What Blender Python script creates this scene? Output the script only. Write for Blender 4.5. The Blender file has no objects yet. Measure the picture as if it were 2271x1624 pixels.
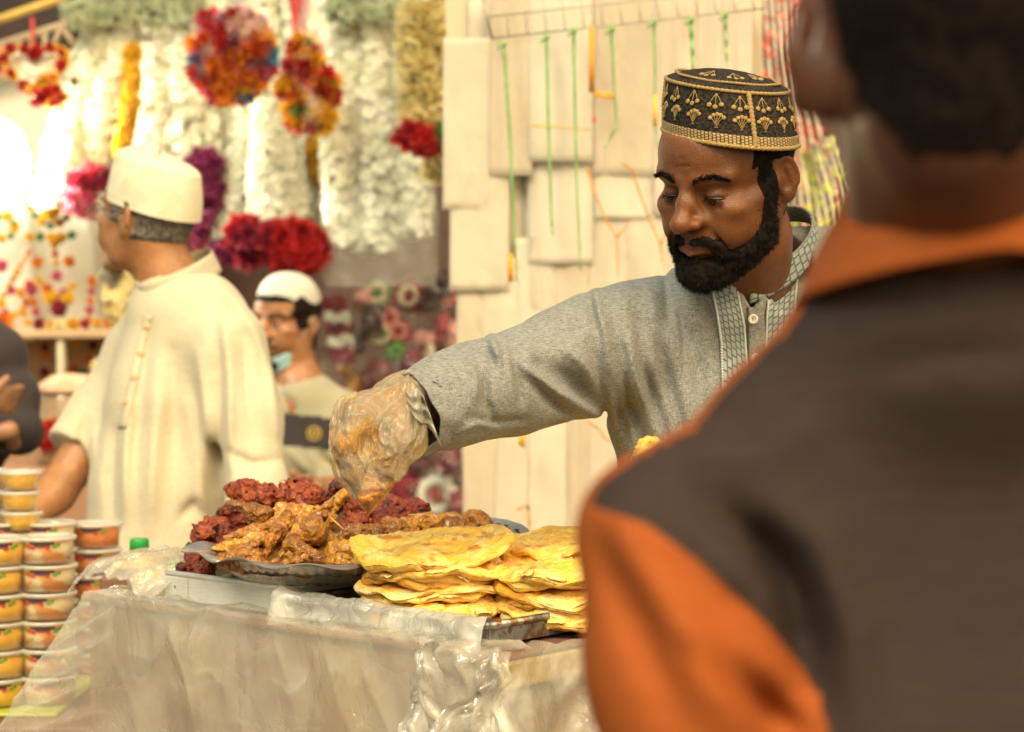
import bpy, bmesh, math, random, time
import numpy as np
from mathutils import Vector, Matrix, Euler
from mathutils.bvhtree import BVHTree

random.seed(7)
RNG = np.random.default_rng(11)
SC = bpy.context.scene
COL = SC.collection

# ------------------------------------------------------------------ camera
CAM = np.array([0.0, 0.0, 1.33])
PITCH = math.radians(1.41)
FPX = 4542.0                      # focal length in pixels of a 2271 x 1624 reading of the photograph
FWD = np.array([0, math.cos(PITCH), -math.sin(PITCH)])
UP = np.array([0, math.sin(PITCH), math.cos(PITCH)])
RIGHT = np.array([1.0, 0, 0])
cd = bpy.data.cameras.new('camera')
cam = bpy.data.objects.new('camera', cd)
COL.objects.link(cam)
cam.location = CAM
cam.rotation_euler = (math.pi / 2 - PITCH, 0, 0)
cd.sensor_width = 36.0
cd.lens = 72.0
cd.clip_start = 0.05
cd.clip_end = 200
cd.dof.use_dof = True
cd.dof.focus_distance = 2.46
cd.dof.aperture_fstop = 4.8
SC.camera = cam

# ------------------------------------------------------------------ sky, sun, exposure
LAMP_W = 15.0
SUN_EL, SUN_AZ = math.radians(45), math.radians(-30)     # azimuth: from the viewer's side, to the left
w = bpy.data.worlds.new('World')
SC.world = w
w.use_nodes = True
nt = w.node_tree
bg = nt.nodes['Background']
sky = nt.nodes.new('ShaderNodeTexSky')
sky.sky_type = 'NISHITA'
sky.sun_disc = False
sky.sun_elevation = SUN_EL
sky.sun_rotation = math.pi + SUN_AZ
sky.air_density = 1.0
sky.dust_density = 4.0
sky.ozone_density = 0.4
tint = nt.nodes.new('ShaderNodeMix')
tint.data_type = 'RGBA'
tint.blend_type = 'MULTIPLY'
tint.inputs[0].default_value = 1.0
nt.links.new(sky.outputs[0], tint.inputs[6])
tint.inputs[7].default_value = (1.0, 0.88, 0.57, 1)      # warm tint added by hand to the sky light; no awning is built
nt.links.new(tint.outputs[2], bg.inputs['Color'])
bg.inputs['Strength'].default_value = 0.15
sl = bpy.data.lights.new('sun', 'SUN')
sl.energy = 1.6
sl.angle = math.radians(22)
sl.color = (1.0, 0.92, 0.68)
sun = bpy.data.objects.new('sun', sl)
COL.objects.link(sun)
_sd = Vector((math.sin(SUN_AZ) * math.cos(SUN_EL), -math.cos(SUN_AZ) * math.cos(SUN_EL), math.sin(SUN_EL)))
sun.rotation_euler = _sd.to_track_quat('Z', 'Y').to_euler()
SC.view_settings.view_transform = 'Standard'
SC.view_settings.look = 'None'
SC.view_settings.exposure = 0.86
SC.view_settings.gamma = 1.0
SC.view_settings.use_curve_mapping = False
SC.render.engine = 'CYCLES'
SC.cycles.use_denoising = True
SC.cycles.max_bounces = 8
SC.cycles.transparent_max_bounces = 16
SC.cycles.caustics_reflective = False
SC.cycles.caustics_refractive = False
SC.cycles.sample_clamp_indirect = 6.0
# ------------------------------------------------------------------ helpers
def P(u, v, d):
    """World point seen at pixel (u, v) of the 2271 x 1624 reading, d metres along the view axis."""
    return CAM + RIGHT * ((u - 1135.5) / FPX * d) - UP * ((v - 812) / FPX * d) + FWD * d

def px(r, d):
    return r * d / FPX

def proj(p):
    q = np.asarray(p) - CAM
    d = q @ FWD
    return 1135.5 + (q @ RIGHT) / d * FPX, 812 - (q @ UP) / d * FPX

def tag(o, label=None, cat=None, group=None, kind=None):
    if label: o['label'] = label
    if cat: o['category'] = cat
    if group: o['group'] = group
    if kind: o['kind'] = kind
    return o

def empty(name, loc=(0, 0, 0), label=None, cat=None, group=None):
    o = bpy.data.objects.new(name, None)
    o.empty_display_size = 0.05
    COL.objects.link(o)
    o.location = Vector([float(x) for x in loc])
    return tag(o, label, cat, group)

def link(name, me, m=None, parent=None):
    """Link a mesh whose vertices are in world space; a child is put in its parent's space."""
    if m is not None:
        for x in (m if isinstance(m, (list, tuple)) else [m]):
            me.materials.append(x)
    o = bpy.data.objects.new(name, me)
    COL.objects.link(o)
    if parent is not None:
        o.parent = parent
        if parent.parent is None:
            o.matrix_parent_inverse = Matrix.Translation(-parent.location)
    else:                                   # a thing of one mesh: its origin goes to its base
        n = len(me.vertices)
        co = np.empty(n * 3, np.float32); me.vertices.foreach_get('co', co); co = co.reshape(-1, 3)
        lo, hi = co.min(0), co.max(0)
        b = np.array([(lo[0] + hi[0]) / 2, (lo[1] + hi[1]) / 2, lo[2]], np.float32)
        me.vertices.foreach_set('co', (co - b).ravel()); me.update()
        o.location = Vector([float(x) for x in b])
    return o

def mesh(name, verts, faces, smooth=True):
    me = bpy.data.meshes.new(name)
    verts = np.asarray(verts, np.float32)
    if isinstance(faces, np.ndarray):
        n, k = faces.shape
        me.vertices.add(len(verts)); me.vertices.foreach_set('co', verts.ravel())
        me.loops.add(n * k); me.loops.foreach_set('vertex_index', faces.astype(np.int32).ravel())
        me.polygons.add(n); me.polygons.foreach_set('loop_start', np.arange(0, n * k, k, dtype=np.int32))
        me.update(calc_edges=True)
        me.validate()
    else:
        me.from_pydata([tuple(v) for v in verts], [], faces)
    me.polygons.foreach_set('use_smooth', np.full(len(me.polygons), smooth))
    me.update()
    return me

class MB:
    """Collects shapes; build() links them as one mesh object."""
    def __init__(s):
        s.v, s.f, s.mi, s.n = [], [], [], 0
    def add(s, v, f, mi=0):
        v = np.asarray(v, float)
        s.v.append(v)
        n = s.n
        s.f += [tuple(int(i) + n for i in q) for q in f]
        s.mi += [mi] * len(f)
        s.n += len(v)
        return s
    def box(s, c, size, R=None, mi=0, taper=1.0):
        x, y, z = np.array(size) / 2.0
        v = np.array([[sx * x * (taper if sz > 0 else 1), sy * y * (taper if sz > 0 else 1), sz * z] for sz in (-1, 1) for sy in (-1, 1) for sx in (-1, 1)])
        if R is not None: v = v @ np.array(R).T
        return s.add(v + np.array(c), [(0, 2, 3, 1), (4, 5, 7, 6), (0, 1, 5, 4), (2, 6, 7, 3), (0, 4, 6, 2), (1, 3, 7, 5)], mi)
    def bbox(s, c, size, b, R=None, mi=0):
        """box with chamfered edges"""
        bm = bmesh.new()
        bmesh.ops.create_cube(bm, size=1.0)
        bmesh.ops.scale(bm, vec=Vector(size), verts=bm.verts)
        bmesh.ops.bevel(bm, geom=bm.edges[:], offset=b, segments=2, profile=0.5, affect='EDGES')
        bm.verts.ensure_lookup_table()
        v = np.array([x.co[:] for x in bm.verts]); f = [[q.index for q in fa.verts] for fa in bm.faces]
        bm.free()
        if R is not None: v = v @ np.array(R).T
        return s.add(v + np.array(c), f, mi)
    def tube(s, pts, r, n=8, mi=0, cap=True, flat=None):
        pts = np.asarray(pts, float)
        m = len(pts)
        r = np.broadcast_to(np.asarray(r, float), (m,))
        tn = np.gradient(pts, axis=0) if m > 1 else np.array([[0, 0, 1.]])
        tn /= np.linalg.norm(tn, axis=1)[:, None] + 1e-12
        ref = np.array([0, 0, 1.0]) if abs(tn[0][2]) < 0.9 else np.array([1.0, 0, 0])
        V = []
        for i in range(m):
            a = np.cross(tn[i], ref); a /= np.linalg.norm(a) + 1e-12
            b = np.cross(a, tn[i]); ref = b
            t = np.linspace(0, 2 * np.pi, n, endpoint=False)
            fb = 1.0 if flat is None else flat
            V.append(pts[i] + r[i] * (np.cos(t)[:, None] * a + fb * np.sin(t)[:, None] * b))
        V = np.concatenate(V)
        F = [(i * n + j, i * n + (j + 1) % n, (i + 1) * n + (j + 1) % n, (i + 1) * n + j) for i in range(m - 1) for j in range(n)]
        if cap:
            F += [tuple(range(n))[::-1], tuple((m - 1) * n + j for j in range(n))]
        return s.add(V, F, mi)
    def lathe(s, prof, c, n=32, R=None, mi=0, close=False):
        """prof: (radius, z) pairs turned round z"""
        t = np.linspace(0, 2 * np.pi, n, endpoint=False)
        V = np.concatenate([np.stack([r * np.cos(t), r * np.sin(t), np.full(n, z)], 1) for r, z in prof])
        if R is not None: V = V @ np.array(R).T
        m = len(prof)
        F = [(i * n + j, i * n + (j + 1) % n, (i + 1) * n + (j + 1) % n, (i + 1) * n + j) for i in range(m - 1) for j in range(n)]
        if close:
            F += [tuple(range(n))[::-1], tuple((m - 1) * n + j for j in range(n))]
        return s.add(V + np.array(c), F, mi)
    def blob(s, c, r, n=8, m=5, R=None, mi=0):
        t = np.linspace(0, 2 * np.pi, n, endpoint=False)
        V = [[0, 0, 1]]
        for i in range(1, m):
            a = math.pi * i / m
            V += [[math.sin(a) * math.cos(x), math.sin(a) * math.sin(x), math.cos(a)] for x in t]
        V += [[0, 0, -1]]
        V = np.array(V) * np.array(r)
        if R is not None: V = V @ np.array(R).T
        F = [(0, 1 + j, 1 + (j + 1) % n) for j in range(n)]
        for i in range(m - 2):
            o = 1 + i * n
            F += [(o + j, o + n + j, o + n + (j + 1) % n, o + (j + 1) % n) for j in range(n)]
        o = 1 + (m - 2) * n
        F += [(o + j, len(V) - 1, o + (j + 1) % n) for j in range(n)]
        return s.add(V + np.array(c), F, mi)
    def grid(s, G, mi=0, wrap=False):
        a, b = G.shape[:2]
        F = []
        for i in range(a - 1):
            for j in range(b if wrap else b - 1):
                k = (j + 1) % b
                F.append((i * b + j, i * b + k, (i + 1) * b + k, (i + 1) * b + j))
        return s.add(G.reshape(-1, 3), F, mi)
    def sheet(s, G, th, mi=0):
        """a grid given thickness th along its own normals"""
        a, b = G.shape[:2]
        du = np.gradient(G, axis=1); dv = np.gradient(G, axis=0)
        nr = np.cross(du, dv); nr /= np.linalg.norm(nr, axis=2)[..., None] + 1e-12
        A, B = G + nr * th / 2, G - nr * th / 2
        V = np.concatenate([A.reshape(-1, 3), B.reshape(-1, 3)])
        o = a * b
        F = []
        for i in range(a - 1):
            for j in range(b - 1):
                q = (i * b + j, i * b + j + 1, (i + 1) * b + j + 1, (i + 1) * b + j)
                F += [q, tuple(x + o for x in q[::-1])]
        rim = [j for j in range(b)] + [i * b + b - 1 for i in range(1, a)] + [(a - 1) * b + j for j in range(b - 2, -1, -1)] + [i * b for i in range(a - 2, 0, -1)]
        for i in range(len(rim)):
            p, q = rim[i], rim[(i + 1) % len(rim)]
            F.append((q, p, p + o, q + o))
        return s.add(V, F, mi)
    def build(s, name, m, parent=None, smooth=True):
        V = np.concatenate(s.v)
        me = mesh(name, V, s.f, smooth)
        if max(s.mi) > 0:
            me.polygons.foreach_set('material_index', np.array(s.mi, np.int32))
        return link(name, me, m, parent)

def rot(z=0, x=0, y=0):
    """rotation matrix: roll y first, then pitch x, then yaw z (degrees)"""
    return np.array((Euler((0, 0, math.radians(z))).to_matrix() @ Euler((math.radians(x), 0, 0)).to_matrix() @ Euler((0, math.radians(y), 0)).to_matrix()))

# ------------------------------------------------------------------ noise
_PERM = np.random.default_rng(3).random(4096).astype(np.float32)
def vnoise(p, f=1.0, seed=0):
    q = np.asarray(p, np.float32) * f + 100.0
    i = np.floor(q).astype(np.int64)
    t = (q - i).astype(np.float32)
    t = t * t * (3 - 2 * t)
    def h(a, b, c):
        return _PERM[((i[:, 0] + a) * 73 + (i[:, 1] + b) * 179 + (i[:, 2] + c) * 283 + seed * 911 + ((i[:, 0] + a) * (i[:, 1] + b) * 7 + (i[:, 2] + c) * (i[:, 0] + a) * 13)) % 4096]
    x, y, z = t[:, 0], t[:, 1], t[:, 2]
    c00 = h(0, 0, 0) * (1 - x) + h(1, 0, 0) * x
    c10 = h(0, 1, 0) * (1 - x) + h(1, 1, 0) * x
    c01 = h(0, 0, 1) * (1 - x) + h(1, 0, 1) * x
    c11 = h(0, 1, 1) * (1 - x) + h(1, 1, 1) * x
    return ((c00 * (1 - y) + c10 * y) * (1 - z) + (c01 * (1 - y) + c11 * y) * z) * 2 - 1

def fbm(p, f, oct=3, seed=0):
    a, s = 0.0, 1.0
    for k in range(oct):
        a = a + s * vnoise(p, f, seed + k * 5)
        f *= 2.05; s *= 0.5
    return a

# ------------------------------------------------------------------ distance fields
def A3(x): return np.asarray(x, np.float32)
def ln(q): return np.sqrt((q * q).sum(1))
def sph(p, c, r): return ln(p - A3(c)) - r
def ell(p, c, r, R=None):
    q = p - A3(c)
    if R is not None: q = q @ A3(R)
    r = A3(r)
    k0 = ln(q / r); k1 = ln(q / (r * r)) + 1e-9
    return k0 * (k0 - 1) / k1
def cap(p, a, b, ra, rb=None):
    if rb is None: rb = ra
    a, b = A3(a), A3(b)
    pa, ba = p - a, b - a
    h = np.clip(pa @ ba / (ba @ ba + 1e-12), 0, 1)
    return ln(pa - h[:, None] * ba) - (ra + (rb - ra) * h)
def smin(a, b, k):
    h = np.clip(0.5 + 0.5 * (b - a) / k, 0, 1)
    return b + (a - b) * h - k * h * (1 - h)
def smax(a, b, k): return -smin(-a, -b, k)
def chain(p, pts, k=0.01):
    """pts: (point, radius) list; smooth chain of tapered capsules"""
    d = None
    for (a, ra), (b, rb) in zip(pts[:-1], pts[1:]):
        c = cap(p, a, b, ra, rb)
        d = c if d is None else smin(d, c, k)
    return d
def poly_d(p, pts):
    d = None
    for a, b in zip(pts[:-1], pts[1:]):
        c = cap(p, a, b, 0.0)
        d = c if d is None else np.minimum(d, c)
    return d
def sstep(x, a, b):
    t = np.clip((x - a) / (b - a), 0, 1)
    return t * t * (3 - 2 * t)

def sdf_mesh(f, lo, hi, h, name='m', slack=1.7, smooth_it=1):
    """Surface-nets mesh of f = 0 on a sparse grid of cell h."""
    lo, hi = np.array(lo, float), np.array(hi, float)
    B = 8
    nb = np.maximum(1, np.ceil((hi - lo) / (h * B)).astype(int))
    bi = np.stack(np.meshgrid(*[np.arange(n) for n in nb], indexing='ij'), -1).reshape(-1, 3)
    cen = lo + (bi + 0.5) * h * B
    d = f(cen.astype(np.float32))
    bi = bi[np.abs(d) < 0.87 * h * B * slack]
    g = np.arange(B + 1)
    G = np.stack(np.meshgrid(g, g, g, indexing='ij'), -1).reshape(-1, 3)
    ids, pos, edges = [], [], []
    N = nb * B + 2
    key = lambda c: (c[..., 0] * N[1] + c[..., 1]) * N[2] + c[..., 2]
    CH = 700
    for s in range(0, len(bi), CH):
        b = bi[s:s + CH]
        node = b[:, None, :] * B + G[None]
        val = f((lo + node.reshape(-1, 3) * h).astype(np.float32)).reshape(len(b), B + 1, B + 1, B + 1)
        ins = val < 0
        cnt = np.zeros((len(b), B, B, B), np.int8)
        for dx in (0, 1):
            for dy in (0, 1):
                for dz in (0, 1):
                    cnt += ins[:, dx:dx + B, dy:dy + B, dz:dz + B]
        act = np.argwhere((cnt > 0) & (cnt < 8))
        if len(act) == 0: continue
        bb, x, y, z = act.T
        acc = np.zeros((len(act), 3)); num = np.zeros(len(act))
        for ax in range(3):
            o1, o2 = [(1, 2), (0, 2), (0, 1)][ax]
            for e1 in (0, 1):
                for e2 in (0, 1):
                    o = [0, 0, 0]; o[o1] = e1; o[o2] = e2
                    o_ = o.copy(); o_[ax] = 1
                    va = val[bb, x + o[0], y + o[1], z + o[2]]
                    vb = val[bb, x + o_[0], y + o_[1], z + o_[2]]
                    cr = (va < 0) != (vb < 0)
                    t = np.where(cr, va / np.where(cr, va - vb, 1), 0)
                    for c in range(3):
                        acc[:, c] += np.where(cr, o[c] + (t if c == ax else 0), 0)
                    num += cr
        gc = b[bb] * B + np.stack([x, y, z], 1)
        ids.append(key(gc)); pos.append(lo + (gc + acc / num[:, None]) * h)
        for ax in range(3):
            va = ins[:, :B, :B, :B]
            sl = [slice(0, B)] * 3; sl[ax] = slice(1, B + 1)
            vb = ins[(slice(None), *sl)]
            e = np.argwhere(va != vb)
            if len(e):
                fl = va[e[:, 0], e[:, 1], e[:, 2], e[:, 3]]
                edges.append((ax, b[e[:, 0]] * B + e[:, 1:], fl))
    ids = np.concatenate(ids); pos = np.concatenate(pos)
    o = np.argsort(ids); ids = ids[o]; pos = pos[o]
    faces = []
    for ax, nd, fl in edges:
        a1, a2 = [(1, 2), (2, 0), (0, 1)][ax]
        q = []
        for s1, s2 in ((-1, -1), (0, -1), (0, 0), (-1, 0)):
            c = nd.copy(); c[:, a1] += s1; c[:, a2] += s2
            k = key(c)
            j = np.clip(np.searchsorted(ids, k), 0, len(ids) - 1)
            q.append(np.where((ids[j] == k) & (c.min(1) >= 0), j, -1))
        q = np.stack(q, 1)
        q[~fl] = q[~fl][:, ::-1]
        faces.append(q[q.min(1) >= 0])
    F = np.concatenate(faces)
    for _ in range(smooth_it):
        acc = np.zeros_like(pos); num = np.zeros(len(pos))
        for a in range(4):
            for bq in (1, 3):
                np.add.at(acc, F[:, a], pos[F[:, (a + bq) % 4]]); np.add.at(num, F[:, a], 1)
        pos = np.where(num[:, None] > 0, pos * 0.5 + 0.5 * acc / np.maximum(num, 1)[:, None], pos)
    return pos, F

def split_faces(pos, F, lab):
    """one (verts, faces) pair for each value of the face label"""
    out = {}
    for k in np.unique(lab):
        f = F[lab == k]
        u, inv = np.unique(f, return_inverse=True)
        out[int(k)] = (pos[u], inv.reshape(f.shape))
    return out

def vcol(me, C, name='tone'):
    a = me.color_attributes.new(name, 'FLOAT_COLOR', 'POINT')
    C = np.concatenate([C, np.ones((len(C), 1))], 1).astype(np.float32)
    a.data.foreach_set('color', C.ravel())

# ------------------------------------------------------------------ materials
def M(name, c, c2=None, scale=20.0, rough=0.6, bump=None, metal=0.0, spec=0.5, sss=0.0, coat=0.0, sheen=0.0, detail=4.0, lo=0.4, hi=0.62,
      stretch=None, trans=0.0, alpha=1.0, attr=None, c3=None, scale3=6.0, lo3=0.5, hi3=0.65, rough2=None, emit=None, ior=1.45, sub=None, tw=0.0):
    m = bpy.data.materials.new(name)
    m.use_nodes = True
    nt = m.node_tree
    b = nt.nodes['Principled BSDF']
    L = nt.links.new
    b.inputs['Base Color'].default_value = (*c, 1)
    b.inputs['Roughness'].default_value = rough
    b.inputs['Metallic'].default_value = metal
    b.inputs['Specular IOR Level'].default_value = spec
    b.inputs['IOR'].default_value = ior
    b.inputs['Alpha'].default_value = alpha
    b.inputs['Transmission Weight'].default_value = trans
    if sss:
        b.inputs['Subsurface Weight'].default_value = sss
        b.inputs['Subsurface Radius'].default_value = sub or (0.012, 0.005, 0.002)
        b.inputs['Subsurface Scale'].default_value = 0.5
    if coat:
        b.inputs['Coat Weight'].default_value = coat
        b.inputs['Coat Roughness'].default_value = 0.15
    if sheen: b.inputs['Sheen Weight'].default_value = sheen
    if emit:
        b.inputs['Emission Color'].default_value = (*emit[:3], 1)
        b.inputs['Emission Strength'].default_value = emit[3]
    co = nt.nodes.new('ShaderNodeTexCoord').outputs['Object']
    if stretch:
        mp = nt.nodes.new('ShaderNodeMapping'); mp.inputs['Scale'].default_value = stretch
        L(co, mp.inputs[0]); co = mp.outputs[0]
    def noi(sc, lo, hi, det=detail):
        n = nt.nodes.new('ShaderNodeTexNoise'); n.inputs['Scale'].default_value = sc; n.inputs['Detail'].default_value = det
        L(co, n.inputs['Vector'])
        r = nt.nodes.new('ShaderNodeMapRange'); r.inputs[1].default_value = lo; r.inputs[2].default_value = hi
        L(n.outputs[0], r.inputs[0])
        return r.outputs[0]
    def mix(f, a, bb):
        x = nt.nodes.new('ShaderNodeMix'); x.data_type = 'RGBA'
        if hasattr(f, 'is_linked'): L(f, x.inputs[0])
        else: x.inputs[0].default_value = f
        for v, s in ((a, 6), (bb, 7)):
            if hasattr(v, 'is_linked'): L(v, x.inputs[s])
            else: x.inputs[s].default_value = (*v, 1)
        return x.outputs[2]
    colr = None
    if attr:
        an = nt.nodes.new('ShaderNodeVertexColor'); an.layer_name = attr
        colr = an.outputs[0]
    if c2 is not None:
        f = noi(scale, lo, hi)
        if attr:
            x = nt.nodes.new('ShaderNodeMix'); x.data_type = 'RGBA'; x.blend_type = 'MULTIPLY'; x.inputs[0].default_value = 1
            L(colr, x.inputs[6]); L(mix(f, (1, 1, 1), c2), x.inputs[7]); colr = x.outputs[2]
        else:
            colr = mix(f, c, c2)
        if rough2 is not None:
            r = nt.nodes.new('ShaderNodeMapRange'); r.inputs[3].default_value = rough; r.inputs[4].default_value = rough2
            L(f, r.inputs[0]); L(r.outputs[0], b.inputs['Roughness'])
    if c3 is not None:
        colr = mix(noi(scale3, lo3, hi3), colr if colr is not None else c, c3)
    if colr is not None: L(colr, b.inputs['Base Color'])
    if bump:
        n = nt.nodes.new('ShaderNodeTexNoise'); n.inputs['Scale'].default_value = bump[0]; n.inputs['Detail'].default_value = bump[2] if len(bump) > 2 else 4
        L(co, n.inputs['Vector'])
        bp = nt.nodes.new('ShaderNodeBump'); bp.inputs['Strength'].default_value = bump[1]; bp.inputs['Distance'].default_value = 0.004
        L(n.outputs[0], bp.inputs['Height']); L(bp.outputs[0], b.inputs['Normal'])
    if tw:   # thin fabric or petal that lets light through
        t = nt.nodes.new('ShaderNodeBsdfTranslucent')
        if colr is not None: L(colr, t.inputs[0])
        else: t.inputs[0].default_value = (*c, 1)
        ms = nt.nodes.new('ShaderNodeMixShader'); ms.inputs[0].default_value = tw
        L(b.outputs[0], ms.inputs[1]); L(t.outputs[0], ms.inputs[2])
        L(ms.outputs[0], nt.nodes['Material Output'].inputs[0])
    return m

def film(name, c=(0.9, 0.87, 0.78), clear=0.6, rough=0.12, bump=(60, 0.6), c2=None, scale=18.0, lo=0.45, hi=0.6, clear2=None, tint=(1, 1, 1), milk=0.0, gloss=0.085):
    """thin plastic film: part clear, part milky, with glossy creases"""
    m = bpy.data.materials.new(name); m.use_nodes = True
    nt = m.node_tree; L = nt.links.new
    out = nt.nodes['Material Output']
    b = nt.nodes['Principled BSDF']
    b.inputs['Base Color'].default_value = (*c, 1); b.inputs['Roughness'].default_value = rough; b.inputs['Specular IOR Level'].default_value = 0.9
    tr = nt.nodes.new('ShaderNodeBsdfTransparent'); tr.inputs[0].default_value = (*tint, 1)
    tl = nt.nodes.new('ShaderNodeBsdfTranslucent'); tl.inputs[0].default_value = (*c, 1)
    co = nt.nodes.new('ShaderNodeTexCoord').outputs['Object']
    n = nt.nodes.new('ShaderNodeTexNoise'); n.inputs['Scale'].default_value = bump[0]; n.inputs['Detail'].default_value = 5; n.inputs['Distortion'].default_value = 0.6
    L(co, n.inputs['Vector'])
    bp = nt.nodes.new('ShaderNodeBump'); bp.inputs['Strength'].default_value = bump[1]; bp.inputs['Distance'].default_value = 0.006
    pp = nt.nodes.new('ShaderNodeMath'); pp.operation = 'MULTIPLY_ADD'; pp.inputs[1].default_value = 2.0; pp.inputs[2].default_value = -1.0; L(n.outputs[0], pp.inputs[0])
    ab = nt.nodes.new('ShaderNodeMath'); ab.operation = 'ABSOLUTE'; L(pp.outputs[0], ab.inputs[0])
    sq = nt.nodes.new('ShaderNodeMath'); sq.operation = 'POWER'; sq.inputs[1].default_value = 0.6; L(ab.outputs[0], sq.inputs[0])
    L(sq.outputs[0], bp.inputs['Height'])
    b.inputs['Specular IOR Level'].default_value = 0.0
    body = b.outputs[0]
    if milk:
        m0 = nt.nodes.new('ShaderNodeMixShader'); m0.inputs[0].default_value = milk
        L(b.outputs[0], m0.inputs[1]); L(tl.outputs[0], m0.inputs[2]); body = m0.outputs[0]
    ms = nt.nodes.new('ShaderNodeMixShader'); ms.inputs[0].default_value = clear
    L(body, ms.inputs[1]); L(tr.outputs[0], ms.inputs[2])
    if c2 is not None:
        n2 = nt.nodes.new('ShaderNodeTexNoise'); n2.inputs['Scale'].default_value = scale; n2.inputs['Detail'].default_value = 5
        L(co, n2.inputs['Vector'])
        r = nt.nodes.new('ShaderNodeMapRange'); r.inputs[1].default_value = lo; r.inputs[2].default_value = hi
        L(n2.outputs[0], r.inputs[0])
        x = nt.nodes.new('ShaderNodeMix'); x.data_type = 'RGBA'
        L(r.outputs[0], x.inputs[0]); x.inputs[6].default_value = (*c, 1); x.inputs[7].default_value = (*c2, 1)
        L(x.outputs[2], b.inputs['Base Color'])
        r2 = nt.nodes.new('ShaderNodeMapRange'); r2.inputs[3].default_value = clear; r2.inputs[4].default_value = clear2 if clear2 is not None else clear
        L(r.outputs[0], r2.inputs[0]); L(r2.outputs[0], ms.inputs[0])
    gl = nt.nodes.new('ShaderNodeBsdfGlossy'); gl.inputs['Roughness'].default_value = rough; L(bp.outputs[0], gl.inputs['Normal'])
    lw = nt.nodes.new('ShaderNodeLayerWeight'); lw.inputs['Blend'].default_value = 0.5; L(bp.outputs[0], lw.inputs['Normal'])
    f3 = nt.nodes.new('ShaderNodeMath'); f3.operation = 'POWER'; f3.inputs[1].default_value = 3.0; L(lw.outputs['Facing'], f3.inputs[0])
    fr = nt.nodes.new('ShaderNodeMath'); fr.operation = 'MULTIPLY_ADD'; fr.inputs[1].default_value = 0.55; fr.inputs[2].default_value = gloss; L(f3.outputs[0], fr.inputs[0])
    mg = nt.nodes.new('ShaderNodeMixShader'); L(fr.outputs[0], mg.inputs[0]); L(ms.outputs[0], mg.inputs[1]); L(gl.outputs[0], mg.inputs[2])
    L(mg.outputs[0], out.inputs[0])
    return m
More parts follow.
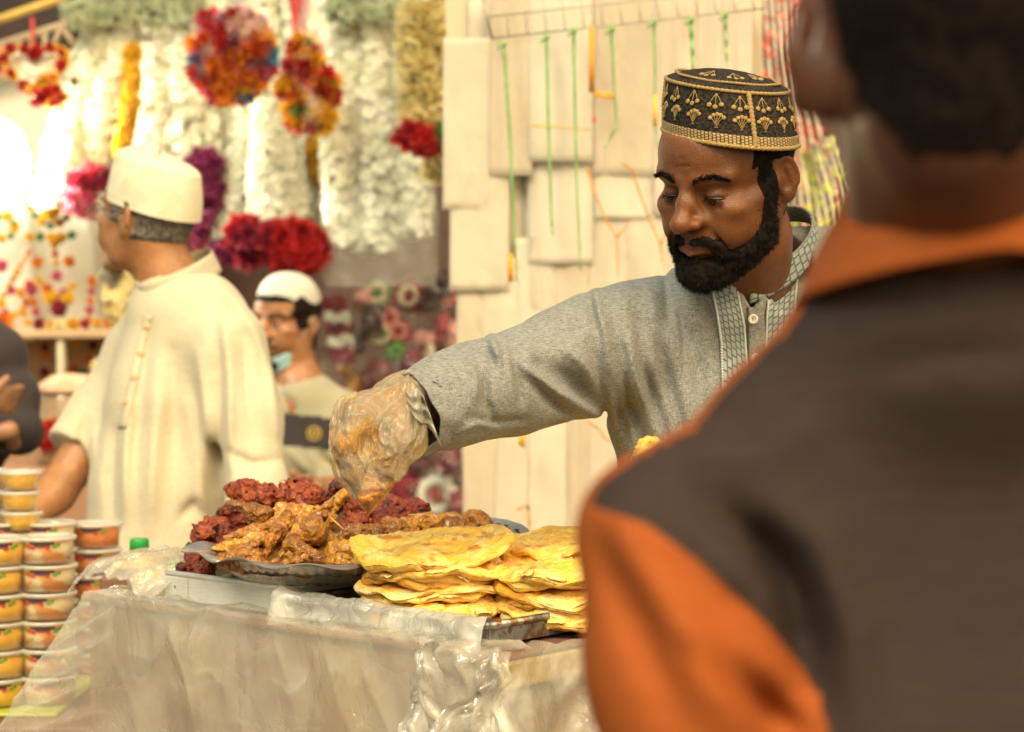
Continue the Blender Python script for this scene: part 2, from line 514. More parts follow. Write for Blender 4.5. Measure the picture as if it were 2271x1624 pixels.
# ------------------------------------------------------------------ heads (local: x to the person's left, -y the way the face looks, z up)
def head_sdf(q, k=1.0, jaw=1.0, nose=1.0, mouth=0.0, lids=0.55, gaunt=1.0):
    """distance to a man's head; mouth > 0 smiles; lids: 0 open eyes, 1 closed"""
    m = np.abs(q[:, 0]); s = np.stack([m, q[:, 1], q[:, 2]], 1)      # mirrored
    d = ell(q, (0, 0.016, 0.045), (0.0735, 0.0935, 0.080))
    d = smin(d, ell(q, (0, -0.034, 0.040), (0.062, 0.056, 0.056)), 0.03)          # forehead
    d = smin(d, ell(q, (0, -0.036, -0.040), (0.056 * jaw, 0.052, 0.066)), 0.03)     # mid face
    d = smin(d, cap(s, (0.060 * gaunt, 0.008, -0.035), (0.047 * jaw * gaunt, -0.022, -0.078), 0.013, 0.012), 0.022)  # jaw angle
    d = smin(d, cap(s, (0.047 * jaw * gaunt, -0.022, -0.078), (0.012, -0.074, -0.105), 0.012, 0.013), 0.022)
    d = smin(d, sph(q, (0, -0.078, -0.103), 0.0165), 0.016)                      # chin
    d = smin(d, ell(s, (0.043, -0.062, -0.014), (0.021, 0.021, 0.017)), 0.016)   # cheekbone
    d = smin(d, cap(s, (0.060 * (0.5 + 0.5 * gaunt), -0.035, -0.008), (0.071 * (0.6 + 0.4 * gaunt), 0.0, 0.004), 0.008, 0.008), 0.014)
    d = smin(d, ell(s, (0.034, -0.066, -0.046), (0.021, 0.022, 0.026)), 0.018)   # cheek
    d = smin(d, cap(s, (0.012, -0.0865, 0.027), (0.048, -0.070, 0.030), 0.0085, 0.007), 0.012)  # brow ridge
    d = smin(d, ell(s, (0.044 * gaunt, -0.018, -0.036), (0.025, 0.043, 0.046)), 0.02)     # side of the face
    d = smin(d, ell(s, (0.066, 0.016, -0.010), (0.0125, 0.015, 0.026)), 0.010)
    # sockets
    d = smax(d, -ell(s, (0.031, -0.104, 0.0085), (0.0195, 0.0195, 0.0125)), 0.012)
    d = smax(d, -ell(s, (0.015, -0.104, 0.010), (0.008, 0.014, 0.011)), 0.008)
    # nose
    n = chain(q, [((0, -0.0875, 0.024), 0.0085), ((0, -0.0985, 0.002), 0.0085), ((0, -0.1105, -0.0185), 0.0108)], 0.008)
    n = smin(n, sph(q, (0, -0.1135, -0.0235), 0.0125 * nose), 0.008)
    n = smin(n, ell(s, (0.0135 * nose, -0.1005, -0.0265), (0.0085, 0.0115, 0.0080)), 0.006)
    n = smin(n, cap(s, (0.006, -0.095, -0.0), (0.019, -0.085, -0.027), 0.006, 0.006), 0.010)
    d = smin(d, n, 0.0075)
    d = smax(d, -ell(s, (0.0072, -0.1065, -0.0365), (0.0042, 0.0065, 0.0055)), 0.003)   # nostrils
    # muzzle and lips
    d = smin(d, ell(q, (0, -0.074, -0.061), (0.031, 0.026, 0.027)), 0.014)
    w = 0.024 + 0.004 * mouth; u = 0.004 * mouth
    ul = smin(cap(s, (0.0045, -0.1015, -0.0575), (w, -0.0865, -0.0625 + u), 0.0050, 0.0022), sph(q, (0, -0.1015, -0.0592), 0.0045), 0.004)
    ll = cap(s, (0.0, -0.0995, -0.0690), (w * 0.8, -0.0870, -0.0655 + u), 0.0062, 0.0028)
    d = smin(d, ul, 0.0035); d = smin(d, ll, 0.0035)
    d = smax(d, -cap(s, (0, -0.1075, -0.0632), (w + 0.002, -0.0905, -0.0640 + u * 1.3), 0.0014), 0.0025)
    d = smax(d, -cap(q, (0, -0.105, -0.047), (0, -0.106, -0.053), 0.0022), 0.004)
    d = smax(d, -cap(s, (0.0, -0.098, -0.0810), (0.015, -0.090, -0.0800), 0.003), 0.008)
    d = smax(d, -cap(s, (0.0235, -0.0985, -0.030), (0.036, -0.0835, -0.056), 0.0018), 0.007)  # smile fold
    # eyeballs under lids
    e = (0.0310, -0.0735, 0.0075)
    d = smin(d, sph(s, e, 0.0138), 0.003)
    lid = e[2] + 0.0095 - 0.0135 * lids
    a = smax(sph(s, e, 0.0175), -sph(s, e, 0.0117), 0.0005)
    slit = np.maximum(np.maximum(s[:, 2] - lid + 14 * (s[:, 0] - e[0]) ** 2, (e[2] - 0.0055 + 9 * (s[:, 0] - e[0]) ** 2) - s[:, 2]), s[:, 1] + 0.070)
    d = smax(d, -np.maximum(slit, sph(s, e, 0.0175)), 0.0012)
    d = smax(d, -cap(s, (0.020, -0.0875, 0.0135), (0.043, -0.0835, 0.0150), 0.0012), 0.003)     # lid crease
    for zz in (0.047, 0.056, 0.065):                                             # forehead lines
        d = smax(d, -cap(s, (0, -0.0955 + 0.42 * (zz - 0.04), zz), (0.034, -0.0815 + 0.42 * (zz - 0.04), zz + 0.002), 0.0006), 0.0028)
    d = smax(d, -cap(s, (0.018, -0.0900, -0.0075), (0.040, -0.0815, -0.0085), 0.0010), 0.004)   # under the eyes
    # ears
    er = rot(z=-26, x=8, y=-4)
    c = np.array((0.0775, 0.014, 0.0), np.float32)
    t = (s - c) @ A3(er)
    ear = ell(t, (0, 0, 0.004), (0.0065, 0.0175, 0.0285))
    ear = smin(ear, ell(t, (-0.001, -0.004, -0.021), (0.0062, 0.0095, 0.0115)), 0.008)
    rim = np.sqrt((np.sqrt((t[:, 1] / 0.0172) ** 2 + ((t[:, 2] - 0.006) / 0.0262) ** 2) * 0.0205 - 0.0190) ** 2 + (t[:, 0] - 0.004) ** 2) - 0.0034
    ear = smax(ear, -ell(t, (0.0105, -0.002, 0.006), (0.0085, 0.0115, 0.0195)), 0.003)
    rim = np.maximum(rim, -(t[:, 2] + 0.012))
    ear = smin(ear, rim, 0.003)
    ear = smin(ear, cap(t, (0.003, 0.004, 0.016), (0.002, 0.006, -0.010), 0.0034, 0.0036), 0.003)
    ear = smax(ear, -ell(t, (0.006, -0.008, -0.004), (0.007, 0.006, 0.008)), 0.003)
    ear = smin(ear, sph(t, (0.002, -0.0135, -0.005), 0.0045), 0.004)
    d = smin(d, ear, 0.005)
    return d * k

def lips_mask(q):
    m = np.abs(q[:, 0]); s = np.stack([m, q[:, 1], q[:, 2]], 1)
    d = np.minimum(cap(s, (0.0045, -0.1015, -0.0575), (0.022, -0.0865, -0.0625), 0.0056, 0.002), cap(s, (0.0, -0.0995, -0.0690), (0.018, -0.0870, -0.0655), 0.0068, 0.003))
    return 1 - sstep(d, -0.0004, 0.0022)

def skin_tones(q, base, lip, shade):
    """tone of each skin point (its own pigment): lips, lids, darker temples, ears"""
    n = len(q)
    base, lip, shade = map(np.array, (base, lip, shade))
    C = np.tile(base, (n, 1)).astype(float)
    f = fbm(q, 26, 3, 4)[:, None] * 0.16 + fbm(q, 160, 3, 9)[:, None] * 0.12
    C *= 1 + f
    m = np.abs(q[:, 0]); s = np.stack([m, q[:, 1], q[:, 2]], 1).astype(np.float32)
    w = (1 - sstep(sph(s, A3((0.031, -0.088, 0.006)), 0), 0.010, 0.022))[:, None] * 0.45
    C = C * (1 - w) + shade * w
    nz = (1 - sstep(sph(s, A3((0.0, -0.112, -0.024)), 0), 0.006, 0.028))[:, None] * 0.30
    C = C * (1 + nz * np.array([0.35, 0.1, 0.0]))
    L = (lips_mask(q) * (np.linalg.norm(q, axis=1) < 0.2))[:, None]
    return C * (1 - L) + lip * L

class Head:
    def __init__(s, pos, yaw, pitch, roll, k=1.0, zs=1.0, **kw):
        s.zs = zs
        s.H, s.R, s.k, s.kw = A3(pos), A3(rot(yaw, pitch, roll)), k, kw
    def loc(s, p):
        q = ((np.asarray(p, np.float32) - s.H) @ s.R) / s.k
        if s.zs != 1.0: q[:, 2] = np.where(q[:, 2] < 0, q[:, 2] / s.zs, q[:, 2])
        return q
    def world(s, q):
        q = np.array(q, np.float32)
        if s.zs != 1.0: q[..., 2] = np.where(q[..., 2] < 0, q[..., 2] * s.zs, q[..., 2])
        return s.H + (q * s.k) @ s.R.T
    def __call__(s, p):
        q = s.loc(p)
        r = ln(q)
        d = (r - 0.10) * s.k
        i = r < 0.185
        if i.any(): d[i] = head_sdf(q[i], s.k, **s.kw)
        return d

def strands(name, pts, nrm, down, n, length, width, m, parent, lay=0.6, seed=1, curl=0.25):
    """thin tapered hairs rooted on the given surface points"""
    g = np.random.default_rng(seed)
    i = g.integers(0, len(pts), n)
    p, nr = pts[i], nrm[i]
    dn = np.asarray(down, float)
    if dn.ndim == 1: dn = np.tile(dn, (n, 1))
    else: dn = dn[i]
    L = length * g.uniform(0.55, 1.2, n)[:, None]
    j = g.normal(0, curl, (n, 3))
    d1 = nr * (1 - lay) + dn * lay + j; d1 /= np.linalg.norm(d1, axis=1)[:, None]
    d2 = d1 * 0.5 + dn * 0.6 + g.normal(0, curl * 1.6, (n, 3)); d2 /= np.linalg.norm(d2, axis=1)[:, None]
    sd = np.cross(d1, g.normal(0, 1, (n, 3))); sd /= np.linalg.norm(sd, axis=1)[:, None] + 1e-9
    a = p - nr * 0.001
    b = a + d1 * L * 0.55
    c = b + d2 * L * 0.45
    V = np.stack([a + sd * width / 2, a - sd * width / 2, b + sd * width * 0.4, b - sd * width * 0.4, c], 1).reshape(-1, 3)
    k = np.arange(n)[:, None] * 5
    F4 = np.concatenate([k, k + 1, k + 3, k + 2], 1)
    F3 = np.concatenate([k + 2, k + 3, k + 4], 1)
    me = mesh(name, V, [tuple(x) for x in F4] + [tuple(x) for x in F3])
    return link(name, me, m, parent)

def vnormals(pos, F):
    a = pos[F[:, 2]] - pos[F[:, 0]]; b = pos[F[:, 3]] - pos[F[:, 1]]
    n = np.cross(a, b)
    N = np.zeros_like(pos)
    for i in range(4): np.add.at(N, F[:, i], n)
    return N / (np.linalg.norm(N, axis=1)[:, None] + 1e-12)

def brow(name, hd, pts, m, parent, n=500, length=0.009, seed=2, spread=0.0032):
    """an eyebrow of short hairs along a line in head space, settled on the skin"""
    g = np.random.default_rng(seed)
    pts = np.asarray(pts, float)
    t = g.random(n) * (len(pts) - 1)
    i = np.minimum(t.astype(int), len(pts) - 2); f = (t - i)[:, None]
    q = pts[i] * (1 - f) + pts[i + 1] * f
    tang = pts[i + 1] - pts[i]; tang /= np.linalg.norm(tang, axis=1)[:, None]
    wd = spread * (1.15 - 0.75 * (t / (len(pts) - 1)))
    q[:, 2] += g.normal(0, 1, n) * wd
    q = q.astype(np.float32)
    for _ in range(4):                                   # walk along y on to the surface
        d = head_sdf(q, **hd.kw); q[:, 1] += d * 0.9
    nr = np.stack([(head_sdf(q + A3(e) * 0.001, **hd.kw) - head_sdf(q - A3(e) * 0.001, **hd.kw)) for e in np.eye(3)], 1)
    nr /= np.linalg.norm(nr, axis=1)[:, None]
    return strands(name, hd.world(q).astype(float), nr @ hd.R.T, (tang + np.array([0, 0, 0.25])) @ hd.R.T, n, length, 0.00055, m, parent, lay=0.8, seed=seed, curl=0.22)

SKIN_COAT = dict(rough=0.38, spec=0.5, sss=0.08, bump=(520, 0.25, 5))
# ------------------------------------------------------------------ shared garment tools
def tri2(u, v, T):
    """signed distance in pixels to a triangle of pixels"""
    T = np.array(T, float); d = None
    for i in range(3):
        a, b = T[i], T[(i + 1) % 3]
        e = b - a; n = np.array([e[1], -e[0]]) / np.linalg.norm(e)
        if (T[(i + 2) % 3] - a) @ n > 0: n = -n
        x = (u - a[0]) * n[0] + (v - a[1]) * n[1]
        d = x if d is None else np.maximum(d, x)
    return d

def puv(p):
    q = p.astype(np.float32) - A3(CAM)
    d = q @ A3(FWD)
    return 1135.5 + q[:, 0] / d * FPX, 812 - (q @ A3(UP)) / d * FPX, d

def folds(p, F, near=None):
    """sum of cloth folds: each (polyline of pixels, width in pixels, height in mm; below 0 a furrow)"""
    u, v, d = puv(p)
    Q = np.stack([u, v, np.zeros_like(u)], 1).astype(np.float32)
    out = np.zeros(len(p), np.float32)
    for pts, wd, hgt in F:
        pts = np.array(pts, float)
        lo, hi = pts.min(0) - 3 * wd, pts.max(0) + 3 * wd
        i = np.where((u > lo[0]) & (u < hi[0]) & (v > lo[1]) & (v < hi[1]))[0]
        if len(i) == 0: continue
        P3 = np.concatenate([pts, np.zeros((len(pts), 1))], 1)
        best = np.full(len(i), 1e9, np.float32); tt = np.zeros(len(i), np.float32)
        m = len(P3) - 1
        for k in range(m):
            a, b = A3(P3[k]), A3(P3[k + 1])
            pa = Q[i] - a; ba = b - a
            h = np.clip(pa @ ba / (ba @ ba), 0, 1)
            dd = ln(pa - h[:, None] * ba)
            c = dd < best
            best = np.where(c, dd, best); tt = np.where(c, (k + h) / m, tt)
        fade = np.sin(np.pi * np.clip(0.12 + 0.8 * tt, 0, 1))
        out[i] += hgt * 0.0019 * np.exp(-(best / wd) ** 2) * fade
    return out

def G3(*a): return [(P(u, v, d), px(r, d)) for u, v, d, r in a]

def patch(bvh, TL, TR, BL, BR, nu, nv, off=0.002, bow=None):
    """grid of points laid on a garment, in from the viewer's side: corner pixels or edge polylines"""
    G = np.zeros((nv, nu, 3))
    for i in range(nv):
        t = i / (nv - 1)
        L = np.array([np.interp(t, np.linspace(0, 1, len(TL)), [a[k] for a in TL]) for k in (0, 1)])
        Rr = np.array([np.interp(t, np.linspace(0, 1, len(TR)), [a[k] for a in TR]) for k in (0, 1)])
        for j in range(nu):
            s = j / (nu - 1)
            u, v = L * (1 - s) + Rr * s
            dr = P(u, v, 1.0) - CAM; dr /= np.linalg.norm(dr)
            h, nr, _, _ = bvh.ray_cast(Vector(CAM + dr * 1.2), Vector(dr))
            G[i, j] = np.array(h) - dr * off if h is not None else (G[i, j - 1] if j else G[i - 1, j])
    return G

def grid_uv(me, nu, nv, su, sv):
    uv = me.uv_layers.new(name='UVMap')
    n = np.empty(len(me.loops), np.int32); me.loops.foreach_get('vertex_index', n)
    n = n % (nu * nv)
    uv.data.foreach_set('uv', np.stack([(n // nu) / (nv - 1) * sv, (n % nu) / (nu - 1) * su], 1).astype(np.float32).ravel())

def stitch_mat(name, a, b, c, rough=0.55, offset=0.5, bw=0.5, bh=0.25, mort=0.05, strength=0.8, squash=1.0):
    """rows of raised stitches on cloth"""
    m = bpy.data.materials.new(name); m.use_nodes = True
    nt = m.node_tree; L = nt.links.new; p = nt.nodes['Principled BSDF']
    uv = nt.nodes.new('ShaderNodeUVMap')
    br = nt.nodes.new('ShaderNodeTexBrick')
    br.inputs['Color1'].default_value = (*a, 1); br.inputs['Color2'].default_value = (*b, 1); br.inputs['Mortar'].default_value = (*c, 1)
    br.inputs['Scale'].default_value = 1.0; br.inputs['Mortar Size'].default_value = mort; br.inputs['Mortar Smooth'].default_value = 0.6
    br.inputs['Brick Width'].default_value = bw; br.inputs['Row Height'].default_value = bh; br.offset = offset; br.squash = squash
    L(uv.outputs[0], br.inputs[0])
    L(br.outputs[0], p.inputs['Base Color']); p.inputs['Roughness'].default_value = rough
    iv = nt.nodes.new('ShaderNodeMath'); iv.operation = 'SUBTRACT'; iv.inputs[0].default_value = 1.0; L(br.outputs[1], iv.inputs[1])
    bp = nt.nodes.new('ShaderNodeBump'); bp.inputs['Strength'].default_value = strength; bp.inputs['Distance'].default_value = 0.003
    L(iv.outputs[0], bp.inputs['Height']); L(bp.outputs[0], p.inputs['Normal'])
    return m

def weave_mat(name, a, b, rough=0.85, sx=(1300, 1300, 150), sz=(150, 150, 1300), amt=0.5, c3=None, sheen=0.12, spec=0.25):
    """heathered cloth: crossed fine threads of two shades"""
    m = bpy.data.materials.new(name); m.use_nodes = True
    nt = m.node_tree; L = nt.links.new; p = nt.nodes['Principled BSDF']
    co = nt.nodes.new('ShaderNodeTexCoord').outputs['Object']
    outs = []
    for sc in (sx, sz):
        mp = nt.nodes.new('ShaderNodeMapping'); mp.inputs['Scale'].default_value = sc; L(co, mp.inputs[0])
        n = nt.nodes.new('ShaderNodeTexNoise'); n.inputs['Scale'].default_value = 1.0; n.inputs['Detail'].default_value = 2; L(mp.outputs[0], n.inputs[0]); outs.append(n.outputs[0])
    ad = nt.nodes.new('ShaderNodeMath'); ad.operation = 'ADD'; L(outs[0], ad.inputs[0]); L(outs[1], ad.inputs[1])
    r = nt.nodes.new('ShaderNodeMapRange'); r.inputs[1].default_value = 1.0 - amt / 2; r.inputs[2].default_value = 1.0 + amt / 2
    L(ad.outputs[0], r.inputs[0])
    x = nt.nodes.new('ShaderNodeMix'); x.data_type = 'RGBA'; L(r.outputs[0], x.inputs[0]); x.inputs[6].default_value = (*a, 1); x.inputs[7].default_value = (*b, 1)
    L(x.outputs[2], p.inputs['Base Color']); p.inputs['Roughness'].default_value = rough; p.inputs['Specular IOR Level'].default_value = spec
    p.inputs['Sheen Weight'].default_value = sheen
    bp = nt.nodes.new('ShaderNodeBump'); bp.inputs['Strength'].default_value = 0.25; bp.inputs['Distance'].default_value = 0.001
    L(ad.outputs[0], bp.inputs['Height']); L(bp.outputs[0], p.inputs['Normal'])
    return m

MAT_HAIR = M('black_hair', (0.008, 0.0055, 0.005), (0.020, 0.013, 0.010), scale=90, rough=0.75, spec=0.12, bump=(700, 0.6))
MAT_GOLD = M('gold_thread', (0.50, 0.33, 0.10), (0.28, 0.17, 0.05), scale=900, rough=0.45, spec=0.6, bump=(1500, 0.5))

# ------------------------------------------------------------------ the vendor in the grey kurta
def build_vendor():
    man = empty('person', P(1640, 812, 2.66) * np.array([1, 1, 0]), 'bearded man in grey kurta and black gold-embroidered cap reaching down with a gloved hand', 'person')
    hd = Head(P(1613, 399, 2.50), -40, 21, 6, k=0.968, zs=0.90, lids=0.78, nose=1.04, jaw=0.98)
    collar_c = P(1687, 566, 2.605)
    cback, cfront, cright, cleft = P(1745, 486, 2.665), P(1662, 652, 2.545), P(1800, 546, 2.60), P(1574, 588, 2.60)
    cx, cy = (cright - cleft) / 2, (cback - cfront) / 2
    cn = np.cross(cx, cy); cn /= np.linalg.norm(cn)
    arm = G3((1400, 745, 2.60, 78), (1230, 812, 2.54, 64), (1090, 858, 2.48, 58), (985, 882, 2.42, 47), (912, 884, 2.385, 38))
    palm = [((905, 886, 2.382), m) for m in ((800, 912, 2.345), (776, 908, 2.365), (768, 918, 2.385), (782, 934, 2.404))]
    fing = [G3((800, 912, 2.345, 20), (768, 985, 2.334, 18.5), (788, 1046, 2.343, 16.5), (815, 1092, 2.354, 13)),
            G3((776, 908, 2.365, 20), (748, 985, 2.360, 18.5), (774, 1052, 2.361, 16.5), (814, 1104, 2.363, 13)),
            G3((768, 918, 2.385, 19), (750, 992, 2.386, 17.5), (780, 1052, 2.381, 15.5), (818, 1096, 2.373, 12.5)),
            G3((782, 934, 2.404, 17), (772, 990, 2.405, 15), (794, 1040, 2.398, 13.5), (824, 1076, 2.386, 11)),
            G3((893, 910, 2.362, 30), (884, 978, 2.336, 24), (860, 1040, 2.341, 19), (828, 1092, 2.352, 14))]
    cb, ct = P(1620, 303, 2.492), P(1613, 184, 2.492)
    kx = P(1766, 318, 2.492) - P(1474, 290, 2.492); rx = np.linalg.norm(kx) / 2; kx /= np.linalg.norm(kx)
    kz = ct - cb
    tilt = math.radians(13)
    zc = kz / np.linalg.norm(kz)
    ky = np.cross(zc, kx); ky /= np.linalg.norm(ky)
    ky = ky * math.cos(tilt) + zc * math.sin(tilt)
    ry = 0.103
    pn = np.cross(kx, ky)
    def under_cap(p, d):
        """the skull stays inside the cap"""
        q = p - A3(cb)
        fy = np.cross(zc, kx)
        cyl = (np.sqrt((q @ A3(kx) / (rx * 0.965)) ** 2 + (q @ A3(fy) / (ry * 0.965)) ** 2) - 1) * 0.085
        return smax(d, np.where(q @ A3(pn) > 0.001, cyl, -1.0).astype(np.float32), 0.003)
    lfing = [G3((1690, 1080, 2.42, 40), (1620, 1062 + 9 * k, 2.37 + 0.018 * k, 22), (1560, 1056 + 13 * k, 2.355 + 0.018 * k, 18), (1522 - 6 * (k % 2), 1076 + 10 * k, 2.365 + 0.016 * k, 15)) for k in range(4)]
    lfing.append(G3((1680, 1060, 2.40, 34), (1620, 1034, 2.36, 24), (1570, 1026, 2.35, 20), (1530, 1036, 2.352, 16)))
    neck = [(hd.world((0, 0.020, -0.045)), 0.051), (hd.world((0, 0.030, -0.100)), 0.049), (P(1655, 606, 2.598), 0.051), (P(1694, 700, 2.672), 0.050)]
    trunk = G3((1440, 735, 2.61, 72), (1690, 740, 2.68, 90)), G3((1690, 740, 2.68, 90), (1880, 650, 2.69, 70)), G3((1520, 880, 2.65, 140), (1790, 850, 2.70, 150)), G3((1560, 1120, 2.66, 140), (1790, 1120, 2.72, 140))
    def hand(p):
        d = None
        for a, b in palm:
            c = cap(p, P(*a), P(*b), px(29, 2.38), px(23, 2.36))
            d = c if d is None else smin(d, c, 0.012)
        for f in fing:
            d = smin(d, chain(p, f, 0.004), 0.006)
        return d
    def body(p):
        d = chain(p, neck, 0.03)
        d = smin(d, under_cap(p, hd(p)), 0.018)
        d = smin(d, cap(p, hd.world((0.035, 0.035, -0.03)), P(1668, 655, 2.57), 0.016, 0.012), 0.015)     # neck muscle
        for t in trunk: d = smin(d, chain(p, t, 0.04), 0.05)
        a = chain(p, arm, 0.03)
        i = ln(p - A3(P(830, 980, 2.37))) < 0.16
        if i.any(): a[i] = smin(a[i], hand(p[i]), 0.014)
        d = smin(d, a, 0.03)
        la = chain(p, G3((1880, 650, 2.68, 74), (1960, 860, 2.66, 62), (1900, 1030, 2.53, 50), (1690, 1082, 2.42, 42)), 0.03)    # other arm, behind the customer
        i = ln(p - A3(P(1600, 1070, 2.38))) < 0.14
        if i.any():
            for f in lfing: la[i] = smin(la[i], chain(p[i], f, 0.004), 0.008)
        return smin(d, la, 0.03)
    pos, F = sdf_mesh(body, P(700, 1400, 2.2) - np.array([0, 0, .02]), np.array([P(2050, 150, 2.6)[0], 2.86, P(1600, 120, 2.5)[2]]), 0.0024)
    me = mesh('skin', pos, F)
    q = hd.loc(pos)
    vcol(me, skin_tones(q, SKIN_V, (0.20, 0.075, 0.055), (0.075, 0.032, 0.018)))
    skin = M('brown_skin', (0.2, 0.1, 0.05), attr='tone', **SKIN_COAT)
    link('body', me, skin, man)
    for sx in (1, -1):
        brow('eyebrow', hd, [(sx * x, -0.1, z) for x, z in ((0.010, 0.0255), (0.024, 0.0315), (0.038, 0.0335), (0.053, 0.0270))], MAT_HAIR, man, n=700, seed=3 + sx, spread=0.0023, length=0.0075)
        e = MB()                                                                    # lashes
        L = []
        for t in np.linspace(-1, 1, 13):
            qx = sx * (0.031 + 0.0125 * t)
            zz = 0.0075 + 0.0095 - 0.0135 * 0.78 - 14 * (0.0125 * t) ** 2 - 0.0006
            yy = -0.0735 - math.sqrt(max(1e-6, 0.0146 ** 2 - (0.0125 * t) ** 2 - (zz - 0.0075) ** 2))
            L.append((qx, yy, zz))
            if abs(t) < 0.95:
                a = np.array((qx, yy, zz)); bq = a + np.array((sx * 0.002 * t, -0.0055, -0.0022))
                e.tube(np.array([hd.world(a[None])[0], hd.world(((a + bq) / 2 + (0, 0, -.0008))[None])[0], hd.world(bq[None])[0]]), [0.00045, 0.0003, 0.0001], n=4)
        e.tube(hd.world(np.array(L)), 0.00095, n=6)
        e.build('eyelashes', MAT_HAIR, man)
        eb = MB(); eb.blob(hd.world(np.array([[sx * 0.031, -0.0735, 0.0075]]))[0], 0.0118, 20, 14)
        eo = eb.build('eye', M('eye_white', (0.5, 0.4, 0.32), rough=0.15), man)
        ib = MB(); ib.blob(hd.world(np.array([[sx * 0.031 - 0.001, -0.0790, 0.0025]]))[0], 0.0071, 16, 10)
        ib.build('iris', M('dark_iris', (0.02, 0.01, 0.006), rough=0.1), eo)
    # hair and beard
    def hair(p):
        q = hd.loc(p)
        s = np.stack([np.abs(q[:, 0]), q[:, 1], q[:, 2]], 1)
        y, z = q[:, 1], q[:, 2]
        reg = np.maximum(np.minimum(y + 0.046 - 0.30 * (z - 0.03), z - 0.030), np.minimum(y - 0.022, z + 0.060 - 0.1 * (y - 0.03)))
        reg = np.maximum(reg, np.minimum(np.minimum(y + 0.034, -0.004 - y), z + 0.01))
        reg = np.minimum(reg, 0.056 - z)
        h = body(p)
        ear = np.minimum(ln((s - A3((0.083, 0.018, 0.0))) / A3((0.6, 1.0, 1.25))) - 0.024, 0.02)
        d = smax(h - 0.0035 * sstep(reg, -0.002, 0.010) - 0.0010 * vnoise(p, 420, 2), -reg, 0.003)
        return smax(d, -ear, 0.002)
    hp, hf = sdf_mesh(hair, hd.H - 0.15, hd.H + 0.15, 0.002)
    hn = vnormals(hp, hf)
    ho = link('hair', mesh('hair', hp, hf), MAT_HAIR, man)
    strands('hair_strands', hp, hn, hd.R @ np.array((0, 0.3, -1.0)), 5000, 0.005, 0.0007, MAT_HAIR, ho, lay=0.5, seed=5)
    J = [((0.070, -0.018, 0.040), 0.010), ((0.068, -0.018, -0.016), 0.012), ((0.058, -0.024, -0.066), 0.021), ((0.030, -0.062, -0.098), 0.026), ((0.0, -0.082, -0.108), 0.028)]
    def beard(p):
        q = hd.loc(p); s = np.stack([np.abs(q[:, 0]), q[:, 1], q[:, 2]], 1)
        reg = chain(s, J, 0.01)
        reg = smin(reg, chain(s, [((0.002, -0.110, -0.0475), 0.0062), ((0.020, -0.1, -0.0520), 0.0072), ((0.034, -0.085, -0.064), 0.0085), ((0.033, -0.075, -0.090), 0.013)], 0.004), 0.006)
        reg = np.minimum(reg, sph(q, (0, -0.094, -0.0845), 0.0060))
        t = 0.0036 + 0.0075 * sstep(-q[:, 2], 0.055, 0.110) + 0.0028 * fbm(p, 190, 2, 3) * sstep(-q[:, 2], 0.04, 0.08)
        d = smax(hd(p) - t, reg + 0.0022 * vnoise(p, 330, 8), 0.004)
        d = smax(d, -(cap(s, (0, -0.100, -0.0640), (0.018, -0.093, -0.0640), 0.0100, 0.0068)), 0.003)
        return d
    bp, bf = sdf_mesh(beard, hd.H - 0.17, hd.H + 0.12, 0.0018)
    bn = vnormals(bp, bf)
    bo = link('beard', mesh('beard', bp, bf), MAT_HAIR, man)
    strands('beard_strands', bp, bn, hd.R @ np.array((0, -0.15, -1.0)), 15000, 0.0075, 0.0006, MAT_HAIR, bo, lay=0.55, seed=6, curl=0.35)
    g_ = np.random.default_rng(77)                                                   # thinner growth round the beard's edge
    fv = pos[ln(q) < 0.17]; fq = hd.loc(fv); fs = np.stack([np.abs(fq[:, 0]), fq[:, 1], fq[:, 2]], 1)
    rg_ = smin(chain(fs, J, 0.01), chain(fs, [((0.002, -0.110, -0.0475), 0.0062), ((0.020, -0.1, -0.0520), 0.0072), ((0.034, -0.085, -0.064), 0.0085), ((0.033, -0.075, -0.090), 0.013)], 0.004), 0.006)
    kp_ = (rg_ > -0.003) & (g_.random(len(rg_)) < np.exp(-np.clip(rg_, 0, 1) / 0.0042)) & (lips_mask(fq) < 0.2)
    hn_ = fv - hd.H; hn_ /= np.linalg.norm(hn_, axis=1)[:, None]
    strands('stubble', fv[kp_].astype(float), hn_[kp_].astype(float), hd.R @ np.array((0, -0.1, -1.0)), 3600, 0.0042, 0.00055, MAT_HAIR, bo, lay=0.75, seed=16, curl=0.3)
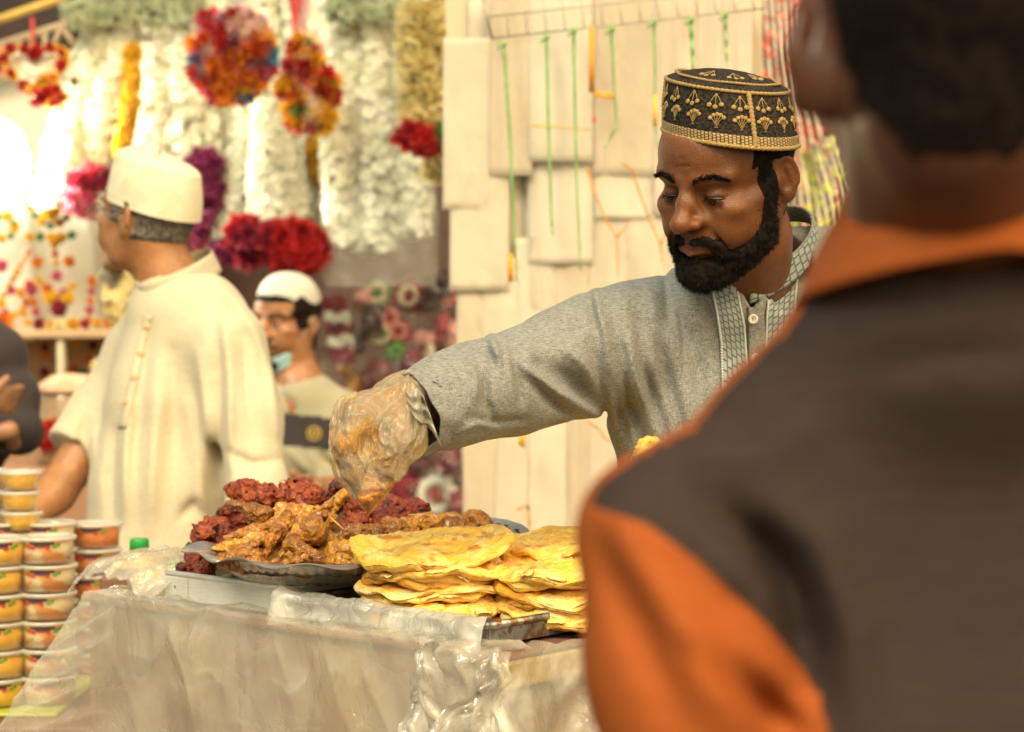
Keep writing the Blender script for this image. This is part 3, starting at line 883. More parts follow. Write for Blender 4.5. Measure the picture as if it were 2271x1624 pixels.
    # kurta
    FO = [([(1332, 903), (1278, 856), (1212, 812)], 24, -11), ([(1326, 921), (1242, 872), (1182, 828), (1146, 795)], 11, 6),
          ([(1310, 760), (1330, 836), (1345, 905)], 15, -7), ([(1319, 640), (1329, 692), (1346, 756), (1350, 812)], 9, 4.5), ([(1305, 655), (1314, 700), (1330, 750)], 9, -3.5),
          ([(1376, 780), (1398, 893), (1430, 975), (1450, 1060)], 15, -8), ([(1358, 840), (1378, 912), (1392, 975)], 11, -5), ([(1414, 710), (1426, 812), (1466, 932), (1490, 1010)], 14, -6),
          ([(1395, 760), (1410, 850), (1440, 930)], 11, 4), ([(1360, 690), (1368, 740), (1384, 800)], 11, -4),
          ([(1086, 742), (1102, 780), (1108, 825)], 9, 6), ([(1040, 776), (1072, 778), (1096, 802), (1101, 830)], 10, -3.4), ([(1076, 832), (1078, 892), (1092, 930)], 11, -6), ([(1060, 840), (1060, 890)], 8, 3),
          ([(1002, 788), (1026, 836), (1030, 892)], 8, -2), ([(984, 806), (1006, 860), (1006, 912)], 8, -1.4), ([(1056, 786), (1070, 852), (1064, 908)], 8, -3), ([(1016, 800), (1040, 860), (1042, 920)], 8, 2),
          ([(1180, 846), (1226, 892), (1272, 920)], 13, -6), ([(1140, 800), (1154, 862), (1160, 900)], 9, -4), ([(1120, 770), (1130, 820), (1140, 880)], 8, 3), ([(1164, 770), (1196, 800)], 12, 4),
          ([(1476, 612), (1480, 680), (1486, 720)], 10, -5), ([(1506, 590), (1509, 630)], 7, -4), ([(1496, 655), (1514, 725), (1530, 790)], 10, -4), ([(1558, 665), (1580, 712)], 9, -3.5),
          ([(1452, 720), (1477, 819), (1502, 920), (1520, 1000)], 14, -7), ([(1540, 740), (1552, 850), (1560, 950)], 16, -4), ([(1779, 680), (1850, 618)], 15, -3.5), ([(1770, 730), (1850, 690)], 14, -3),
          ([(1440, 640), (1452, 700), (1460, 760)], 12, 4), ([(1370, 650), (1400, 690)], 14, 3), ([(1230, 720), (1250, 760)], 12, -3), ([(1265, 700), (1285, 750)], 9, -3), ([(1170, 930), (1100, 935), (1040, 925)], 8, -3), ([(948, 850), (962, 900), (962, 960)], 6, -1.5),
          ([(1020, 960), (1060, 940), (1100, 948)], 8, 3), ([(1240, 760), (1290, 800), (1320, 850)], 14, 5)]
    slv = G3((1400, 765, 2.60, 128), (1330, 785, 2.57, 128), (1240, 812, 2.54, 114), (1140, 850, 2.50, 104), (1050, 868, 2.46, 98), (985, 892, 2.425, 93), (900, 925, 2.375, 88))
    inn = G3((1050, 868, 2.46, 50), (985, 892, 2.425, 66), (930, 912, 2.39, 70), (860, 940, 2.355, 74))
    cdir = A3(P(905, 915, 2.372) - P(1050, 868, 2.46)); cdir /= np.linalg.norm(cdir)
    ccut = A3(P(912, 925, 2.395))
    ktr = [G3((1425, 742, 2.60, 112), (1600, 690, 2.64, 118), (1700, 668, 2.655, 112), (1860, 640, 2.67, 100)), G3((1470, 800, 2.62, 128), (1500, 900, 2.63, 150), (1548, 1080, 2.65, 160), (1560, 1350, 2.67, 175)),
           G3((1830, 790, 2.69, 140), (1820, 900, 2.70, 150), (1800, 1080, 2.71, 165), (1790, 1350, 2.72, 180)), G3((1650, 780, 2.645, 165), (1660, 1000, 2.655, 180), (1670, 1350, 2.68, 200)),
           [(P(1560, 1350, 2.67), 0.11), (np.array([P(1560, 1, 2.7)[0], 2.74, 0.48]), 0.13)], [(P(1790, 1350, 2.72), 0.11), (np.array([P(1790, 1, 2.7)[0], 2.76, 0.48]), 0.13)]]
    def kurta(p):
        t = None
        for c in ktr:
            x = chain(p, c, 0.03)
            t = x if t is None else smin(t, x, 0.045)
        t = smin(t, chain(p, [(P(1600, 640, 2.625), px(42, 2.6)), (P(1700, 600, 2.65), px(50, 2.6)), (P(1800, 600, 2.66), px(55, 2.6))], 0.03), 0.05)
        ring = None
        for k in range(14):
            a0, a1 = 2 * math.pi * k / 14, 2 * math.pi * (k + 1) / 14
            c = cap(p, collar_c + (cx * math.cos(a0) + cy * math.sin(a0)) * 1.10 - cn * 0.020, collar_c + (cx * math.cos(a1) + cy * math.sin(a1)) * 1.10 - cn * 0.020, 0.011)
            ring = c if ring is None else np.minimum(ring, c)
        t = smin(t, ring, 0.05)
        t = smin(t, chain(p, G3((1870, 655, 2.68, 102), (1965, 870, 2.66, 92), (1900, 1040, 2.53, 84), (1740, 1075, 2.45, 76)), 0.04), 0.03)
        i = p[:, 0] < P(1500, 0, 2.6)[0]
        if i.any(): t[i] = smin(t[i], np.maximum(chain(p[i], slv, 0.03), (p[i] - ccut) @ cdir), 0.028)
        t = t - folds(p, FO) - 0.0022 * vnoise(p, 9, 3) - 0.0012 * vnoise(p, 26, 5)
        if i.any():
            near = (p[i] - ccut) @ cdir
            t[i] = smax(t[i], -np.maximum(chain(p[i], inn, 0.03), -(near + 0.055)), 0.002)
        u, v, d = puv(p)
        q = p - A3(collar_c)
        hole = np.sqrt((q @ A3(cx) / (cx @ cx)) ** 2 + (q @ A3(cy) / (cy @ cy)) ** 2) - 0.93
        t = smax(t, -np.where(q @ A3(cn) > -0.03, hole * 0.06, 0.05), 0.004)
        vv = tri2(u, v, [(1618, 598), (1669, 690), (1748, 560)]) * 0.00057
        t = smax(t, -np.maximum(vv, d - 2.63), 0.002)
        return smax(t, 0.47 - p[:, 2], 0.004)
    kp, kf = sdf_mesh(kurta, np.array([P(820, 0, 2.4)[0], 2.24, 0.44]), np.array([P(2080, 0, 2.66)[0], 2.98, P(0, 500, 2.6)[2]]), 0.0034)
    cloth = weave_mat('grey_heather_cloth', (0.115, 0.112, 0.100), (0.35, 0.35, 0.325), amt=0.55)
    ku = link('kurta', mesh('kurta', kp, kf), cloth, man)
    bvh = BVHTree.FromPolygons([tuple(v) for v in kp], [tuple(f) for f in kf])
    hc = A3(P(916, 919, 2.384)); e1 = np.cross(cdir, (0, 0, 1.0)); e1 /= np.linalg.norm(e1); e2 = np.cross(e1, cdir)
    hm = MB(); t_ = np.linspace(0, 2 * np.pi, 73)
    HG = np.array([[hc + (e1 * math.cos(x) + e2 * math.sin(x)) * (px(92 + 3.2 * (1 - s) - 1.5 * s, 2.386) + 0.0016 * math.sin(4 * x + 1) + 0.0012 * math.sin(9 * x + 5 * s)) + cdir * (-0.052 * (1 - s) + 0.006 + 0.003 * math.sin(3 * x)) for x in t_] for s in np.linspace(0, 1, 14)])
    hm.sheet(HG, 0.0026); hm.tube(HG[-1], 0.0021, 6); hm.build('cuff', cloth, ku)
    blue = stitch_mat('pale_blue_stitching', (0.36, 0.41, 0.40), (0.29, 0.34, 0.33), (0.17, 0.18, 0.165), bw=1.0, bh=1.0, mort=0.14)
    mb = MB()
    for k, (TL, TR) in enumerate(([[(1578, 632), (1590, 690), (1600, 760), (1604, 880)], [(1634, 640), (1650, 720), (1656, 800), (1661, 900)]], [[(1708, 634), (1701, 700), (1699, 780), (1701, 880)], [(1770, 592), (1764, 660), (1759, 730), (1758, 830)]])):
        b = MB(); b.sheet(patch(bvh, TL, TR, None, None, 14, 50, 0.0016), 0.0024)
        o = b.build('embroidered_band', blue, ku)
        grid_uv(o.data, 14, 50, 5.0, 15.0)
        ed = MB()
        for side in (TL, TR):
            e = patch(bvh, side, [(a + 1.5, c) for a, c in side], None, None, 2, 60, 0.003)[:, 0]
            for q in e: ed.blob(q, 0.0018, 6, 4)
        tag(ed.build('edge_stitch', M('pale_thread', (0.55, 0.60, 0.58), rough=0.5), ku), kind='stuff')
    b = MB(); b.sheet(patch(bvh, [(1660, 682), (1660, 760), (1664, 880)], [(1692, 668), (1697, 760), (1700, 880)], None, None, 6, 24, 0.003), 0.003)
    b.build('placket', cloth, ku)
    for u, v in ((1670, 708), (1677, 795), (1682, 880)):
        h = patch(bvh, [(u, v), (u, v + 1)], [(u + 1, v), (u + 1, v + 1)], None, None, 2, 2, 0.0)[0, 0]
        dr = (CAM - h) / np.linalg.norm(CAM - h)
        R = np.array(Vector(dr).to_track_quat('Z', 'Y').to_matrix())
        bb = MB(); bb.lathe([(0.0001, 0.0062), (0.0032, 0.0060), (0.0042, 0.0072), (0.0058, 0.0070), (0.0064, 0.0055), (0.0060, 0.0035)], h, 24, R)
        bo_ = bb.build('button', M('shell_button', (0.72, 0.68, 0.58), rough=0.25), ku)
        hh = MB(); hh.box(h + R @ np.array((0, 0, 0.0064)), (0.0011, 0.0036, 0.0008), R)
        hh.build('button_slot', M('button_thread', (0.08, 0.07, 0.06), rough=0.7), ku)
    # collar
    a = np.linspace(math.radians(-90 + 9), math.radians(270 - 5), 64)
    G = np.zeros((9, 64, 3))
    for i in range(9):
        t = i / 8
        for j, x in enumerate(a):
            f = max(0, 1 - min(abs(x - a[0]), abs(x - a[-1])) / 0.35)
            r = 1.12 - 0.14 * t
            G[i, j] = collar_c + (cx * math.cos(x) + cy * math.sin(x)) * r + cn * (-0.012 + 0.030 * t * (1 - 0.35 * f * f)) 
    b = MB(); b.sheet(G, 0.0032)
    o = b.build('collar', blue, ku); grid_uv(o.data, 64, 9, 44, 3.0)
    eb = MB(); eb.tube(G[-1] + cn * 0.0003, 0.0021, 6); eb.build('collar_edge', cloth, ku)
    # glove
    gd = [(P(900, 880, 2.382), px(36, 2.38)), (P(930, 866, 2.40), px(37, 2.38))]
    def glove(p):
        d = hand(p)
        d = smin(d, chain(p, gd, 0.02), 0.03)
        d = smin(d, chain(p, G3((800, 945, 2.365, 34), (790, 1000, 2.362, 30), (815, 1075, 2.36, 18)), 0.02), 0.03)
        d = smin(d, chain(p, G3((888, 960, 2.35, 28), (868, 1020, 2.35, 22)), 0.02), 0.03)
        d = smin(d, chain(p, G3((915, 980, 2.35, 14), (880, 960, 2.35, 30)), 0.01), 0.03)
        w = p + A3((0.011, 0.009, 0.008)) * vnoise(p, 46, 7)[:, None]
        cr = 0.0017 * (1 - np.abs(vnoise(w * A3((1.5, 1, .55)), 46, 1)) * 2.4) + 0.0016 * (1 - np.abs(vnoise(w * A3((1.8, 1, .6)), 95, 2)) * 2.6)
        return d - 0.0024 - cr
    gp, gf = sdf_mesh(glove, P(700, 1140, 2.2), np.array([P(960, 0, 2.4)[0], 2.46, P(0, 820, 2.38)[2]]), 0.0015)
    ax = A3(P(935, 864, 2.40) - P(880, 886, 2.375)); ax /= np.linalg.norm(ax)
    keep = (gp[gf].mean(1) - P(917, 872, 2.39)) @ ax < 0.004 * vnoise(gp[gf].mean(1), 60, 3)
    gp, gf = split_faces(gp, gf, keep.astype(int))[1]
    gm = film('food_glove_film', (0.95, 0.80, 0.52), clear=0.74, rough=0.10, bump=(85, 1.0), c2=(0.74, 0.36, 0.04), scale=26, lo=0.47, hi=0.64, clear2=0.58, tint=(1.0, 0.90, 0.68))
    go = link('glove', mesh('glove', gp, gf), gm, man)
    # loose glove cuff hanging at the wrist
    n = 26
    fl = np.zeros((n, n, 3))
    for i in range(n):
        for j in range(n):
            s, t = i / (n - 1), j / (n - 1)
            u = 900 + 38 * s + (30 * s) * t + 10 * t; v = 858 + 14 * s + 112 * t * (0.45 + 0.55 * s) + 6 * math.sin(7 * s)
            fl[i, j] = P(u, v, 2.335 + 0.012 * math.sin(9 * s + 3 * t) + 0.006 * math.sin(17 * t + 4 * s) + 0.010 * s)
    b = MB(); b.sheet(fl, 0.0006)
    b.build('glove_cuff', film('glove_cuff_film', (0.85, 0.80, 0.66), clear=0.62, rough=0.14, bump=(90, 1.0)), go)
    # sauce dripping from the pinched fingers
    def sauce(p):
        d = chain(p, G3((815, 1070, 2.352, 24), (820, 1100, 2.352, 26), (822, 1122, 2.355, 9), (822, 1150, 2.36, 4)), 0.008)
        d = smin(d, chain(p, G3((845, 1075, 2.345, 14), (850, 1100, 2.345, 6)), 0.006), 0.012)
        return d - 0.0035 * fbm(p, 110, 2, 3)
    sp, sf = sdf_mesh(sauce, P(770, 1180, 2.3), np.array([P(880, 0, 2.36)[0], 2.42, P(0, 1030, 2.36)[2]]), 0.0016)
    link('sauce', mesh('sauce', sp, sf), M('orange_sauce', (0.50, 0.19, 0.015), (0.35, 0.10, 0.01), scale=90, rough=0.2, coat=0.4, bump=(260, 0.5)), go)
    # trousers and shoes
    tb = MB()
    for u, y in ((1570, 2.74), (1780, 2.78)):
        xx = P(u, 0, 2.74)[0]
        tb.tube([(xx, y, 0.62), (xx, y, 0.35), (xx, y, 0.07)], [0.105, 0.085, 0.075], 20)
    tb.build('trousers', M('grey_trousers', (0.10, 0.09, 0.08), rough=0.9), man)
    for u, y in ((1570, 2.74), (1780, 2.78)):
        xx = P(u, 0, 2.74)[0]
        sb = MB(); sb.blob((xx, y - 0.05, 0.04), (0.05, 0.135, 0.05), 16, 10); sb.build('shoe', M('black_shoe', (0.02, 0.018, 0.016), rough=0.4), man)
    # cap
    def capp(th, h, o=0.0):
        """point on the side of the cap: angle from the viewer's side, height 0 to 1, o metres proud"""
        k = 1 - 0.085 * h + 0.02 * math.sin(math.pi * h)
        x, y = math.sin(th), -math.cos(th)
        return cb + kz * h + kx * x * (rx * k + o) + ky * y * (ry * k + o)
    nt_ = 72
    ths = np.linspace(0, 2 * math.pi, nt_, endpoint=False)
    G = [[capp(t, h) for t in ths] for h in np.linspace(0, 0.97, 12)]
    for r, z in ((0.985, 1.015), (0.93, 1.045), (0.80, 1.10), (0.6, 1.165), (0.4, 1.215), (0.2, 1.24), (0.02, 1.245)):
        G.append([cb + kz * z + kx * math.sin(t) * rx * 0.915 * r + ky * -math.cos(t) * ry * 0.915 * r for t in ths])
    G = np.array(G)
    b = MB(); b.grid(G, wrap=True)
    dark = M('black_quilted_cloth', (0.018, 0.013, 0.012), (0.05, 0.038, 0.030), scale=260, rough=0.8, spec=0.15, bump=(230, 1.0))
    co = b.build('cap', dark, man)
    bm_ = MB(); nb_ = 96
    t2 = np.linspace(0, 2 * math.pi, nb_ + 1)
    BG = np.array([[capp(t, h, 0.0018) for t in t2] for h in (0.0, 0.05, 0.10, 0.15, 0.20)])
    bm_.sheet(BG, 0.002)
    o = bm_.build('gold_band', stitch_mat('gold_band_stitching', (0.47, 0.31, 0.11), (0.36, 0.23, 0.08), (0.035, 0.025, 0.018), bw=1.0, bh=1.0, mort=0.16), co)
    grid_uv(o.data, nb_ + 1, 5, 110, 4.0)
    def rope(name, pts, r=0.0019):
        rb = MB(); pts = np.array(pts)
        rb.tube(pts, r * (1 + 0.22 * np.sin(np.arange(len(pts)) * 2.1)), 7)
        rb.build(name, MAT_GOLD, co)
    fine = np.linspace(0, 2 * math.pi, 241)
    rope('cap_edging', [capp(t, 0.0, 0.002) for t in fine], 0.0026)
    rope('cap_edging', [capp(t, 0.97, 0.0008) for t in fine], 0.0022)
    rope('cap_edging', [cb + kz * (1.078 + 0.010 * math.cos(6 * t)) + (kx * math.sin(t) * rx + ky * -math.cos(t) * ry) * 0.915 * (0.845 + 0.035 * math.cos(6 * t)) + zc * 0.0015 for t in fine], 0.0017)
    for t0 in (0.22, 0.22 + math.pi * 2 / 3, 0.22 - math.pi * 2 / 3):
        rope('seam_braid', [capp(t0 - 0.04 * h, h, 0.0018) for h in np.linspace(0.02, 0.98, 40)], 0.0030)
    # motifs: built once each, copied round the cap
    up = MB(); dn = MB()
    for k, (x, y) in enumerate(((-0.0088, 0.0085), (-0.0045, 0.0125), (0, 0.0140), (0.0045, 0.0125), (0.0088, 0.0085))):
        up.tube([(0, 0, -0.0065), (x * 0.5, 0, y * 0.35), (x, 0, y * 0.75)], 0.00055, 5); up.blob((x, 0, y * 0.85 - 0.001), (0.0031, 0.0017, 0.0031), 9, 6)
    up.tube([(-0.002, 0, -0.0075), (0, 0, -0.006), (0.002, 0, -0.0075)], 0.0008, 5)
    for x, y in ((-0.0078, -0.0070), (0, -0.0100), (0.0078, -0.0070)):
        dn.tube([(0, 0, 0.0085), (x * 0.6, 0, y * 0.1 + 0.002), (x, 0, y * 0.8)], 0.00055, 5); dn.blob((x, 0, y), (0.0034, 0.0018, 0.0034), 9, 6)
    dn.tube([(0.0035, 0, 0.0030), (-0.001, 0, 0.0085)], 0.0005, 5); dn.tube([(-0.0035, 0, 0.0030), (0.001, 0, 0.0085)], 0.0005, 5)
    ups = mesh('blossom', np.concatenate(up.v), up.f); dns = mesh('berries', np.concatenate(dn.v), dn.f)
    ups.materials.append(MAT_GOLD); dns.materials.append(MAT_GOLD)
    for k in range(17):
        t = 0.22 + math.pi * 2 / 17 * (k + 0.5)
        for nm, md, h in (('blossom_motif', ups, 0.385), ('berry_motif', dns, 0.79)):
            c = capp(t, h, 0.0008); tx = capp(t + 0.01, h) - capp(t - 0.01, h); tx /= np.linalg.norm(tx)
            tz = capp(t, h + 0.05) - capp(t, h - 0.05); tz /= np.linalg.norm(tz)
            ty = np.cross(tz, tx)
            mo = bpy.data.objects.new(nm, md); COL.objects.link(mo)
            mo.parent = co
            m4 = Matrix.Identity(4)
            for i in range(3):
                m4[i][0], m4[i][1], m4[i][2], m4[i][3] = tx[i] * 0.95, ty[i], tz[i] * 0.88, c[i]
            mo.matrix_basis = m4
    for t in (0.1, 0.9, -0.7):
        mo = bpy.data.objects.new('berry_motif', dns); COL.objects.link(mo); mo.parent = co
        c = cb + kz * 1.195 + (kx * math.sin(t) * rx + ky * -math.cos(t) * ry) * 0.915 * 0.5
        tx = kx * math.cos(t) + ky * math.sin(t); tz = -(kx * math.sin(t) - ky * math.cos(t)) + zc * 0.3; tz /= np.linalg.norm(tz); tx -= tz * (tx @ tz); tx /= np.linalg.norm(tx); ty = np.cross(tz, tx)
        m4 = Matrix.Identity(4)
        for i in range(3): m4[i][0], m4[i][1], m4[i][2], m4[i][3] = tx[i], ty[i], tz[i], c[i]
        mo.matrix_basis = m4
    return man, hd

SKIN_V = (0.165, 0.058, 0.019)
vendor, VHD = build_vendor()
# ------------------------------------------------------------------ the food cart
C0 = P(1090, 1440, 2.30)
LD, RD = np.array([-0.749, 0.663, 0]), np.array([0.663, 0.749, 0])
TOPZ = 0.952
def K(a, b, z):
    """point on the cart: a metres along its long side, b along its short side, height z"""
    q = C0 + LD * a + RD * b
    return np.array([q[0], q[1], z])
KR = np.stack([LD, RD, np.array([0, 0, 1.0])], 1)
# ground and street first of all stand under everything
gm_ = M('street_tiles', (0.13, 0.10, 0.075), (0.09, 0.065, 0.05), scale=5, rough=0.6, bump=(30, 0.2))
tag(link('ground', mesh('ground', [(-14, -6, 0), (14, -6, 0), (14, 16, 0), (-14, 16, 0)], [(0, 1, 2, 3)]), gm_), kind='structure')

def build_cart():
    c = empty('food_cart', K(0.36, 0.18, 0), 'pinkish brown food cart with a yellow board round its top, wrapped in clear plastic', 'cart')
    wood = M('pink_brown_board', (0.30, 0.155, 0.105), (0.13, 0.062, 0.048), scale=6, rough=0.65, bump=(25, 0.2), c3=(0.40, 0.27, 0.14), scale3=5)
    yel = M('yellow_board', (0.62, 0.43, 0.12), (0.52, 0.34, 0.09), scale=8, rough=0.5)
    def pan(name, a0, a1, b0, b1, z0, z1, m):
        b = MB(); b.bbox(K((a0 + a1) / 2, (b0 + b1) / 2, (z0 + z1) / 2), (a1 - a0, b1 - b0, z1 - z0), 0.004, KR)
        return b.build(name, m, c, smooth=False)
    pan('front_panel', 0.02, 0.74, 0.012, 0.03, 0.30, 0.938, wood)
    pan('side_panel', 0.004, 0.018, 0.012, 0.36, 0.30, 0.904, wood)
    pan('side_panel', 0.742, 0.756, 0.012, 0.36, 0.30, 0.938, wood)
    pan('back_panel', 0.02, 0.74, 0.342, 0.36, 0.30, 0.938, wood)
    pan('edge_board', -0.012, 0.002, 0.012, 0.36, 0.908, 0.940, yel)
    pan('cart_top', -0.01, 0.76, 0.0, 0.37, 0.940, TOPZ - 0.003, wood)
    pan('shelf_board', 0.02, 0.74, 0.032, 0.34, 0.30, 0.32, wood)
    for a in (0.04, 0.72):
        for b in (0.035, 0.325):
            pan('leg', a - 0.02, a + 0.02, b - 0.02, b + 0.02, 0.0, 0.30, wood)
    return c
build_cart()

FILM = film('wrapping_film', (0.90, 0.80, 0.60), clear=0.70, rough=0.13, bump=(13, 1.0), c2=(0.90, 0.84, 0.70), scale=7, lo=0.40, hi=0.72, clear2=0.46, milk=0.25)
FILM2 = film('clear_film', (0.80, 0.74, 0.62), clear=0.66, rough=0.08, bump=(12, 1.0), c2=(0.86, 0.82, 0.72), scale=14, lo=0.5, hi=0.7, clear2=0.32, milk=0.2)
def build_wrap():
    g = np.random.default_rng(4)
    # long side: over the edge and down, flaring at its far end
    na, nt_ = 240, 170
    G = np.zeros((nt_, na, 3))
    S, T = np.meshgrid(np.linspace(0, 1, na), np.linspace(0, 1, nt_))
    flat = np.stack([S.ravel() * 0.85, T.ravel() * 0.55, np.zeros(S.size)], 1)
    w1 = fbm(flat * np.array([1, 0.45, 1]), 11, 3, 2).reshape(S.shape)
    w2 = (1 - np.abs(vnoise(flat @ rot(z=35) * np.array([1, 0.22, 1]), 15, 6)) ** 0.7 * 2).reshape(S.shape)
    w3 = (1 - np.abs(vnoise(flat @ rot(z=-40) * np.array([1, 0.30, 1]), 34, 8)) ** 0.7 * 2).reshape(S.shape)
    a = -0.012 + 0.747 * S
    down = np.clip(T * 0.56 - 0.055, 0, 9)
    over = np.clip(0.055 - T * 0.56, 0, 9)
    flare = sstep(S, 0.72, 1.0)
    corner = 1 - sstep(S, 0.0, 0.14)
    out = 0.010 + 0.10 * down * (0.5 + 0.9 * flare) + (0.010 * w1 * 0.5 + 0.0026 * w2 + 0.0016 * w3) * sstep(down, 0.0, 0.05) + corner * 0.016 * np.sin(16 * T + 9 * S * 6) * sstep(down, 0.0, 0.06)
    aa = a + flare * 0.55 * down + 0.006 * w1
    z = TOPZ + 0.005 + 0.004 * w2 * sstep(over, 0, 0.02) + 0.004 * w3 - down * (1.0 - 0.25 * flare) - 0.008 * sstep(down, 0, 0.02)
    b = np.where(over > 0, 0.0 + over, -out)
    for i in range(nt_):
        for j in range(na):
            G[i, j] = K(aa[i, j], b[i, j], z[i, j])
    m = MB(); m.grid(G)
    wrap = m.build('plastic_wrap', FILM)
    tag(wrap, 'milky plastic sheet wrapped over the cart front, flaring out at its far corner', 'plastic sheet')
    # short side: clear film hanging loose below the yellow board, gathered at the corner
    nb_, nt2 = 110, 90
    S, T = np.meshgrid(np.linspace(0, 1, nb_), np.linspace(0, 1, nt2))
    flat = np.stack([S.ravel() * 0.5, T.ravel() * 0.5, np.ones(S.size)], 1)
    w1 = fbm(flat * np.array([1, 0.5, 1]), 14, 3, 12).reshape(S.shape)
    w2 = (1 - np.abs(vnoise(flat @ rot(z=40) * np.array([1, 0.3, 1]), 22, 16)) * 2).reshape(S.shape)
    G = np.zeros((nt2, nb_, 3))
    cn = np.exp(-((S - 0.03) / 0.10) ** 2)
    for i in range(nt2):
        for j in range(nb_):
            s, t = S[i, j], T[i, j]
            dn = t * 0.46
            G[i, j] = K(-0.020 - 0.012 * w1[i, j] * min(1, t * 6) - 0.008 * w2[i, j] * min(1, t * 5) - cn[i, j] * (0.020 + 0.014 * math.sin(19 * t + 3)) - 0.05 * t * (0.3 + s), -0.02 + 0.40 * s - 0.02 * cn[i, j] * math.sin(12 * t), TOPZ + 0.004 - dn + 0.006 * w1[i, j] * (1 - t))
    m = MB(); m.grid(G)
    tag(m.build('plastic_wrap', FILM2), 'clear crinkled plastic film hanging below the yellow board beside the bread tray', 'plastic sheet')
    # crumpled gather of film at the near corner
    G = np.zeros((130, 64, 3))
    for i in range(130):
        for j in range(64):
            t, s = i / 129, j / 63
            p = np.array([[s * 0.2, t * 0.5, 3.0]])
            q = fbm(p, 20, 2, 21)[0]; r = 1 - abs(vnoise(p * np.array([1.5, .4, 1]), 36, 23)[0]) * 2; r += 0.6 * (1 - abs(vnoise(p * np.array([1.6, .5, 1]), 78, 27)[0]) * 2.4)
            G[i, j] = K(0.055 - 0.12 * s + 0.02 * q + 0.03 * math.sin(5 * t), -0.035 - 0.03 * math.sin(math.pi * s) - 0.013 * r - 0.012 * q - 0.05 * t, TOPZ + 0.012 + 0.012 * math.sin(math.pi * s) - 0.50 * t + 0.01 * q)
    m = MB(); m.grid(G)
    tag(m.build('plastic_wrap', FILM2), 'crumpled gather of plastic hanging down the near corner of the cart', 'plastic sheet')
    # film rolled over the rim of the bread tray
    G = np.zeros((40, 120, 3))
    for i in range(40):
        for j in range(120):
            s, t = j / 119, i / 39
            p = np.array([[s * 0.35, t * 0.12, 7.0]])
            q = fbm(p, 24, 3, 31)[0]; r = 1 - abs(vnoise(p * np.array([.6, 1.5, 1]), 40, 33)[0]) * 2
            ang = math.pi * (0.02 + 1.0 * t)
            rad = 0.020 + 0.004 * q + 0.003 * r + 0.014 * sstep(s, 0.88, 0.97) * (1 - sstep(s, 0.97, 1.0) * 0.6)
            G[i, j] = K(0.026 + 0.355 * s, 0.028 + math.cos(ang) * rad * 0.9, 0.966 + math.sin(ang) * rad * 0.85 - 0.018 * max(0, t - 0.75) * 4)
    m = MB(); m.grid(G)
    tag(m.build('plastic_wrap', film('rolled_film', (0.74, 0.70, 0.60), clear=0.45, rough=0.12, bump=(40, 0.9), c2=(0.84, 0.80, 0.70), scale=20, lo=0.5, hi=0.65, clear2=0.2, milk=0.2)), 'greyish plastic film rolled over the rim of the bread tray', 'plastic sheet')
    # bunched film standing up at the far corner
    G = np.zeros((40, 90, 3))
    for i in range(40):
        for j in range(90):
            s, t = j / 89, i / 39
            p = np.array([[s * 0.3, t * 0.12, 9.0]])
            q = fbm(p, 20, 3, 41)[0]; r = 1 - abs(vnoise(p * np.array([1.2, .6, 1]), 34, 43)[0]) * 2
            G[i, j] = K(0.60 + 0.18 * s, -0.005 + 0.20 * (1 - s) * t + 0.10 * t * s, TOPZ + 0.006 + 0.052 * math.sin(math.pi * min(1, t * 0.8 + 0.1)) * math.sin(math.pi * (0.15 + 0.75 * s)) + 0.010 * q + 0.007 * r)
    m = MB(); m.grid(G)
    tag(m.build('plastic_wrap', FILM2), 'bunched clear film standing up behind the far corner of the cart over the yellow rice', 'plastic sheet')
build_wrap()

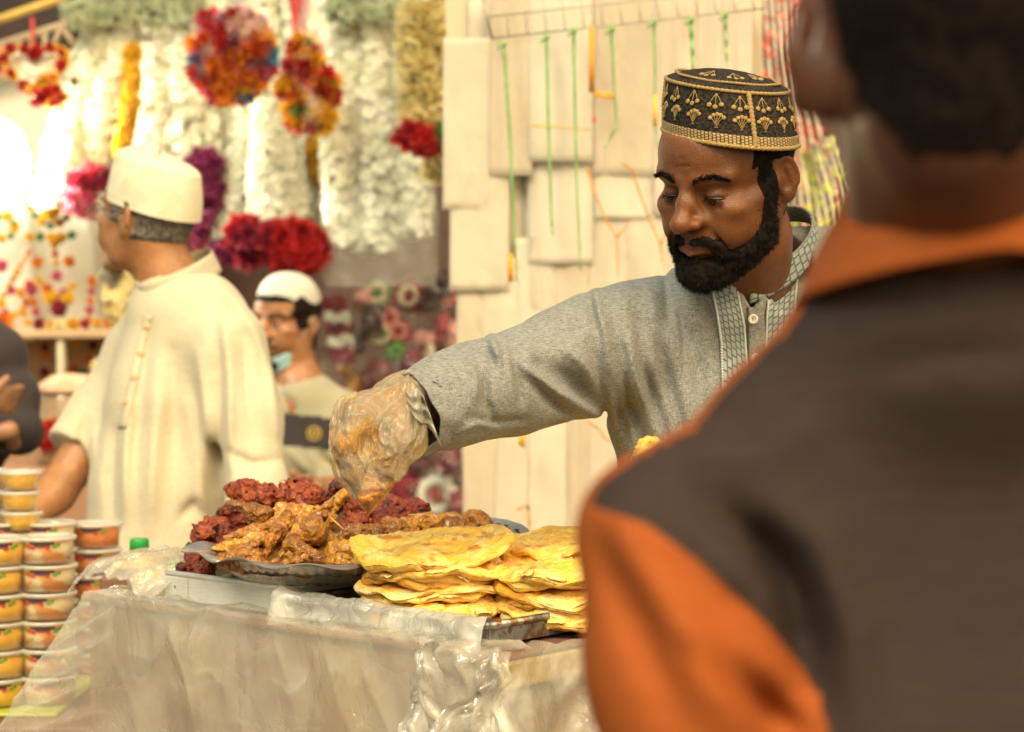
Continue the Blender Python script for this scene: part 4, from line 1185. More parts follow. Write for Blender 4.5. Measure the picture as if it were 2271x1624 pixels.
ALU = M('brushed_aluminium', (0.80, 0.77, 0.69), (0.72, 0.69, 0.62), scale=60, rough=0.40, metal=0.45, stretch=(1, 1, 12), bump=(300, 0.08), rough2=0.45)
STEEL = M('bowl_steel', (0.56, 0.52, 0.47), (0.42, 0.38, 0.34), scale=22, rough=0.22, metal=0.75, rough2=0.38)
DARKSTEEL = M('stained_tray_steel', (0.32, 0.32, 0.30), (0.10, 0.065, 0.04), scale=30, rough=0.35, metal=0.8, c3=(0.20, 0.11, 0.045), scale3=55, lo3=0.52, hi3=0.58, rough2=0.6, bump=(120, 0.3))
def tray(name, label, a0, a1, b0, b1, z0, z1, m, rivets=None, lip=0.006):
    t = empty(name, K((a0 + a1) / 2, (b0 + b1) / 2, z0), label, 'tray')
    def pan(nm, x0, x1, y0, y1, q0, q1):
        b = MB(); b.bbox(K((x0 + x1) / 2, (y0 + y1) / 2, (q0 + q1) / 2), (x1 - x0, y1 - y0, q1 - q0), 0.0012, KR)
        return b.build(nm, m, t, smooth=False)
    w_ = 0.003
    pan('tray_floor', a0, a1, b0, b1, z0, z0 + w_)
    pan('tray_side', a0, a1, b0 - w_, b0, z0, z1); pan('tray_side', a0, a1, b1, b1 + w_, z0, z1)
    pan('tray_side', a0 - w_, a0, b0 - w_, b1 + w_, z0, z1); pan('tray_side', a1, a1 + w_, b0 - w_, b1 + w_, z0, z1)
    r = MB(); e = 0.002
    r.tube([K(a0 - e, b0 - e, z1), K(a1 + e, b0 - e, z1)], lip * 0.6, 10); r.tube([K(a1 + e, b0 - e, z1), K(a1 + e, b1 + e, z1)], lip * 0.6, 10)
    r.tube([K(a1 + e, b1 + e, z1), K(a0 - e, b1 + e, z1)], lip * 0.6, 10); r.tube([K(a0 - e, b1 + e, z1), K(a0 - e, b0 - e, z1)], lip * 0.6, 10)
    r.build('rolled_rim', m, t)
    for a in rivets or []:
        v = MB(); v.blob(K(a, b0 - w_ - 0.0004, (z0 + z1) / 2), (0.0042, 0.0022, 0.0042), 12, 8, KR); v.build('rivet', M('rivet_metal', (0.30, 0.28, 0.25), rough=0.4, metal=1.0), t)
    if rivets:
        b = MB(); b.bbox(K(a1 - 0.022, b0 - w_ - 0.0012, (z0 + z1) / 2 - 0.001), (0.046, 0.0022, z1 - z0 - 0.006), 0.0008, KR); b.build('corner_plate', m, t, smooth=False)
    return t
tray('aluminium_tray', 'shallow riveted aluminium tray under the red fried chicken and the steel bowl', 0.375, 0.612, 0.035, 0.34, TOPZ + 0.001, 0.988, ALU, (0.40, 0.592))
tray('baking_tray', 'dark stained baking tray that holds the yellow flatbreads', 0.028, 0.362, 0.028, 0.345, TOPZ + 0.001, 0.976, DARKSTEEL, lip=0.008)

def build_bowl():
    c = K(0.415, 0.14, 0.0); z0 = 0.990
    n = 240
    t = np.linspace(0, 2 * np.pi, n, endpoint=False)
    prof = [(0.0, 0.0), (0.06, 0.0), (0.108, 0.0), (0.116, 0.002), (0.126, 0.009), (0.136, 0.018), (0.144, 0.027), (0.148, 0.0305), (0.152, 0.032), (0.160, 0.0325), (0.168, 0.0335), (0.170, 0.0330)]
    G = []
    for k, (r, z) in enumerate(prof):
        fl = 0.0026 * np.abs(np.sin(t * 32)) * (1 if 3 <= k <= 6 else 0)
        wv = (0.0042 * np.sin(t * 11 + 0.6) + 0.002 * np.sin(t * 5)) * max(0, (k - 7) / 4)
        lip = 0.020 * np.exp(-((np.angle(np.exp(1j * (t - math.pi * 1.02)))) / 0.20) ** 2) * max(0, (k - 8) / 3) 
        rr = r + fl + lip * (1 if k > 8 else 0)
        G.append(np.stack([rr * np.cos(t), rr * np.sin(t), z0 + z + wv + 0.3 * lip], 1))
    G = np.array(G) + np.array([c[0], c[1], 0])
    m = MB(); m.grid(G, wrap=True); m.grid((G + np.array([0, 0, 0.0016]))[:, ::-1], wrap=True)
    # close the rim
    m.grid(np.stack([G[-1], G[-1] + np.array([0, 0, 0.0016])]), wrap=True)
    tag(m.build('steel_bowl', STEEL), 'shallow fluted steel bowl with a wavy rim heaped with curried chicken', 'bowl')
    # gravy mound that fills the bowl
    rr = np.linspace(0, 1, 26); th = np.linspace(0, 2 * np.pi, 90, endpoint=False)
    G = np.zeros((26, 90, 3))
    for i, r in enumerate(rr):
        for j, a in enumerate(th):
            x, y = r * 0.139 * math.cos(a), r * 0.139 * math.sin(a)
            G[i, j] = (c[0] + x, c[1] + y, z0 + 0.016 + 0.040 * (1 - r ** 1.6))
    q = G.reshape(-1, 3)
    q[:, 2] += 0.010 * fbm(q, 38, 3, 51) * np.repeat(1 - 0.8 * rr ** 4, 90) + 0.003 * fbm(q, 160, 2, 55)
    m = MB(); m.grid(G[::-1], wrap=True)
    tag(m.build('curry_gravy', M('brown_gravy', (0.26, 0.105, 0.018), (0.14, 0.05, 0.012), scale=70, rough=0.28, coat=0.5, bump=(240, 0.9))), 'thick brown gravy filling the steel bowl between the curried chicken pieces', 'gravy', kind='stuff')
build_bowl()

RED = M('red_fried_crust', (0.26, 0.038, 0.010), (0.12, 0.016, 0.008), scale=95, rough=0.36, coat=0.15, bump=(330, 1.0, 6), c3=(0.035, 0.014, 0.010), scale3=42, lo3=0.56, hi3=0.66)
RED2 = M('orange_red_fried_crust', (0.34, 0.066, 0.013), (0.17, 0.022, 0.008), scale=90, rough=0.38, coat=0.12, bump=(240, 1.0, 6), c3=(0.05, 0.016, 0.010), scale3=38, lo3=0.62, hi3=0.7)
CUR = M('curry_glaze', (0.50, 0.20, 0.014), (0.26, 0.090, 0.011), scale=80, rough=0.27, coat=0.45, bump=(300, 1.0, 6), c3=(0.17, 0.060, 0.012), scale3=46, lo3=0.56, hi3=0.68)
CUR2 = M('yellow_curry_skin', (0.62, 0.28, 0.018), (0.40, 0.155, 0.013), scale=70, rough=0.25, coat=0.5, bump=(260, 0.8, 6), c3=(0.20, 0.075, 0.014), scale3=60, lo3=0.60, hi3=0.7)
BROWN = M('dark_curry_crust', (0.32, 0.125, 0.015), (0.18, 0.062, 0.010), scale=70, rough=0.30, coat=0.4, bump=(260, 0.9, 6), c3=(0.45, 0.20, 0.025), scale3=30, lo3=0.56, hi3=0.66)

def chunk(name, label, cat, group, box, d, m, seed, n=9, amp=0.0068, extra=(), h=0.0015, knob=0.0050):
    """a lumpy fried or curried piece that fills a box of pixels at depth d; extra: chains of (u, v, d, r)"""
    g = np.random.default_rng(seed)
    parts = []
    if box:
        u0, u1, v0, v1 = box
        uc, vc, hu, hv = (u0 + u1) / 2, (v0 + v1) / 2, (u1 - u0) / 2, (v1 - v0) / 2
        sc = d / FPX
        for i in range(n):
            r = g.uniform(0.36, 0.52) * min(hu, hv)
            x, y = g.uniform(-1, 1) * max(1, hu - r * 1.05), g.uniform(-1, 1) * max(1, hv - r * 1.05)
            z = g.normal(0, 0.35) * min(hu, hv) * sc
            rr = np.array([r * g.uniform(0.9, 1.7), r * g.uniform(0.8, 1.3), r * g.uniform(0.7, 1.05)]) * sc
            parts.append((P(uc + x, vc + y, d + z), rr, rot(g.uniform(0, 360), g.uniform(-40, 40), g.uniform(-50, 50))))
        parts.append((P(uc, vc, d), np.array([hu * 0.72, min(hu, hv) * 0.9, hv * 0.66]) * sc, np.eye(3)))
    ex = [G3(*e) for e in extra]
    pts = [p for p, _, _ in parts] + [q for e in ex for q, _ in e]
    rad = [max(r) for _, r, _ in parts] + [r for e in ex for _, r in e]
    lo = np.min([p - r for p, r in zip(pts, rad)], 0) - 0.012; hi = np.max([p + r for p, r in zip(pts, rad)], 0) + 0.012
    sd = int(g.integers(0, 200))
    def f(p):
        t = None
        for c, r, R in parts:
            x = ell(p, c, r, R)
            t = x if t is None else smin(t, x, 0.007)
        for e in ex:
            x = chain(p, e, 0.006)
            t = x if t is None else smin(t, x, 0.008)
        t = t - amp * 0.9 * vnoise(p, 62, sd) - knob * (0.7 - 1.5 * np.abs(vnoise(p, 120, sd + 1))) - 0.62 * knob * (0.5 - 1.4 * np.abs(vnoise(p, 260, sd + 2)))
        return t
    pos, F = sdf_mesh(f, lo, hi, h)
    o = link(name, mesh(name, pos, F), m)
    return tag(o, label, cat, group)

GR, GC = 'red fried chicken pieces heaped in the aluminium tray', 'curried chicken pieces heaped in the steel bowl'
def red(label, box, d, seed, m=RED, **k):
    if 'h' not in k: box = (box[0] - 3, box[1] + 3, box[2] - 2, box[3] + (16 if box[3] < 1200 else 4))
    return chunk('fried_chicken', label, 'fried chicken', GR, box, d, m, seed, **k)
def cur(label, box, d, seed, m=CUR, **k): return chunk('curried_chicken', label, 'curried chicken', GC, box, d, m, seed, amp=k.pop('amp', 0.0036), knob=k.pop('knob', 0.0032), **k)
red('red fried chicken piece standing highest in the heap, against the cream robe', (510, 617, 1066, 1126), 2.86, 101, RED2)
red('red fried chicken piece with a pointed top, between highest piece and gloved hand', (620, 728, 1058, 1124), 2.84, 102, RED2, n=11)
red('dark-topped red fried chicken piece just left of the dripping glove', (728, 796, 1054, 1126), 2.80, 103)
red('bright red fried chicken piece right under the dripping sauce', (764, 824, 1100, 1172), 2.78, 104, RED2)
red('charred long red fried chicken piece that ends the heap on the right', (816, 938, 1106, 1164), 2.83, 105, RED, n=13)
red('small dark red fried chicken piece in front of the long charred one', (806, 882, 1134, 1176), 2.77, 106)
red('small red fried chicken piece squeezed under a pale drumstick bone', (493, 545, 1126, 1174), 2.82, 107)
red('wide red fried chicken piece sticking out farthest left in the middle of the heap', (415, 496, 1152, 1214), 2.80, 108, RED2, n=12)
red('red fried chicken piece touching the curried drumsticks at the heap left side', (478, 550, 1164, 1214), 2.76, 109)
red('dark red fried chicken piece resting behind the lip of the steel bowl', (409, 476, 1206, 1260), 2.78, 110)
red('flat red fried chicken piece lying lowest in the tray beside the bowl lip', (396, 478, 1250, 1292), 2.735, 111, n=10)
hid = 'red fried chicken piece mostly buried behind the curried heap'
for k, bx in enumerate(((470, 560, 1200, 1280), (540, 640, 1120, 1190), (640, 740, 1120, 1190), (560, 690, 1190, 1270), (740, 850, 1165, 1230), (850, 930, 1160, 1230))):
    red(hid, bx, 2.86, 120 + k, h=0.003)

cur('long curried quail with two thin legs pointing up to the glove', (606, 712, 1118, 1160), 2.70, 201, CUR2, n=8, extra=[[(640, 1150, 2.69, 15), (690, 1135, 2.68, 13), (716, 1128, 2.675, 8), (745, 1108, 2.67, 5.5), (768, 1090, 2.665, 6.5)], [(728, 1168, 2.66, 9), (738, 1140, 2.655, 6), (752, 1112, 2.65, 5), (766, 1098, 2.65, 6)], [(610, 1160, 2.68, 12), (560, 1185, 2.67, 7), (513, 1200, 2.665, 5)]])
cur('pale curried drumstick with a bare bone pointing left', (538, 602, 1118, 1172), 2.715, 202, BROWN, n=6, extra=[[(556, 1135, 2.71, 18), (530, 1122, 2.71, 6), (508, 1118, 2.71, 4.5)]])
cur('slim curried leg lying left under the long quail', None, 2.66, 203, CUR, extra=[[(600, 1168, 2.67, 16), (560, 1182, 2.66, 13), (512, 1192, 2.655, 6), (500, 1190, 2.655, 4)]])
cur('thick yellow curried drumstick tapering left towards the bowl lip', None, 2.65, 204, CUR2, extra=[[(584, 1192, 2.645, 13), (560, 1196, 2.645, 16), (530, 1206, 2.64, 12), (500, 1214, 2.64, 9), (482, 1220, 2.64, 6)]])
cur('plump curried thigh at the centre of the heap with a long leg running down left', (650, 738, 1144, 1216), 2.615, 205, CUR, n=8, amp=0.0022, knob=0.0018, extra=[[(690, 1180, 2.60, 32), (656, 1198, 2.60, 17), (632, 1226, 2.595, 10), (612, 1246, 2.59, 7.5), (596, 1258, 2.588, 5)]])
cur('folded yellow curried skin piece at the right front of the bowl', (712, 808, 1196, 1252), 2.575, 206, CUR2, n=9)
cur('curried wing lying along the left front rim of the bowl', (516, 598, 1212, 1262), 2.60, 207, CUR, n=7, extra=[[(570, 1240, 2.59, 14), (520, 1236, 2.59, 7), (484, 1246, 2.59, 4)], [(590, 1256, 2.585, 10), (540, 1262, 2.585, 6), (492, 1258, 2.59, 4)]])
cur('curried scraps at the far left end of the bowl', (486, 534, 1228, 1262), 2.63, 208, BROWN, n=7)
cur('lumpy curried piece at the middle of the front rim', (628, 706, 1222, 1264), 2.57, 209, CUR, n=8, extra=[[(640, 1230, 2.565, 9), (624, 1260, 2.56, 5)]])
cur('brown curried piece tucked left of the central thigh', (588, 652, 1166, 1230), 2.65, 210, BROWN, n=8)
cur('dark curried scrap at the rim beside the flatbreads', (730, 812, 1232, 1262), 2.56, 211, BROWN, n=8)
cur('saucy brown piece at the right shoulder of the heap', (742, 852, 1158, 1200), 2.66, 212, BROWN, n=10)
cur('long yellow curried piece stretching right behind the flatbreads', (850, 1040, 1132, 1200), 2.70, 213, CUR2, n=14, extra=[[(900, 1165, 2.69, 12), (860, 1176, 2.68, 8)]])
cur('curried end piece farthest right, beside the slotted spoon', (1022, 1094, 1130, 1188), 2.71, 214, CUR, n=12)
cur('yellow curried scrap under the long right piece', (985, 1040, 1168, 1202), 2.68, 215, CUR2, n=7)
cur('brown curried piece filling the gap behind the top flatbread', (800, 905, 1168, 1222), 2.64, 216, BROWN, n=9)
cur('curried neck piece lying across the left of the heap', (538, 612, 1160, 1206), 2.69, 217, BROWN, n=7)
cur('curried rib piece between the central thigh and the folded skin', (700, 760, 1176, 1226), 2.62, 218, CUR, n=7)
cur('thin curried leg bone lying down the middle of the heap to the rim', None, 2.60, 219, CUR2, extra=[[(676, 1150, 2.63, 14), (660, 1176, 2.60, 10), (640, 1206, 2.585, 6), (622, 1234, 2.575, 5)]])
cur('curried drumstick pointing right over the front rim', None, 2.58, 220, CUR, extra=[[(640, 1212, 2.58, 15), (668, 1220, 2.57, 18), (700, 1236, 2.56, 9), (724, 1246, 2.555, 5)]])
cur('short curried wing tip at the left of the rim pieces', None, 2.60, 221, BROWN, extra=[[(560, 1214, 2.60, 13), (534, 1224, 2.595, 9), (508, 1228, 2.59, 5)], [(556, 1222, 2.595, 8), (530, 1238, 2.59, 5)]])
cur('curled curried skin strip under the folded yellow skin', None, 2.57, 222, CUR2, extra=[[(716, 1240, 2.565, 9), (742, 1250, 2.555, 11), (770, 1246, 2.552, 9), (796, 1250, 2.55, 6)]])
cur('forked curried leg left of the central thigh', None, 2.61, 223, CUR, extra=[[(640, 1150, 2.66, 16), (618, 1180, 2.63, 12), (598, 1210, 2.61, 7), (584, 1236, 2.60, 5)], [(616, 1182, 2.63, 10), (584, 1200, 2.61, 6), (562, 1216, 2.60, 4)]])
cur('browned curried breast piece at the crest of the heap', (664, 742, 1120, 1166), 2.68, 224, BROWN, n=9)
cur('curried drumette lying on the right slope of the heap', (846, 930, 1150, 1196), 2.68, 225, CUR, n=9, extra=[[(880, 1170, 2.66, 16), (850, 1184, 2.65, 9), (828, 1192, 2.64, 6)]])
cur('brown curried piece wedged before the rightmost piece', (960, 1040, 1150, 1200), 2.685, 226, BROWN, n=9)
red('red fried chicken piece behind the sauce drip, at the back of the heap', (826, 890, 1096, 1150), 2.88, 112, RED2)
red('red fried chicken piece low at the right end behind the curried pieces', (880, 960, 1126, 1176), 2.86, 113, RED, n=10)
for lab, pts in (('thin wooden skewer poking out of the middle of the curried heap', [(733, 1148, 2.64), (762, 1174, 2.63)]), ('thin wooden skewer at the right end of the red chicken', [(906, 1143, 2.72), (944, 1140, 2.71)])):
    m = MB(); m.tube([P(*p) for p in pts], 0.0012, 8)
    tag(m.build('skewer', M('skewer_wood', (0.62, 0.38, 0.12), rough=0.6)), lab, 'skewer', 'wooden skewers in the food')

def build_spoon():
    s = empty('slotted_spoon', P(1095, 1186, 2.70), 'flat perforated steel spoon lying behind the flatbreads', 'spoon')
    R = rot(z=-18, x=14, y=8)
    m = MB(); rr = np.linspace(0.004, 0.045, 14); th = np.linspace(0, 2 * np.pi, 60, endpoint=False)
    G = np.array([[[r * 1.1 * math.cos(a), r * 0.8 * math.sin(a), 0.006 * (r / 0.045) ** 2 + 0.0006 * math.sin(40 * r * 30) * math.sin(a * 12)] for a in th] for r in rr]) @ R.T + P(1092, 1180, 2.70)
    m.grid(G[::-1], wrap=True); m.grid(G - np.array([0, 0, 0.0015]), wrap=True)
    m.build('spoon_bowl', STEEL, s)
    for i in range(-3, 4):
        for j in range(-2, 3):
            x, y = i * 0.012 + (j % 2) * 0.006, j * 0.012
            if (x / 1.1) ** 2 + (y / 0.8) ** 2 < 0.036 ** 2:
                q = MB(); q.lathe([(0.0001, 0.0), (0.0032, 0.0), (0.0036, -0.0003)], np.array([x, y, 0.0012 + 0.006 * (math.hypot(x, y) / 0.045) ** 2]) @ R.T + P(1092, 1180, 2.70), 10, R)
                q.build('hole_shade_disc', M('spoon_hole_shadow', (0.03, 0.025, 0.02), rough=0.5), s)  # dark disc laid on the metal, painting the shade of a hole
    m = MB(); m.tube([P(1130, 1186, 2.70), P(1200, 1196, 2.69), P(1330, 1190, 2.68)], 0.005, 10, flat=0.5); m.build('handle', STEEL, s)
build_spoon()

# ------------------------------------------------------------------ flatbreads
BREAD = M('golden_flaky_bread', (0.90, 0.53, 0.062), (0.90, 0.66, 0.20), scale=30, rough=0.42, coat=0.15, stretch=(1, 1, 2), bump=(130, 0.9, 7), c3=(0.58, 0.22, 0.022), scale3=34, lo3=0.54, hi3=0.66, detail=6, lo=0.42, hi=0.6)
BREAD2 = M('pale_flaky_bread', (0.90, 0.69, 0.30), (0.87, 0.52, 0.09), scale=26, rough=0.48, coat=0.08, stretch=(1, 1, 2), bump=(130, 0.9, 7), c3=(0.58, 0.27, 0.05), scale3=26, lo3=0.58, hi3=0.74, detail=6)
BREAD3 = M('toasted_flaky_bread', (0.82, 0.43, 0.045), (0.62, 0.27, 0.03), scale=24, rough=0.42, coat=0.15, stretch=(1, 1, 2), bump=(130, 0.9, 7), c3=(0.36, 0.13, 0.022), scale3=28, lo3=0.53, hi3=0.68, detail=6)
def bread(label, a, b, z, r, th, m, seed, tilt=(0, 0), sag=0.008, sx=1.0, lift=0.0):
    g = np.random.default_rng(seed)
    n, k = 150, 32
    t = np.linspace(0, 2 * np.pi, n, endpoint=False)
    ph = g.uniform(0, 6.28, 6)
    out = 1 + 0.05 * np.sin(2 * t + ph[0]) + 0.035 * np.sin(3 * t + ph[1]) + 0.018 * np.sin(7 * t + ph[2]) + 0.008 * np.sin(13 * t + ph[3])
    C = K(a, b, 0)
    def surf(rr, top):
        x, y = rr * out * np.cos(t) * r * sx, rr * out * np.sin(t) * r
        p = np.stack([x, y, np.full_like(x, seed * 0.37)], 1)
        w = 1.1 * sag * fbm(p, 15, 2, seed) + sag * 0.7 * np.sin(2 * t + ph[4]) * rr ** 2 - sag * 0.8 * rr ** 3 + rr ** 4 * (0.0030 * np.sin(5 * t + ph[1]) + 0.0018 * np.sin(9 * t + ph[2]) + 0.0010 * np.sin(17 * t + ph[3])) + lift * np.clip(np.cos(t - ph[5]), 0, 1) ** 2 * rr ** 2
        e = np.sqrt(np.clip(1 - np.clip((rr - 0.90) / 0.10, 0, 1) ** 2, 0, 1))
        sp = vnoise(np.stack([x, y, np.zeros_like(x)], 1) * np.array([1, 1, 1]) + 0.02 * vnoise(p, 20, seed)[:, None], 55, seed) 
        spiral = np.sin(rr * 46 + 2 * t + ph[0] + 3 * vnoise(p, 16, seed + 9))
        h = 1.22 * th / 2 * e * (1 + 0.5 * vnoise(p, 26, seed + 4)) + (0.0026 * sp + 0.0013 * spiral + 0.0014 * (0.5 - np.abs(vnoise(p, 130, seed + 2)) * 1.6)) * e
        zz = z + w + (h if top else -h * 0.8) + x * tilt[0] + y * tilt[1]
        return np.stack([C[0] + x, C[1] + y, zz], 1)
    rs = np.concatenate([np.linspace(0.02, 0.88, k - 9), 0.90 + 0.10 * np.sin(np.linspace(0.15, math.pi / 2, 9))])
    T = np.array([surf(x, True) for x in rs]); Bm = np.array([surf(x, False) for x in rs])
    # layered rim: the edge is not one clean roll
    for i in range(k - 6, k):
        T[i, :, 2] += 0.0012 * vnoise(np.stack([t * 3, np.full(n, i * 0.9), np.full(n, seed)], 1), 1.0, 7)
    mb = MB(); mb.grid(np.concatenate([T, Bm[::-1]]), wrap=True)
    mb.f = [f[::-1] for f in mb.f]
    o = mb.build('flatbread', m)
    tag(o, label, 'flatbread', 'yellow flatbreads stacked in the dark tray')
    # papery flakes lifting off the rim
    for q in range(int(g.integers(2, 5))):
        j = int(g.integers(0, n)); 
        e = T[-3, j]; nxt = T[-3, (j + 6) % n]
        fl = MB(); GG = np.zeros((5, 6, 3)); outw = e - np.array([C[0], C[1], e[2]]); outw /= np.linalg.norm(outw)
        L = g.uniform(0.006, 0.016)
        for ii in range(5):
            for jj in range(6):
                s = jj / 5; u_ = ii / 4
                GG[ii, jj] = e * (1 - s) + nxt * s + outw * (L * u_ * (1 - 0.5 * abs(s - 0.5)) - 0.006) + np.array([0, 0, 0.001 + L * 0.5 * math.sin(2 * u_) * (0.3 + g.random() * 0.5) - 0.004 * u_ * u_])
        fl.sheet(GG, 0.0007); fl.build('flake', BREAD2, o)
    return o
def stack(where, a, b, z0, z1, names, r0, seed, top):
    """a heap of thin limp breads, lowest first; names: what tells each from its neighbours"""
    g = np.random.default_rng(seed)
    n = len(names)
    for k, nm in enumerate(names):
        t = k / (n - 1)
        m = (BREAD2, BREAD3, BREAD, BREAD2, BREAD)[(k + seed) % 5] if k < n - 1 else BREAD
        bread(f'{nm} flatbread {where}', a + g.uniform(-0.010, 0.010), b + g.uniform(-0.006, 0.006), z0 + (z1 - z0) * t + g.uniform(-0.001, 0.001), r0 * g.uniform(0.93, 1.03) if k < n - 1 else top, g.uniform(0.0105, 0.0145), m, seed * 20 + k,
              tilt=(g.uniform(-0.07, 0.07), g.uniform(-0.05, 0.05)), sag=g.uniform(0.004, 0.008), lift=g.uniform(0, 0.006) if k > n - 3 else 0)
stack('in the stack beside the steel bowl', 0.203, 0.117, 0.962, 1.049, ('lowest', 'second lowest', 'third lowest', 'fourth lowest', 'fifth lowest', 'fifth highest', 'fourth highest', 'third highest', 'second highest', 'topmost golden'), 0.091, 1, 0.098)
stack('in the near right stack, half hidden by the customer', 0.062, 0.205, 0.963, 1.024, ('lowest torn', 'second lowest', 'third lowest', 'middle', 'third highest', 'second highest', 'topmost browned'), 0.092, 2, 0.092)
stack('in the stack at the back of the tray', 0.125, 0.285, 0.964, 1.042, ('lowest', 'second lowest', 'third lowest', 'fourth lowest', 'fourth highest', 'third highest', 'second highest', 'topmost brown-ridged'), 0.091, 3, 0.097)
chunk('fried_pastry', 'crisp golden pastry piece held in front of the grey kurta', 'pastry', None, (1396, 1566, 964, 1092), 2.362, BREAD, 301, n=16, amp=0.006, knob=0.003)
# ------------------------------------------------------------------ the other people
def simple_skin(name, base): return M(name, base, attr='tone', **{**SKIN_COAT, 'bump': None})

def legs(man, xs, y, top, m, shoe=True):
    b = MB()
    for x in xs: b.tube([(x, y, top), (x, y + 0.01, top * 0.5), (x, y, 0.07)], [0.095, 0.075, 0.065], 18)
    tag(b.build('trousers', m, man), kind=None)
    for x in xs:
        s = MB(); s.blob((x, y - 0.05, 0.04), (0.048, 0.13, 0.045), 14, 8); s.build('shoe', M('dark_shoe', (0.03, 0.022, 0.018), rough=0.5), man)

def build_customer():
    man = empty('person', P(2130, 812, 1.12) * np.array([1, 1, 0]), 'customer seen from behind in a dark brown and orange shirt with short black hair', 'person')
    hd = Head(P(2122, 150, 1.075), 172, 4, -4, gaunt=0.62, jaw=0.86)
    D = 1.12
    arm = G3((1470, 1195, D, 130), (1500, 1480, 1.11, 125), (1520, 1760, 1.10, 110), (1560, 2250, 1.22, 90), (1700, 2500, 1.42, 75))
    arm2 = G3((2790, 1180, D, 130), (2790, 1500, 1.12, 125), (2770, 1800, 1.12, 110), (2740, 2300, 1.2, 90), (2650, 2500, 1.4, 75))
    trk = [[(hd.world((0, 0.035, -0.03)), 0.050), (P(2142, 520, 1.13), 0.053), (P(2145, 760, 1.16), 0.056)], G3((2140, 860, 1.165, 200), (1780, 960, 1.15, 110), (1480, 1190, D, 110)), G3((2140, 860, 1.165, 200), (2500, 960, 1.15, 110), (2780, 1180, D, 110)),
           G3((1840, 1200, 1.18, 310), (2430, 1200, 1.18, 310)), G3((1880, 1600, 1.175, 330), (2400, 1600, 1.175, 330)), G3((1920, 1950, 1.18, 330), (2360, 1950, 1.18, 330)), G3((1950, 2500, 1.18, 330), (2350, 2500, 1.18, 330))]
    STR = [G3((2140, 720, 1.15, 250), (1780, 930, 1.14, 120), (1480, 1190, D, 120)), G3((2140, 720, 1.15, 250), (2500, 930, 1.14, 120), (2780, 1180, D, 120))] + trk[3:]
    def hands(p, d):
        for x0, sg in ((1700, 1), (2650, -1)):
            for k in range(4):
                d = smin(d, chain(p, G3((x0, 2500, 1.42, 60), (x0 + sg * 60 + 20 * k, 2560, 1.50 + 0.01 * k, 36), (x0 + sg * 110 + 24 * k, 2600, 1.55 + 0.01 * k, 30)), 0.004), 0.008)
            d = smin(d, chain(p, G3((x0, 2500, 1.42, 55), (x0 + sg * 90, 2500, 1.47, 38), (x0 + sg * 140, 2530, 1.51, 32)), 0.004), 0.008)
        return d
    def body(p):
        d = hd(p)
        for i, t in enumerate(trk): d = smin(d, chain(p, t, 0.03), 0.014 if i == 0 else 0.03)
        d = smin(d, chain(p, [(c, r - 0.006) for c, r in arm], 0.03), 0.03); d = smin(d, chain(p, [(c, r - 0.006) for c, r in arm2], 0.03), 0.03)
        return hands(p, d)
    pos, F = sdf_mesh(body, np.array([P(1200, 0, 1.1)[0], 0.88, 0.72]), np.array([P(3100, 0, 1.15)[0], 1.72, 1.68]), 0.0045)
    me = mesh('skin', pos, F); vcol(me, skin_tones(hd.loc(pos), (0.115, 0.042, 0.022), (0.12, 0.04, 0.03), (0.06, 0.025, 0.015)))
    link('body', me, simple_skin('dark_brown_skin', (0.15, 0.06, 0.03)), man)
    def hair(p):
        q = hd.loc(p); y, z = q[:, 1], q[:, 2]; ax = np.abs(q[:, 0])
        reg = np.minimum(y + 0.020 + 1.2 * np.clip(z - 0.03, 0, 1), z + 0.060 - 1.15 * np.clip(ax - 0.024, 0, 1) - 2.5 * np.clip(ax - 0.056, 0, 1) + 0.004 * vnoise(p, 90, 6))
        h = body(p); s = np.stack([ax, y, z], 1)
        ear = ln((s - A3((0.080, 0.012, -0.002))) / A3((0.75, 0.95, 1.25))) - 0.024
        d = smax(h - 0.014 * sstep(reg, -0.004, 0.05) - 0.004 * sstep(z, 0.0, 0.08) - 0.0012 * vnoise(p, 300, 2), -reg, 0.004)
        return smax(d, -ear, 0.003)
    hp, hf = sdf_mesh(hair, hd.H - 0.17, hd.H + 0.17, 0.0035)
    ho = link('hair', mesh('hair', hp, hf), MAT_HAIR, man)
    strands('hair_strands', hp, vnormals(hp, hf), (0, 0, -1.0), 6000, 0.008, 0.0008, MAT_HAIR, ho, lay=0.45, seed=15)
    FO = [([(1540, 1115), (1680, 1205), (1755, 1320), (1792, 1450), (1805, 1600)], 44, -8), ([(1700, 1080), (1820, 1210), (1890, 1400), (1900, 1600)], 60, 8), ([(1560, 1180), (1690, 1300), (1760, 1420)], 50, 6),
          ([(1325, 1190), (1420, 1390), (1520, 1640)], 34, -5), ([(1370, 1180), (1540, 1420), (1650, 1650)], 46, 6), ([(1540, 1440), (1690, 1560), (1790, 1640)], 32, -5), ([(1640, 1400), (1760, 1530), (1810, 1640)], 34, 4),
          ([(1900, 820), (2100, 790), (2271, 780)], 40, -3), ([(1480, 1000), (1640, 1010), (1800, 960)], 50, 4)]
    def shirt(p):
        d = chain(p, [(P(2140, 640, 1.145), 0.078), (P(2140, 760, 1.15), 0.085)], 0.03)
        for t in STR: d = smin(d, chain(p, [(a, r + 0.008) for a, r in t], 0.03), 0.045)
        d = smin(d, np.maximum(chain(p, [(a, r + 0.013) for a, r in arm[:3]], 0.03), P(0, 1850, 1.1)[2] - p[:, 2]), 0.03)
        d = smin(d, np.maximum(chain(p, [(a, r + 0.013) for a, r in arm2[:3]], 0.03), P(0, 1850, 1.1)[2] - p[:, 2]), 0.03)
        back = p[:, 1] < 1.13
        d = d - np.where(back, folds(p, FO), 0) - 0.002 * vnoise(p, 12, 4)
        nk = cap(p, P(2140, 300, 1.10), P(2138, 640, 1.14), 0.066)
        return smax(d, -nk, 0.004)
